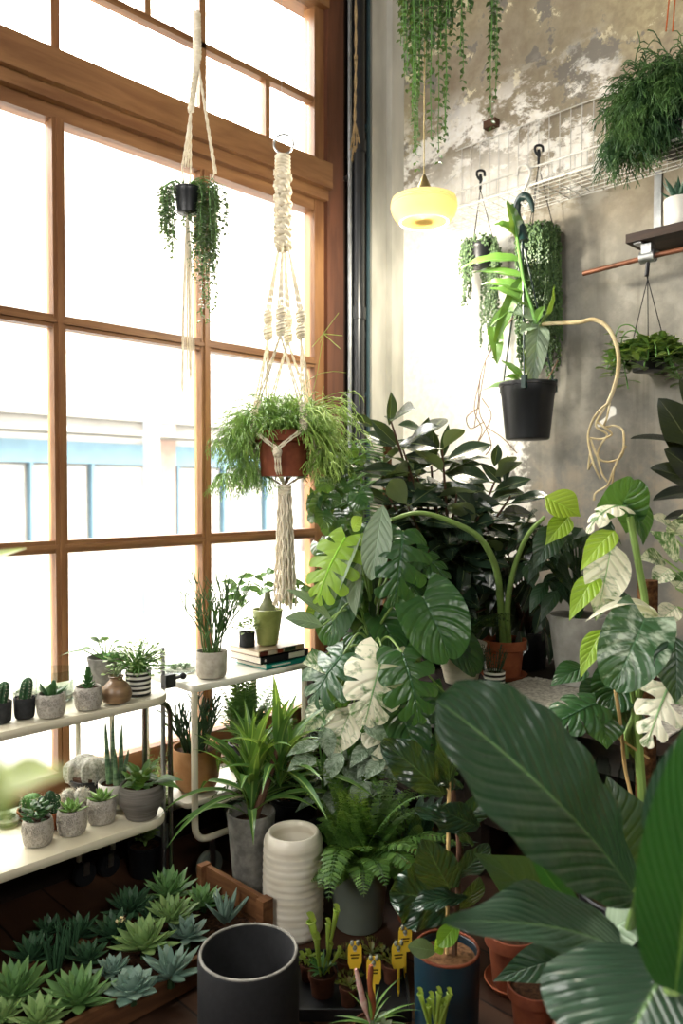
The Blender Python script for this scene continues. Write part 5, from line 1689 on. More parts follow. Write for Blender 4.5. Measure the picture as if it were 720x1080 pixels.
# ---- central monstera on the floor
mb_ = at(384, 950, D=2.98); mb_ = V((2.3, 2.12, .001))
T = potted('monstera', 'large split-leaf monstera with mixed green and cream leaves in the middle of the group', 'plant', mb_, .15, .11, .26, M['black_plastic'], 'nursery')
T.loc
m = MB(); crown = at(393, 690, D=2.95)
m.tube(spline([T.top - V((0, 0, .05)), T.top.lerp(crown, .5) + V((.02, 0, 0)), crown, at(392, 600, D=2.98)], 6), [.02] * 10 + [.014] * 9, 8); T.part('stem', m, M['stem_d'])
m = MB(); m.tube([T.top - V((0, 0, .05)) + V((.05, .02, 0)), at(404, 640, D=3.05)], .024, 10); T.part('moss_pole', m, M['coir'])
ML = [((365, 566), (334, 640), 34, dict(m='monstera_y', k='split', n=(-.45, .3, .8), lobes=6, gap=.6, cut=.28, src=(392, 640))),
      ((382, 562), (352, 636), 20, dict(m='silver', n=(-.8, .3, .5), kind='ellip', src=(392, 630))),  # white highlight of a folded leaf put into its pale colour
      ((425, 560), (413, 644), 38, dict(k='split', n=(.15, .35, .9), lobes=5, gap=.75, cut=.3, droop=.6, bend=1.0, src=(394, 640), d=-.1)),
      ((380, 590), (375, 650), 14, dict(m='silver', n=(-.7, .2, .6), kind='ellip', src=(392, 640))),
      ((446, 630), (474, 694), 38, dict(n=(.1, .45, .85), kind='heart', a0=135, a1=25, bend=.5, src=(394, 670), d=-.12)),
      ((362, 690), (330, 742), 40, dict(m='varieg_g', k='split', n=(-.35, .75, .55), lobes=5, gap=.5, src=(393, 680), d=-.05)),  # white sheen put into the leaf colour as pale streaks
      ((404, 690), (384, 768), 36, dict(m='varieg_w', k='split', n=(-.1, .45, .9), lobes=5, gap=.3, cut=.45, d=-.14)),
      ((424, 688), (442, 766), 34, dict(k='split', n=(.2, .45, .9), lobes=5, gap=.5, d=-.2)),
      ((350, 655), (302, 622), 13, dict(m='silver', n=(-.2, .8, .4), kind='ellip', src=(388, 650))),
      ((340, 660), (300, 652), 12, dict(m='silver', n=(-.2, .5, .6), kind='ellip', src=(388, 660))),
      ((350, 705), (318, 700), 22, dict(m='varieg', n=(-.3, .8, .5), kind='ovate')),
      ((372, 745), (352, 800), 24, dict(m='varieg_w', n=(-.2, .6, .7), kind='ovate', d=-.05)),
      ((395, 755), (410, 812), 22, dict(m='varieg_w', k='split', lobes=4, n=(.2, .5, .8), d=-.1)),
      ((352, 740), (322, 775), 20, dict(m='varieg', n=(-.4, .6, .6), kind='ovate')),
      ((375, 770), (350, 815), 18, dict(m='monstera', n=(-.2, .6, .7), kind='ovate', d=-.02)),
      ((420, 750), (440, 800), 26, dict(n=(.3, .5, .8), kind='heart', a0=130, a1=25, d=-.1)),
      ((440, 580), (475, 620), 20, dict(k='split', lobes=5, gap=.5, n=(.5, .4, .7), src=(394, 640), d=.1)),
      ((365, 620), (345, 680), 24, dict(m='monstera', n=(-.3, .4, .8), kind='heart', a0=130, a1=25, d=.08)),
      ((400, 650), (420, 690), 20, dict(m='monstera', n=(.2, .4, .8), kind='heart', a0=130, a1=25, d=.05)),
      ((345, 690), (362, 745), 22, dict(m='monstera', n=(.0, .4, .8), kind='heart', a0=130, a1=25, d=.1))]
for k in range(34):
    x, y = rg.uniform(345, 472), rg.uniform(585, 815)
    if x < 365 and y < 690: x += 25
    r_ = rg.uniform(14, 27); a = rg.uniform(-.9, .9)
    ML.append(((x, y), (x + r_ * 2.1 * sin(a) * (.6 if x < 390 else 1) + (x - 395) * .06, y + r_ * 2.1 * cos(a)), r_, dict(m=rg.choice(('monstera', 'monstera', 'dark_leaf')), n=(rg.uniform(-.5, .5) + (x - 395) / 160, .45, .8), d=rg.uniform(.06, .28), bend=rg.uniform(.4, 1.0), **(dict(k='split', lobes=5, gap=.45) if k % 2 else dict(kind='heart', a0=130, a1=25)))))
hero(T, ML, 2.9, 'monstera', 'leaf', 'petiole', (393, 690))

# ---- grey-white mottled low plant
q = at(368, 880, D=2.92)
T = potted('aglaonema', 'low plant with grey-white mottled leaves between the monstera and the ferns', 'plant', V((2.02, 2.07, .001)), .085, .07, .24, M['black_plastic'], 'nursery')
M['mottled'] = leaf_mat('mottled_grey_leaf', '#4c6448', '#62785a', trans=.15, lat=9, rnd='object', rough=.4, mid=.03, varieg='#8f9f8a', vscale=16, vthr=.5)
AL = []
for k in range(26):
    x, y = rg.uniform(328, 412), rg.uniform(765, 840); a = rg.uniform(-1.4, 1.4); L = rg.uniform(34, 52)
    AL.append(((x, y), (x + L * sin(a) * .9, y + L * (.25 + .5 * cos(a))), rg.uniform(10, 14), dict(n=(sin(a) * .5, .7, .6), d=rg.uniform(-.12, .1), bend=.7, kind='ovate')))
hero(T, AL, 2.85, 'mottled', 'leaf', 'stem_g', T.top)

# ---- alocasia in terracotta pot on the bench
ap = at(531, 714, Z=BZ + .001)
T = potted('arching_alocasia', 'terracotta pot with thick arching green stalks on the bench, behind the striped pot', 'plant', ap, .096, .07, .165, M['terracotta'], 'rim')
m = MB(); m.lathe([(.085, 0), (.1, .018), (.095, .018), (.08, .004)], T.loc, 28)
T.part('saucer', m, M['terracotta'])
D = (ap - EYE).dot(Fv)
m = MB(); pts = spline([T.top + V((0, 0, -.02)), at(528, 640, D=D - .08), at(523, 600, D=D - .22), at(505, 567, D=D - .34), at(470, 548, D=D - .42), at(440, 541, D=D - .46), at(412, 548, D=D - .5)], 6)
m.tube(pts, [.017 - .010 * i / (len(pts) - 1) for i in range(len(pts))], 9); T.part('stalk', m, M['petiole'])
m = MB(); pts = spline([T.top + V((.02, -.01, -.02)), at(535, 640, D=D - .1), at(542, 600, D=D - .22), at(556, 565, D=D - .32), at(574, 545, D=D - .36)], 6)
m.tube(pts, [.015 - .008 * i / (len(pts) - 1) for i in range(len(pts))], 9); T.part('stalk', m, M['petiole'])
m = MB(); pts = spline([T.top + V((.01, -.03, -.02)), at(534, 665, D=D), at(538, 625, D=D)], 5); m.tube(pts, [.009, .009, .008, .008, .007, .007, .006, .006, .005, .005, .003], 7); T.part('stalk', m, M['petiole'], label='cut pale stalk')
hero(T, [((404, 533), (391, 612), 17, dict(m='silver', n=(-.1, .15, 1), kind='ellip', bend=.3, d=-.52, a0=95)), ((372, 560), (382, 545), 10, dict(m='philo', n=(0, .5, .8), kind='ellip', d=-.45)),
         ((574, 524), (612, 545), 24, dict(m='philo', n=(.3, .4, .8), kind='ovate', d=-.38, bend=.3)), ((588, 555), (562, 600), 17, dict(m='dark_leaf', n=(-.2, .4, .9), kind='ovate', d=-.36)), ((600, 545), (575, 575), 14, dict(m='philo', n=(.2, .7, .5), kind='ovate', d=-.36))], D, 'monstera')

# ---- cream ribbed pot with shade fern, little striped pot, grey concrete pot
def fern(mb, base, d, L, w, rng, droop=1.6, n=24, sub=True, lw=.3, seg=16, n0=None):
    """arching frond with paired pinnae"""
    base = V(base); v = V(d).normalized(); p = base; pts = [p]; st = L / seg
    for i in range(seg):
        p = p + v * st; pts.append(p); v = (v + V((0, 0, -droop / seg)) * (.4 + 1.2 * i / seg)).normalized()
    m = MB
    mb.tube(pts, [L * .006 * (1 - .7 * i / seg) for i in range(seg + 1)], 3, False)
    for i in range(n):
        f = .1 + .9 * i / n; k = min(seg - 1, int(f * seg)); q = pts[k].lerp(pts[k + 1], f * seg - k)
        t = (pts[k + 1] - pts[k]).normalized(); sd = t.cross(V((0, 0, 1))); sd = sd.normalized() if sd.length > .05 else Rv.copy()
        up = sd.cross(t)
        ll = w * sin(pi * (.12 + .86 * f)) ** .8 * (1.05 - .35 * f)
        for s in (-1, 1):
            dd = (sd * s + t * .45 - up * .15 + V((rng.uniform(-.1, .1), rng.uniform(-.1, .1), rng.uniform(-.12, .05)))).normalized()
            leaf(mb, q, q + dd * ll, up, ll * lw * .5, 'lance', .5, .1, nt=4, ns=1)
            if sub:
                for j in range(1, 4):
                    b = q + dd * ll * j / 4.4
                    for s2 in (-1, 1):
                        d3 = (dd * .6 + t * s2 * .8).normalized(); leaf(mb, b, b + d3 * ll * .26, up, ll * .06, 'ellip', .2, .1, nt=2, ns=1)


p = at(486, 720, Z=BZ + .001)
T = potted('shade_fern', 'cream ribbed round pot with a dark fern on the bench below the rubber plant', 'plant', p, .105, .07, .17, M['cream_ribbed'], 'tulip')
m = MB()
for k in range(26):
    a = k * 2.4; fern(m, T.top, (cos(a) * .6, sin(a) * .6, 1), rg.uniform(.18, .3), .06, rg, 2.0, 16, False, .35, 10)
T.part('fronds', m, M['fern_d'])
p = at(521, 727, Z=BZ + .008)
T = potted('striped_pot_plant', 'tiny black and white striped pot with dark wiry stems on the mat edge', 'plant', p, .043, .041, .075, M['stripe_s'], 'plain')
m = MB()
for k in range(16):
    a = k * 2.4; b = T.top + V((cos(a), sin(a), 0)) * .02; e = b + V((cos(a) * .03, sin(a) * .03, rg.uniform(.07, .14))); m.tube([b, (b + e) / 2 + V((rg.uniform(-.01, .01), 0, 0)), e], .0018, 4)
    for j in range(5):
        q = b.lerp(e, .3 + j * .16); d = V((rg.uniform(-1, 1), rg.uniform(-1, 1), .4)).normalized(); m.tube([q, q + d * .014], [.0015, .0008], 3)
T.part('stems', m, M['stem_d'])
p = at(616, 722, Z=BZ + .001); p = at(609, 722, Z=BZ + .001)
T = potted('grey_pot_philodendron', 'tall grey concrete pot with a dark leafy plant against the back wall', 'plant', p, .12, .085, .29, M['conc'], 'tulip')
m = MB(); st = MB()
for k in range(54):
    y = rg.uniform(550, 625); x = rg.uniform(545, 645)
    e = at(x, y, D=3.15 + rg.uniform(-.12, .2)); L = rg.uniform(.12, .2)
    st.tube(spline([T.top, T.top.lerp(e, .5) + V((0, 0, .1)), e], 4), .004, 4, False)
    a = rg.uniform(-1, 1); leaf(m, e, e + V((0, 0, -L * rg.uniform(.2, .8))) + Rv * a * L * .8 - Fv * L * .2, nrm(a * .5, .6, .6), L * .2, 'ovate', .6, .15, nt=8, ns=3)
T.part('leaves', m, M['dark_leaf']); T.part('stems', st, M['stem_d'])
# more dark foliage behind: a rubber fig standing on the bench
p = V((2.98, 1.9, BZ + .001)); p = V((3.08, 1.86, BZ + .001))
T = potted('dark_fig', 'shaded dark-leaved fig in a black pot between the alocasia and the wall', 'plant', p, .1, .08, .17, M['black_plastic'], 'nursery')
m = MB(); st = MB()
for k in range(70):
    y = rg.uniform(540, 690); x = rg.uniform(478, 578)
    e = at(x, y, D=3.42 + rg.uniform(-.12, .1)); L = rg.uniform(.13, .2)
    if e.x > BX - .08: e.x = BX - .08
    st.tube(spline([T.top, T.top.lerp(e, .5) + V((0, 0, .08)), e], 4), .004, 4, False)
    q = e + V((-.05, rg.uniform(-.05, .05), -L * rg.uniform(.5, 1)))
    leaf(m, e, q, nrm(rg.uniform(-.6, .6), .4, .7), L * .22, 'ellip', .5, .2, nt=8, ns=3)
T.part('leaves', m, M['rubber']); T.part('stems', st, M['stem_b'])

# ---- variegated monstera on a coir pole at the bench front
vp = V((2.22, 1.02, .001)); vp = V((2.25, 1.0, .001))
T = potted('variegated_monstera', 'cream and green variegated monstera climbing a coir pole in front of the bench', 'plant', vp, .16, .12, .3, M['black_plastic'], 'nursery')
DV = 2.3
m = MB(); cp = at(683, 612, D=DV + .08); m.tube([V((cp.x, cp.y, .22)), cp], .03, 12); T.part('coir_pole', m, M['coir'])
m = MB(); m.tube(spline([at(680, 880, D=DV), at(672, 760, D=DV), at(676, 690, D=DV), at(680, 640, D=DV), at(674, 600, D=DV), at(664, 545, D=DV)], 6), [.014] * 14 + [.011] * 17, 8); T.part('stem', m, M['petiole'])
m = MB(); m.tube(spline([at(648, 722, D=DV - .14), at(655, 770, D=DV - .08), at(659, 810, D=DV), at(668, 850, D=DV)], 6), .0055, 7); T.part('petiole', m, M['bamboo'], label='dry tan petiole')
m = MB(); m.tube(spline([at(665, 718, D=DV - .05), at(668, 752, D=DV), at(660, 775, D=DV), at(660, 800, D=DV)], 6), .008, 7); T.part('petiole', m, M['petiole'])
m = MB(); m.tube([at(640, 770, D=DV - .02), at(684, 800, D=DV)], .004, 6); T.part('aerial_root', m, M['bamboo'])
VL = [((650, 545), (668, 506), 26, dict(m='monstera', n=(.1, .3, .9), kind='heart', a0=130, a1=30, d=.08, bend=.3, wave=.06)),
      ((660, 520), (678, 575), 24, dict(m='monstera', n=(.5, .3, .8), kind='ovate', d=.1)),
      ((660, 535), (618, 566), 17, dict(m='varieg_w', k='split', lobes=4, gap=.5, n=(-.3, .8, .4), d=-.02, bend=1.6)),
      ((648, 560), (612, 602), 16, dict(m='philo', n=(-.5, .4, .8), kind='ovate', d=-.06, bend=.7)),
      ((645, 572), (628, 655), 27, dict(m='varieg_w', n=(-.1, .3, .9), kind='ovate', d=.02, bend=.4)),
      ((630, 606), (600, 655), 15, dict(m='philo', n=(-.5, .3, .8), kind='ovate', d=0, bend=.8)),
      ((680, 652), (646, 726), 36, dict(m='varieg_g', n=(-.05, .5, .85), kind='heart', a0=120, a1=25, d=-.16, bend=.6, wave=.05)),
      ((695, 655), (700, 700), 22, dict(m='varieg_w', k='split', lobes=4, gap=.6, n=(.4, .5, .7), d=-.12)),
      ((636, 664), (612, 715), 14, dict(m='philo', n=(-.6, .2, .8), kind='ovate', d=-.1, bend=.8)),
      ((618, 705), (580, 724), 17, dict(m='monstera', n=(-.2, .7, .6), kind='ovate', d=-.05, bend=.9)),
      ((628, 742), (572, 772), 26, dict(m='monstera', k='split', lobes=5, gap=.25, cut=.4, n=(-.1, .75, .65), d=-.1, bend=.5)),
      ((630, 745), (640, 790), 26, dict(m='monstera', n=(.1, .6, .7), kind='ovate', d=-.06, bend=.6)),
      ((655, 715), (640, 745), 26, dict(m='monstera', n=(-.1, .6, .7), kind='heart', a0=120, a1=25, d=.05)),
      ((712, 708), (680, 792), 30, dict(m='varieg_w', k='split', lobes=5, gap=.6, cut=.3, n=(-.5, .35, .8), d=-.15)),
      ((712, 672), (712, 742), 26, dict(m='dark_leaf', n=(-.2, .3, .9), kind='ovate', d=-.2)),
      ((655, 740), (668, 800), 22, dict(m='dark_leaf', n=(.1, .4, .8), kind='ovate', d=.08)),
      ((640, 720), (610, 750), 20, dict(m='dark_leaf', n=(-.1, .6, .7), kind='ovate', d=.1))]
hero(T, VL, DV, 'varieg')
m = MB()
for t_, w, bd, d1 in (((617, 656), 7, 1.7, -.16), ((634, 630), 6, .7, -.05), ((632, 668), 6, 1.3, -.17), ((650, 640), 5, .5, -.02), ((660, 632), 6, .5, .04), ((660, 678), 6, .9, -.15)):
    leaf(m, at(692, 650, D=DV - .06), at(*t_, D=DV + d1), nrm(-.1, .85, .5), w / FPX * DV, 'strap', bd, .15, nt=14, ns=3)
leaf(m, at(686, 648, D=DV - .06), at(706, 690, D=DV - .2), nrm(.2, .6, .7), .05, 'ovate', .6, .12, nt=10, ns=3)
T.part('leaf', m, M['cream'], label='cream leaf split into curling straps')
# second variegated climber at the right edge
p = V((2.62, .62, BZ + .001))
T = potted('variegated_climber', 'small variegated climber with two straight green stalks at the bench edge', 'plant', p, .1, .08, .16, M['black_plastic'], 'nursery')
D = 2.45
hero(T, [((716, 590), (684, 560), 16, dict(m='varieg', n=(-.2, .6, .7), kind='ovate')), ((712, 560), (684, 545), 14, dict(m='varieg_w', n=(-.2, .7, .6))), ((708, 565), (722, 540), 16, dict(m='varieg', n=(.2, .4, .8))), ((706, 600), (686, 618), 13, dict(m='varieg_w', n=(-.3, .4, .8))),
         ((712, 620), (728, 600), 14, dict(m='varieg', n=(.1, .5, .8))), ((700, 590), (672, 590), 13, dict(m='varieg', n=(-.3, .5, .8), d=.05)), ((714, 640), (690, 660), 14, dict(m='varieg_w', n=(-.2, .5, .8), d=.03))], D, 'varieg', 'leaf', 'petiole', T.top)

# ---- black rubber plant at the right edge
p = V((2.55, .35, BZ + .001))
T = potted('rubber_plant', 'near-black rubber plant with wide leaves reaching in from the bench end', 'plant', p, .13, .1, .22, M['terracotta'], 'rim')
D = 2.4
tp = at(738, 430, D=D + .05)
m = MB(); q = spline([T.top, T.top.lerp(tp, .5) + V((.02, -.02, 0)), tp], 8); m.tube(q, [.014 - .006 * i / 16 for i in range(17)], 8); T.part('stem', m, M['stem_b'])
hero(T, [((735, 485), (694, 420), 25, dict(n=(-.4, .5, .7), kind='paddle')), ((740, 478), (664, 463), 18, dict(n=(-.1, .9, .35), kind='paddle', bend=.5)), ((738, 505), (700, 474), 20, dict(n=(-.4, .4, .8), kind='paddle')), ((742, 515), (685, 494), 18, dict(n=(-.2, .5, .8), kind='paddle')),
         ((745, 522), (688, 528), 15, dict(n=(-.1, .8, .5), kind='paddle')), ((740, 440), (716, 400), 14, dict(n=(-.3, .3, .9), kind='paddle', d=.08)), ((742, 430), (760, 380), 14, dict(n=(.3, .3, .9), kind='paddle')), ((740, 545), (700, 548), 10, dict(n=(0, .8, .5), kind='paddle', d=.05)), ((738, 460), (705, 440), 14, dict(n=(-.3, .3, .9), kind='paddle', d=.1))], D, 'rubber_b', 'leaf', 'stem_b', at(738, 485, D=D + .04))

# ---- fiddle leaf fig in a blue pot
p = at(472, 1065, D=2.17); p = V(at(471, 1080, D=2.17)); p.z = .001
fx = at(471, 1004, D=2.17)
p = V((fx.x, fx.y, .001))
T = potted('fiddle_leaf_fig', 'young fiddle leaf fig staked in a deep blue pot with orange rim', 'plant', p, .092, .088, fx.z + .01, M['blue_glaze'], 'plain', soil='cork', fill=.9)
m = MB(); m.torus(T.loc + V((0, 0, T.h)), .088, .0045, (0, 0, 1), 32, 8); T.part('pot_rim', m, M['terracotta_b'], label='orange terracotta rim')
m = MB(); e = at(474, 770, D=2.2); m.tube([T.top - V((0, 0, .05)), e], .0055, 8); T.part('stake', m, M['bamboo'])
m = MB(); m.tube(spline([T.top - V((0, 0, .02)) + Rv * .02, at(484, 900, D=2.2), at(478, 840, D=2.22), at(472, 775, D=2.22)], 6), .0075, 8); T.part('stem', m, M['stem_b'])
FL = [((468, 838), (402, 782), 27, dict(n=(-.3, .6, .7), bend=.9, wave=.2)), ((474, 835), (462, 762), 20, dict(n=(.5, .2, .8), bend=.4, wave=.1)), ((486, 832), (440, 812), 19, dict(n=(-.1, .7, .5), bend=1.0, wave=.2, d=.05)),
      ((505, 872), (463, 853), 20, dict(n=(-.1, .3, .9), bend=.5, wave=.1, d=-.05)), ((500, 858), (548, 852), 17, dict(n=(.3, .85, .4), bend=.7, wave=.1)), ((497, 893), (438, 855), 17, dict(n=(-.1, .8, .5), bend=1.2, wave=.22, d=-.03)),
      ((474, 938), (446, 884), 27, dict(n=(-.2, .2, .95), bend=.3, wave=.08, kind='round', d=-.03)), ((472, 950), (410, 940), 38, dict(n=(-.3, .45, .85), bend=.5, wave=.2, kind='round', d=.04)), ((492, 948), (432, 958), 15, dict(n=(-.1, .8, .5), bend=.9, wave=.2, d=-.08)),
      ((480, 925), (515, 890), 18, dict(n=(.4, .5, .7), bend=.5, wave=.1)), ((476, 812), (500, 775), 20, dict(n=(.3, .3, .9), bend=.4, wave=.1, d=.1)), ((474, 800), (428, 812), 16, dict(n=(-.2, .6, .7), bend=.8, d=.12)), ((480, 870), (520, 835), 17, dict(n=(.3, .4, .8), d=.08)),
      ((482, 960), (505, 925), 16, dict(n=(.4, .3, .8), d=.05)), ((460, 1003), (430, 998), 12, dict(n=(-.1, .5, .8), bend=.4, d=-.05, m='silver')), ((466, 990), (458, 1003), 10, dict(m='fiddle_y', n=(.3, .3, .9), d=-.08)), ((484, 972), (462, 998), 13, dict(m='fiddle_y', n=(-.4, .2, .9), d=-.1)), ((480, 800), (486, 812), 7, dict(m='fiddle_y', n=(.1, .3, .9), d=-.1))]
hero(T, [(a, b, w, dict(dict(kind='obov'), **o)) for a, b, w, o in FL], 2.2, 'fiddle', 'leaf', None)

# ---- big paddle-leaf plant in the foreground
bp_ = V((1.93, .86, .001))
q = at(640, 1150, D=1.9); bp_ = V((q.x, q.y, .001))
T = potted('paddle_leaf_plant', 'huge-leaved dark green plant in a terracotta pot filling the lower right corner', 'plant', bp_, .13, .1, .2, M['terracotta_b'], 'rim')
PL = [((668, 942), (460, 738), 76, dict(d=-.35, dt=-.15, n=(-.38, .8, .48), kind='blunt', bend=.45, fold=.1, a0=86, a1=80, wave=.045, wf=5, nt=30, ns=8)),
      ((668, 1010), (466, 973), 62, dict(d=-.35, dt=-.22, n=(-.4, .8, .45), kind='ovate', bend=.55, fold=.1, wave=.09, wf=2, nt=26, ns=8)),
      ((712, 1046), (752, 722), 56, dict(d=-.72, dt=-.1, n=(-.45, .2, .85), kind='paddle', bend=.35, fold=.22, m='paddle_g', nt=26, ns=8, wave=.03)),
      ((692, 893), (775, 735), 40, dict(d=-.62, dt=-.05, n=(-.25, .45, .8), kind='paddle', bend=.4, fold=.12, m='paddle', nt=22, ns=7)),
      ((706, 1016), (640, 1150), 112, dict(d=-.62, dt=-.12, n=(-.3, .82, .5), kind='paddle', bend=.7, fold=.08, nt=26, ns=8, wave=.03)),
      ((614, 968), (553, 888), 14, dict(d=-.2, dt=-.05, n=(-.4, .4, .8), kind='lance', bend=.6, fold=.4, m='paddle_g')),
      ((660, 920), (640, 818), 46, dict(d=.0, dt=.05, n=(.1, .5, .8), kind='ovate', bend=.5, m='dark_leaf')),
      ((640, 985), (690, 958), 30, dict(d=-.3, n=(.1, .8, .5), kind='ovate', bend=.5, m='silver')),  # brightly lit fragment, its light put into a pale leaf colour
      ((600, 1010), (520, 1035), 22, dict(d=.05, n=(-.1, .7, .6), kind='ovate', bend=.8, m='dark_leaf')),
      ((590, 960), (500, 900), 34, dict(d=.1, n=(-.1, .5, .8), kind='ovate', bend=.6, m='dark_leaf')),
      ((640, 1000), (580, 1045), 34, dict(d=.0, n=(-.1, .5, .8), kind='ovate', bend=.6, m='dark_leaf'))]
hero(T, PL, 1.9, 'paddle', 'leaf', None)
for b_, d in (((668, 938), -.35), ((664, 1006), -.35), ((712, 1046), -.72), ((692, 893), -.62), ((706, 1016), -.62), ((614, 968), -.2), ((660, 920), 0)):
    e = at(*b_, D=1.9 + d); m = MB(); petiole(m, [T.top - V((0, 0, .03)), T.top.lerp(e, .5) + V((0, 0, .05)), e], .012, .007, 7); T.part('petiole', m, M['petiole'])
for (px, py, D, r, h, lab) in ((541, 965, 2.35, .085, .16, 'empty-looking terracotta pot on a saucer half under the pale paddle leaf'), (563, 1050, 2.16, .075, .13, 'terracotta pot behind the huge leaf at the bottom edge')):
    q = at(px, py, D=D); q.z = .001
    if 'saucer' in lab: q.z = .012
    T2 = potted('terracotta_pot', lab, 'pot', q, r, r * .72, h, M['terracotta_b'], 'rim')
    if 'saucer' in lab:
        m = MB(); m.lathe([(r * .8, -.011), (r * 1.02, .012), (r * .98, .014), (r * .76, -.004)], T2.loc, 28); T2.part('saucer', m, M['terracotta'])
# dark box of glass things under the bench
q = at(645, 812, D=2.75); 
T = Thing('dark_crate', 'dark crate of jars standing under the bench behind the variegated monstera', 'crate', (q.x, q.y, .231))
z = q.z - .1
m = MB(); m.box((q.x - .1, q.y - .2, .231), (q.x + .12, q.y + .2, z + .02)); T.part('crate_box', m, M['bench'])
for k in range(4):
    m = MB(); m.lathe([(.03, 0), (.03, .08), (.022, .095), (.022, .11), (.019, .11), (.026, .08), (.026, .005)], (q.x + .01, q.y - .14 + k * .09, z + .021), 16); T.part('jar', m, M['jar'])
# ---------------------------------------------------------------- things on the floor
rg = random.Random(77)
M['dark_clay'] = plain('dark_brown_clay', '#54301f', .75, 0, .3, 20, .15, .25, '#3c2216')  # dark brown clay with random mottling
M['crate'] = wood('crate_wood', '#8a5f3c', '#5f3d25', 'Y', .7, 5)
M['crate_x'] = wood('crate_wood_long', '#7d5434', '#54361f', 'X', .7, 5)
M['ros1'] = leaf_mat('green_rosette_leaf', '#54804a', '#7aa25e', trans=.12, latamt=0, mid=0, bump=0, rough=.4)
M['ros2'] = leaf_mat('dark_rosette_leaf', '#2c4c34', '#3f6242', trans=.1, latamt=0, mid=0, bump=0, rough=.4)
M['ros3'] = leaf_mat('blue_rosette_leaf', '#6a8a7c', '#8aa596', trans=.1, latamt=0, mid=0, bump=0, rough=.45)
M['ros4'] = leaf_mat('pale_rosette_leaf', '#789c5c', '#9ab874', trans=.12, latamt=0, mid=0, bump=0, rough=.4)
M['flower'] = plain('cream_flower', '#ead9a8', .7, 0, .15, 60, 0, .2)
M['pitcher'] = leaf_mat('pitcher_leaf', '#7f9a3c', '#a8bc58', trans=.35, latamt=0, mid=0, bump=0, rough=.4)
M['trap'] = leaf_mat('flytrap_leaf', '#5f7a38', '#8a7a44', trans=.25, latamt=0, mid=0, bump=0, rough=.45)
M['yellow_tag'] = plain('yellow_tag', '#f6d040', .45, 0, .08, 20, 0, .4)
M['grey_print'] = plain('grey_print', '#a9aa9c', .5, 0, .3, 80, 0, .3, '#5d6458')
M['dark_print'] = plain('dark_print', '#54451c', .5, 0, .2, 30, 0, .3)
M['white_print'] = plain('white_print', '#e8e4d8', .5, 0, .05, 30, 0, .3)
M['pink'] = plain('pink_pitcher_skin', '#c98a86', .4, 0, .5, 30, 0, .4, '#e8d6c8')
M['dry'] = leaf_mat('dry_frond', '#a88a5a', '#c9ad78', trans=.2, latamt=0, mid=0, bump=0)

# ---- wooden crate
CX1, CY0, CY1 = 1.61, 1.93, 2.27
CX0 = .55
T = Thing('wooden_crate', 'shallow wooden crate with raised ends full of rosette succulents', 'crate', ((CX0 + CX1) / 2, (CY0 + CY1) / 2, .001))
m = MB(); m.box((CX0, CY0, .003), (CX1, CY1, .013)); T.part('bottom', m, M['crate_x'])
for y in (CY0, CY1):
    m = MB(); m.box((CX0, y - .008, .012), (CX1, y + .008, .095)); T.part('side_slat', m, M['crate_x'])
for x in (CX0, CX1):
    m = MB(); m.box((x - .009, CY0, .085), (x + .009, CY1 + .008, .165)); T.part('end_board', m, M['crate'])
    m = MB(); m.box((x - .007, CY0, .012), (x + .007, CY1, .07)); T.part('end_board', m, M['crate'])
    for y in (CY0, CY1):
        m = MB(); s = -1 if x > 1 else 1; m.box((x - .012 if s > 0 else x - .03, y - .014, .003), (x + .03 if s > 0 else x + .012, y + .022 if y < 2 else y + .014, .17)); T.part('corner_post', m, M['crate'])
m = MB(); n = 24
m.grid([[V((CX0 + .012 + (CX1 - CX0 - .024) * i / n, CY0 + .012 + (CY1 - CY0 - .024) * j / 10, .06 + .012 * sin(i * 1.9 + j) * cos(j * 1.3))) for i in range(n + 1)] for j in range(11)])
T.part('soil', m, M['soil'])


def ros(px, py, R, mat, lab, n=26, w=.38, th=.075, lift=.15, z=.085, kind='lance', name='rosette_succulent', flower=False, up=.9):
    R *= 1.2; n = int(n * 1.15); w *= 1.2
    c = at(px, py, Z=z)
    T = Thing(name, lab, 'succulent', V((c.x, c.y, z - .025)), 'succulents in the wooden crate')
    m = MB(); rosette(m, V((c.x, c.y, z)), R, n, w, th, lift, rg, up, kind, -.45); T.part('leaf_rosette', m, M[mat])
    m = MB(); m.tube([V((c.x, c.y, z - .03)), V((c.x, c.y, z + .01))], [.012, .009], 7); T.part('stem', m, M['stem_d'])
    if flower:
        m = MB(); b = V((c.x, c.y, z)); e = at(125, 972, D=(c - EYE).dot(Fv) - .02); m.tube(spline([b, b.lerp(e, .6) + V((.01, 0, .02)), e], 5), .0028, 5); fs = T.part('flower_stalk', m, M['ros4'])
        m = MB()
        for k in range(6):
            q = e + Rv * rg.uniform(-.012, .016) + V((0, 0, rg.uniform(-.008, .014)))
            for j in range(5):
                a = j * 1.256; leaf(m, q, q + V((cos(a), sin(a), .5)) * .009, (0, 0, 1), .0035, 'ellip', .2, .2, nt=3, ns=1)
        T.part('flower', m, M['flower'], fs, 'cream blossom')
    return T


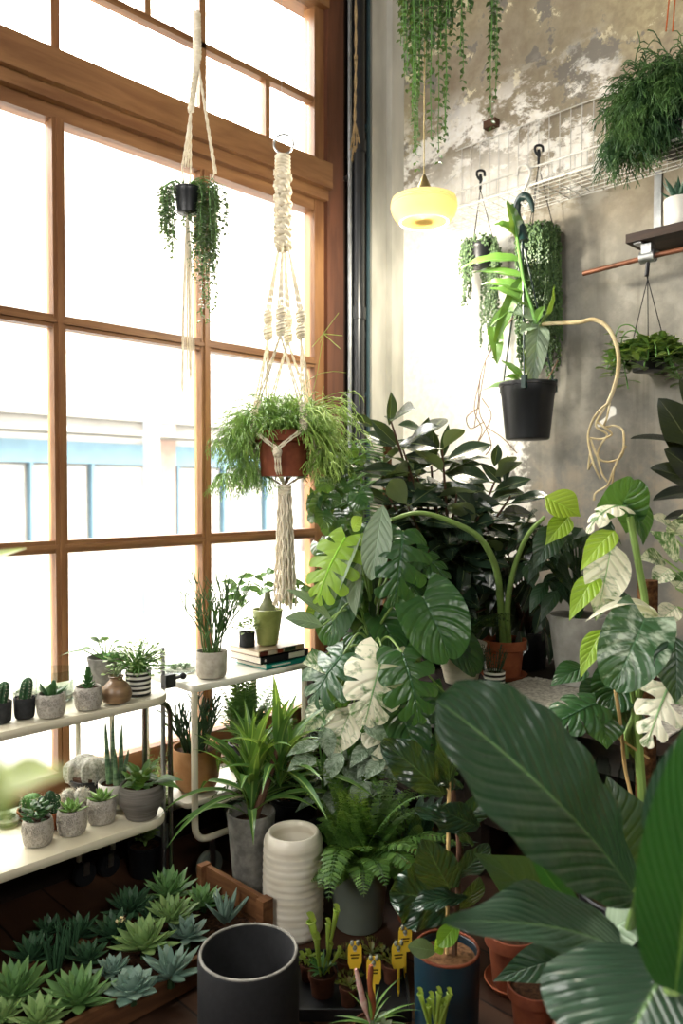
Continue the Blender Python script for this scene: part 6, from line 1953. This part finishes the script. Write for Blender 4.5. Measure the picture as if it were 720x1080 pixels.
ros(178, 945, .098, 'ros1', 'largest pointed rosette succulent at the crate back beside the corner post', 30, .27)
ros(214, 956, .075, 'ros1', 'green rosette succulent against the raised end board of the crate', 24, .28)
ros(181, 970, .085, 'ros4', 'pale green rosette succulent in front of the largest pointed one', 28, .28, z=.1)
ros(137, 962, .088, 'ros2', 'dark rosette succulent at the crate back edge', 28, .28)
ros(120, 988, .08, 'ros2', 'dark rosette succulent with a cream flower stalk in the crate', 26, .3, flower=True)
ros(152, 1000, .095, 'ros4', 'big bright pointed rosette in the middle of the crate', 28, .3, z=.1)
ros(197, 990, .075, 'ros3', 'flat blue-green rosette near the charcoal pot', 22, .34, lift=.1)
ros(180, 1030, .095, 'ros3', 'long-leaved blue-grey rosette at the near crate edge', 18, .26, .08, .12)
ros(119, 1027, .055, 'ros3', 'small blue-green rosette between the bright and flat ones', 20, .4, .12, .15)
ros(140, 1048, .068, 'ros3', 'plump flat blue echeveria at the near crate edge', 32, .5, .14, .08, kind='paddle')
ros(83, 1058, .1, 'ros1', 'big green pointed rosette at the near edge of the crate', 28, .28)
ros(15, 1052, .1, 'ros1', 'big green rosette in the crate nearest the bottom left corner of the photo', 28, .28)
ros(42, 1080, .075, 'ros4', 'green rosette at the bottom edge between two big rosettes', 24, .3)
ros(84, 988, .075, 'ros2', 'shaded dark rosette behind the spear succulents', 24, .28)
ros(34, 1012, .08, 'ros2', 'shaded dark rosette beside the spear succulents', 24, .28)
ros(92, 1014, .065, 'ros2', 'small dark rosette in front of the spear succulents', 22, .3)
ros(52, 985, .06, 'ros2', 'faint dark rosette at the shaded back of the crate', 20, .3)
ros(4, 1075, .06, 'ros4', 'pale green rosette in the very corner of the photo', 22, .3)
ros(158, 968, .05, 'ros2', 'little dark rosette wedged between the two back rosettes', 18, .34)
c = at(238, 972, Z=.08)
T = Thing('spiky_aloe', 'dark spotted aloe with spiky upright leaves at the crate end behind the charcoal pot', 'succulent', V((c.x, c.y, .05)), 'succulents in the wooden crate')
m = MB(); rosette(m, c, .12, 14, .2, .09, .45, rg, .95, 'lance', -.3); T.part('leaf_rosette', m, M['ros3'])
for i, (x, y, lab) in enumerate(((58, 1022, 'clump of dark upright spear leaves at the shaded crate back'), (72, 1010, 'second clump of dark spear leaves, next to the shaded rosette'))):
    c = at(x, y, Z=.07)
    T = Thing('spear_succulent', lab, 'succulent', V((c.x, c.y, .05)), 'succulents in the wooden crate')
    m = MB()
    for k in range(9):
        a = k * 2.4; d = V((cos(a) * .25, sin(a) * .25, 1)).normalized(); b = c + V((cos(a), sin(a), 0)) * .012
        m.tube([b, b + d * .05, b + d * rg.uniform(.09, .14)], [.006, .0055, .001], 6)
    T.part('spears', m, M['ros2'])

# ---- charcoal cylinder pot
q = at(262, 1003, D=2.1)
h = q.z
T = Thing('charcoal_pot', 'large empty matte charcoal cylinder pot in front of the crate', 'pot', (q.x, q.y, .001))
R = .136
m = MB(); m.lathe([(R * .96, 0), (R * .985, .006), (R, .02), (R, h - .004), (R - .003, h), (R - .011, h), (R - .014, h - .004), (R - .014, .02), (R - .02, .012), (.001, .012)], T.loc, 64); T.part('body', m, M['matte_black'])
m = MB(); m.torus(T.loc + V((0, 0, h - .001)), R - .007, .0045, (0, 0, 1), 64, 8); T.part('rim', m, M['cement_d'], label='worn grey rim')

# ---- white ribbed vase
q = at(309, 876, D=2.64)
T = Thing('white_vase', 'tall white glazed stoneware vase with horizontal throwing rings beside the crate', 'vase', (q.x, q.y, .001))
h = q.z; R = .104
prf = [(R * .86, 0), (R * .93, .008)]
for i in range(40):
    f = i / 39; prf.append((R * (.945 + .05 * sin(pi * (.15 + .75 * f)) + .013 * sin(i * 2.0)), .015 + f * (h - .05)))
prf += [(R * .93, h - .02), (R * .84, h - .004), (R * .8, h), (R * .74, h - .003), (R * .72, h - .02), (R * .8, h - .06), (R * .82, h - .13), (.001, h - .15)]
m = MB(); m.lathe(prf, T.loc, 56); T.part('body', m, M['vase'], ang=70)

# ---- tall concrete pot with striped strap plant
q = V((1.76, 2.2, .001))
T = potted('dracaena', 'strappy green and yellow striped plant in a tall grey concrete pot below the side table', 'plant', q, .088, .062, .335, M['cement_d'], 'tulip')
m = MB(); c = T.top + V((0, 0, .02))
for k in range(88):
    c = T.top + V((0, 0, .02)) + (Rv * .1 + V((0, 0, .1)) if k % 3 == 0 else V((0, 0, 0)))
    a = rg.uniform(0, 6.28); e = rg.choice((.25, .5, .75, .95, 1.15, 1.3, 1.4)) + rg.uniform(-.12, .12); L = rg.uniform(.24, .4)
    hgt = rg.uniform(0, .14)
    b = c + V((cos(a) * .012, sin(a) * .012, hgt)); d = V((cos(a) * cos(e), sin(a) * cos(e), sin(e)))
    tip = b + d * L + V((cos(a), sin(a), 0)) * L * .1 - V((0, 0, L * .25 * cos(e)))
    tip.y = min(tip.y, 2.36) if tip.z > .6 else tip.y
    leaf(m, b, tip, V((-cos(a) * sin(e), -sin(a) * sin(e), cos(e))), rg.uniform(.018, .027), 'lance', rg.uniform(.7, 1.6), .3, nt=10, ns=2)
for v in m.v: v.y = min(v.y, 2.38)
T.part('leaves', m, M['striped_strap'])
m = MB(); m.tube([T.top - V((0, 0, .02)), c + V((0, 0, .15))], [.016, .012], 8); T.part('stem', m, M['stem_b'])

# ---- fern in grey-green nursery pot
q = at(374, 975, Z=0); q = at(378, 974, Z=.001)
T = potted('fern', 'grey green plastic pot with an arching fern beside the white vase', 'plant', q, .112, .082, .235, M['grey_plastic'], 'nursery', fill=.82)
m = MB()
for k in range(44):
    a = k * 2.4 + rg.uniform(-.3, .3); e = rg.uniform(.5, 1.35); b = T.top + V((cos(a), sin(a), 0)) * rg.uniform(0, .05)
    fern(m, b, (cos(a) * cos(e), sin(a) * cos(e), sin(e)), rg.uniform(.25, .4) * (1 - .45 * max(0, -V((cos(a), sin(a), 0)).dot(Rv))), .07, rg, rg.uniform(1.3, 2.4), 24, True, .28, 14)
b = T.top - Rv * .04
fern(m, b, (-Rv * .12 + V((0, 0, 1)) - Fv * .6), .4, .07, rg, 3.2, 26, True, .3, 18)
for k in range(12):
    fern(m, T.top, (rg.uniform(-.5, .5), rg.uniform(-.5, .4), 1), rg.uniform(.3, .42), .06, rg, 1.5, 24, True, .28, 14)
T.part('fronds', m, M['fern'])
# second, darker fern with dry sprigs between dracaena and monstera
q = V((2.04, 2.28, .001))
T = potted('asparagus_fern', 'dark feathery fern with dry tan sprigs between the white vase and monstera', 'plant', q, .1, .08, .3, M['black_plastic'], 'nursery')
m = MB(); c = T.top
for k in range(40):
    a = k * 2.4; e = rg.uniform(.5, 1.4)
    fern(m, c, (cos(a) * cos(e), sin(a) * cos(e), sin(e)), rg.uniform(.3, .48), .07, rg, rg.uniform(1.0, 2.0), 18, False, .25, 10)
for v in m.v: v.y = min(v.y, 2.38)
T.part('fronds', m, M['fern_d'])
m = MB()
for k in range(4):
    d = -Fv * .5 + Rv * rg.uniform(-.3, .3) + V((0, 0, 1)); fern(m, c, d, rg.uniform(.36, .44), .02, rg, .8, 26, False, .7, 12)
T.part('dry_sprigs', m, M['dry'])
# pale light green plants behind the table legs, near the sill
for i, (x, y, mt, r, lab) in enumerate(((2.04, 2.6, 'herb_d', .2, 'feathery light green fern on the lower shelf of the side table'), (1.6, 2.66, 'herb', .16, 'pale bushy plant on the floor between trolley and side table'))):
    T = potted('bushy_plant', lab, 'plant', V((x, y, LZ + .006 if i == 0 else .001)), .07, .06, .12, M['black_plastic'], 'nursery')
    m = MB()
    for k in range(34):
        a = k * 2.4; e = rg.uniform(.6, 1.45); d = V((cos(a) * cos(e) * .6, sin(a) * cos(e) * .35, sin(e)))
        fern(m, T.top, d, rg.uniform(.3, .52) * (.75 if i == 0 else .8), .06, rg, 1.2, 18, i == 0 and k % 2 == 0, .28, 9)
    T.part('fronds', m, M[mt])
# terracotta pot behind the fern
q = at(436, 925, D=2.72); q.z = .001
T = potted('terracotta_pot', 'weathered orange terracotta pot in the shade between fern and fiddle leaf fig', 'pot', q, .075, .055, .24, M['terracotta'], 'rim')
m = MB()
for k in range(30):
    a = rg.uniform(0, 6.28); e = rg.uniform(.3, 1.3); L = rg.uniform(.1, .2); b = T.top
    d = V((cos(a) * cos(e), sin(a) * cos(e), sin(e))); leaf(m, b + d * L * .5, b + d * L * 1.3, (0, 0, 1), .028, 'ovate', .7, .15, nt=6, ns=2)
T.part('leaves', m, M['dark_leaf'])

# ---- tray of carnivorous plants
A = at(318, 1045, Z=.004); 
T = Thing('seed_tray', 'low black plastic tray holding the small carnivorous plant pots', 'tray', (1.6, 1.5, .001))
tx = at(322, 1040, Z=.0); ex = at(446, 1010, Z=.0)
o_ = at(332, 1033, Z=0); ux = V((.7, -.714, 0)); uy = V((.714, .7, 0))
def tl(u, v, z): return o_ + ux * u + uy * v + V((0, 0, z))
m = MB()
def qbox(u0, u1, v0, v1, z0, z1):
    m.add([tl(u0, v0, z0), tl(u1, v0, z0), tl(u1, v1, z0), tl(u0, v1, z0), tl(u0, v0, z1), tl(u1, v0, z1), tl(u1, v1, z1), tl(u0, v1, z1)], [(0, 3, 2, 1), (4, 5, 6, 7), (0, 1, 5, 4), (1, 2, 6, 5), (2, 3, 7, 6), (3, 0, 4, 7)])
U0, U1, V0, V1 = -.06, .28, -.19, .1
qbox(U0, U1, V0, V1, 0, .006)
T.part('tray_floor', m, M['black_plastic'])
for r in ((U0, U1, V0, V0 + .006), (U0, U1, V1 - .006, V1), (U0, U0 + .006, V0, V1), (U1 - .006, U1, V0, V1)):
    m = MB(); qbox(r[0], r[1], r[2], r[3], .006, .035); T.part('rim', m, M['black_plastic'])


def cpot(px, py, r, h, name, lab, group='carnivorous plants in the tray', cat='plant'):
    c = at(px, py, Z=.008); return potted(name, lab, cat, V((c.x, c.y, .0075)), r, r * .78, h, M['dark_clay'], 'rim', group, fill=.9, n=20)


def pitcher(T, px, py, D, r, st_):
    e = at(px, py, D=D); b = T.top + V((rg.uniform(-.015, .015), rg.uniform(-.015, .015), -.01))
    p = spline([b, b.lerp(e, .5) + V((rg.uniform(-.006, .006), 0, 0)), e], 5); n = len(p)
    m = MB(); m.tube(p, [r * (.25 + .75 * (i / (n - 1)) ** 1.6) for i in range(n)], 9, False)
    m.torus(e, r * 1.05, r * .22, (p[-1] - p[-2]), 16, 5)
    a = e + Rv * r * .8; leaf(m, a, a + V((0, 0, r * 2.2)) - Rv * r * 1.9 - Fv * r * .3, nrm(.6, .5, .4), r * 1.2, 'round', .9, .15, nt=6, ns=2)
    T.part('pitcher', m, M['pitcher'])


T = cpot(340, 1047, .043, .065, 'pitcher_plant', 'tall pitcher plant with three pale green trumpets next to the white vase')
D = (T.loc - EYE).dot(Fv)
for x, y, r in ((328, 972, .013), (346, 974, .008), (355, 960, .009), (334, 990, .010), (358, 1003, .007), (349, 996, .006)): pitcher(T, x, y, D, r, 0)
m = MB()
for k in range(26):
    a = k * 2.4; b = T.top; leaf(m, b, b + V((cos(a) * .045, sin(a) * .045, rg.uniform(.0, .05))), (0, 0, 1), .007, 'ellip', .8, .2, nt=4, ns=1)
T.part('leaves', m, M['succ_d'])
T = cpot(326, 1032, .03, .05, 'pitcher_plant', 'small low pitcher plant between the charcoal pot and the tall pitchers')
D = (T.loc - EYE).dot(Fv)
for x, y in ((318, 1008), (326, 1006), (312, 1014), (322, 1018)): pitcher(T, x, y, D, .007, 0)
m = MB(); bush(m, T.top, .035, 40, .02, .006, rg); T.part('leaves', m, M['pitcher'])


def flytrap(px, py, lab, r=.036):
    T = cpot(px, py, r, .055, 'venus_flytrap', lab)
    m = MB()
    for k in range(17):
        a = k * 2.4; e = rg.uniform(.15, 1.1); d = V((cos(a) * cos(e), sin(a) * cos(e), sin(e))); b = T.top; q = b + d * rg.uniform(.025, .042)
        leaf(m, b, q, (0, 0, 1), .005, 'obov', .3, .1, nt=4, ns=1)
        for s in (-1, 1):
            sd = d.cross(V((0, 0, 1))).normalized() * s
            leaf(m, q, q + d * .013 + sd * .004, (-sd + V((0, 0, .6))), .006, 'round', .3, .2, nt=4, ns=1)
            for j in range(4):
                z = q + d * (.003 + j * .003) + sd * .006; m.tube([z, z + sd * .002 + V((0, 0, .006))], [.0006, .0002], 3, False)
    T.part('traps', m, M['trap'])
    return T


flytrap(368, 1058, 'venus flytrap pot right beside the tall pitcher plant, near the tray edge', .03)
flytrap(366, 1029, 'venus flytrap pot behind, next to the first yellow tag')
T3 = flytrap(414, 1034, 'venus flytrap pot beneath the two yellow tags near the blue pot', .034)
flytrap(392, 1022, 'venus flytrap pot at the back of the tray in the shade')


def plant_tag(px, py, D, lab, tilt=0.0):
    """yellow care tag: rounded board on a spike, printed trap picture above a line of text"""
    c = at(px, py, D=D)
    T = Thing('plant_tag', lab, 'plant tag', V((c.x, c.y, .02)), 'yellow plant tags')
    n = -V((Fv.x, Fv.y, 0)).normalized(); n = (n + Rv * tilt).normalized(); s = V((-n.y, n.x, 0)); up = V((0, 0, 1))
    W, H = .0205, .078
    def ext(poly, d0, d1):
        m = MB(); k = len(poly)
        m.add([c + s * x + up * y + n * d0 for x, y in poly] + [c + s * x + up * y + n * d1 for x, y in poly],
              [tuple(range(k))[::-1], tuple(range(k, 2 * k))] + [(i, (i + 1) % k, k + (i + 1) % k, k + i) for i in range(k)])
        return m
    arc = [(W * cos(a), H * .25 + H * .28 * sin(a)) for a in [pi * i / 10 for i in range(11)]]
    T.part('board', ext(arc + [(-W, -H * .3), (-W * .7, -H * .52), (W * .7, -H * .52), (W, -H * .3)], 0, .0015), M['yellow_tag'], smooth=False)
    T.part('spike', ext([(-.004, -H * .5), (-.004, 0.03 - c.z), (0, .012 - c.z), (.004, .03 - c.z), (.004, -H * .5)], .0002, .0013), M['yellow_tag'], smooth=False)
    m = MB()
    for sx in (-1, 1):
        q = c + s * (sx * W * .42) + up * H * .46 + n * .002; m.ball(q, (.006, .006, .0085), 10, 6)
        for j in range(3): m.tube([q + up * .006 + s * (j - 1) * .003, q + up * .013 + s * ((j - 1) * .004)], [.0008, .0004], 3)
    m.ball(c + up * H * .28 + n * .002, (.009, .005, .007), 10, 6)
    T.part('printed_trap', m, M['grey_print'])
    m = MB(); q = ext([(-.004, H * .14), (.004, H * .14), (.004, H * .22), (-.004, H * .22)], .0015, .003); T.part('printed_mark', q, M['white_print'], smooth=False)
    for y, w in ((-.02, .013), (-.13, .011)):
        T.part('printed_text', ext([(-w, H * y), (w, H * y), (w, H * (y + .055)), (-w, H * (y + .055))], .0015, .0022), M['dark_print'], smooth=False)


plant_tag(374, 1007, 2.28, 'yellow plant tag nearest the white vase, second from the pitchers', .1)
plant_tag(394, 1023, 2.2, 'frontmost yellow plant tag in the middle of the tray', .0)
plant_tag(420, 1007, 2.28, 'yellow plant tag standing in the flytrap pot beside the blue pot', .15)
plant_tag(427, 990, 2.36, 'rearmost yellow plant tag behind the fiddle leaf stem', .15)

# spidery plant with a pink pitcher in front
T = cpot(391, 1102, .048, .06, 'nepenthes', 'strappy carnivorous plant with pink and orange pitchers just in front of the tray')
m = MB(); D = (T.loc - EYE).dot(Fv)
for x, y, w in ((352, 1072, .008), (366, 1045, .006), (372, 1040, .006), (425, 1030, .007), (440, 1058, .008), (445, 1066, .008), (430, 1075, .008), (345, 1080, .008), (360, 1090, .009), (412, 1050, .006), (385, 1045, .006), (400, 1040, .006), (420, 1090, .008), (440, 1085, .007)):
    e = at(x, y, D=D + rg.uniform(-.06, .06)); leaf(m, T.top, e, (0, 0, 1), w, 'blade', rg.uniform(.5, 1.1), .3, nt=8, ns=2)
T.part('leaves', m, M['striped_strap'])
m = MB(); a = at(375, 1022, D=D); b = at(384, 1060, D=D); m.tube(spline([a, a.lerp(b, .5), b, T.top], 5), [.004, .0055, .0065, .007, .0075, .008, .008, .008, .008, .010, .009, .007, .005, .004, .003, .003], 9); T.part('pitcher', m, M['pink'], label='pink and white pitcher')
m = MB(); m.tube(spline([at(391, 1018, D=D), at(390, 1040, D=D), at(394, 1062, D=D), T.top], 5), [.0055, .0075, .008, .008, .0075, .007, .007, .009, .008, .007, .006, .005, .004, .004, .003, .003], 9); T.part('pitcher', m, M['terracotta'], label='orange pitcher')
m = MB()
for k in range(9):
    q = T.top + V((rg.uniform(-.04, .03), rg.uniform(-.04, .0), .01)); leaf(m, q, q + V((rg.uniform(-.02, .02), rg.uniform(-.02, .02), .02)), nrm(0, .5, .8), .008, 'round', .4, .2, nt=4, ns=2)
T.part('pale_leaves', m, M['air'])
T = cpot(455, 1128, .04, .05, 'pitcher_plant', 'cluster of short green pitchers in front of the deep blue pot')
D = (T.loc - EYE).dot(Fv)
for x, y in ((443, 1048), (455, 1052), (463, 1047), (466, 1060), (474, 1048), (452, 1060), (470, 1058)): pitcher(T, x, y, D, .0075, 0)
m = MB(); bush(m, T.top, .045, 40, .022, .009, rg); T.part('leaves', m, M['air'])

# ---- out-of-focus leaves close to the lens, part of a plant standing beside the camera
M['near'] = leaf_mat('near_soft_leaf', '#84983e', '#a8b468', trans=.15, latamt=0, mid=.06, rnd='island', bump=0)
q = at(-150, 900, D=.75)
T = potted('foreground_ficus', 'small-leaved bright green plant close to the lens at the edge of the photo', 'plant', V((q.x, q.y, .001)), .16, .12, .3, M['terracotta'], 'rim')
m = MB(); tp = V((q.x, q.y, 1.5)); m.tube([T.top, T.top.lerp(tp, .5) + V((.02, 0, 0)), tp], [.014, .01, .006], 8); T.part('stem', m, M['stem_b'])
for b_, t_, w, D in (((-6, 826), (72, 815), 27, .42), ((8, 860), (-10, 765), 20, .42), ((0, 800), (12, 885), 15, .45), ((-50, 612), (29, 578), 13, 1.4), ((-20, 535), (7, 500), 9, 1.4), ((-30, 560), (-10, 620), 14, .9), ((-40, 700), (-14, 660), 14, .8)):
    B, E = at(*b_, D=D), at(*t_, D=D - .02); m = MB(); leaf(m, B, E, nrm(-.2, .7, .6), w / FPX * D, 'ovate', .5, .15); lf = T.part('leaf', m, M['near'])
    m = MB(); s = V((q.x, q.y, min(1.48, B.z - .02))); petiole(m, sag(s, B, (0, 0, .02)), .004, .002, 5); T.part('twig', m, M['stem_g'])
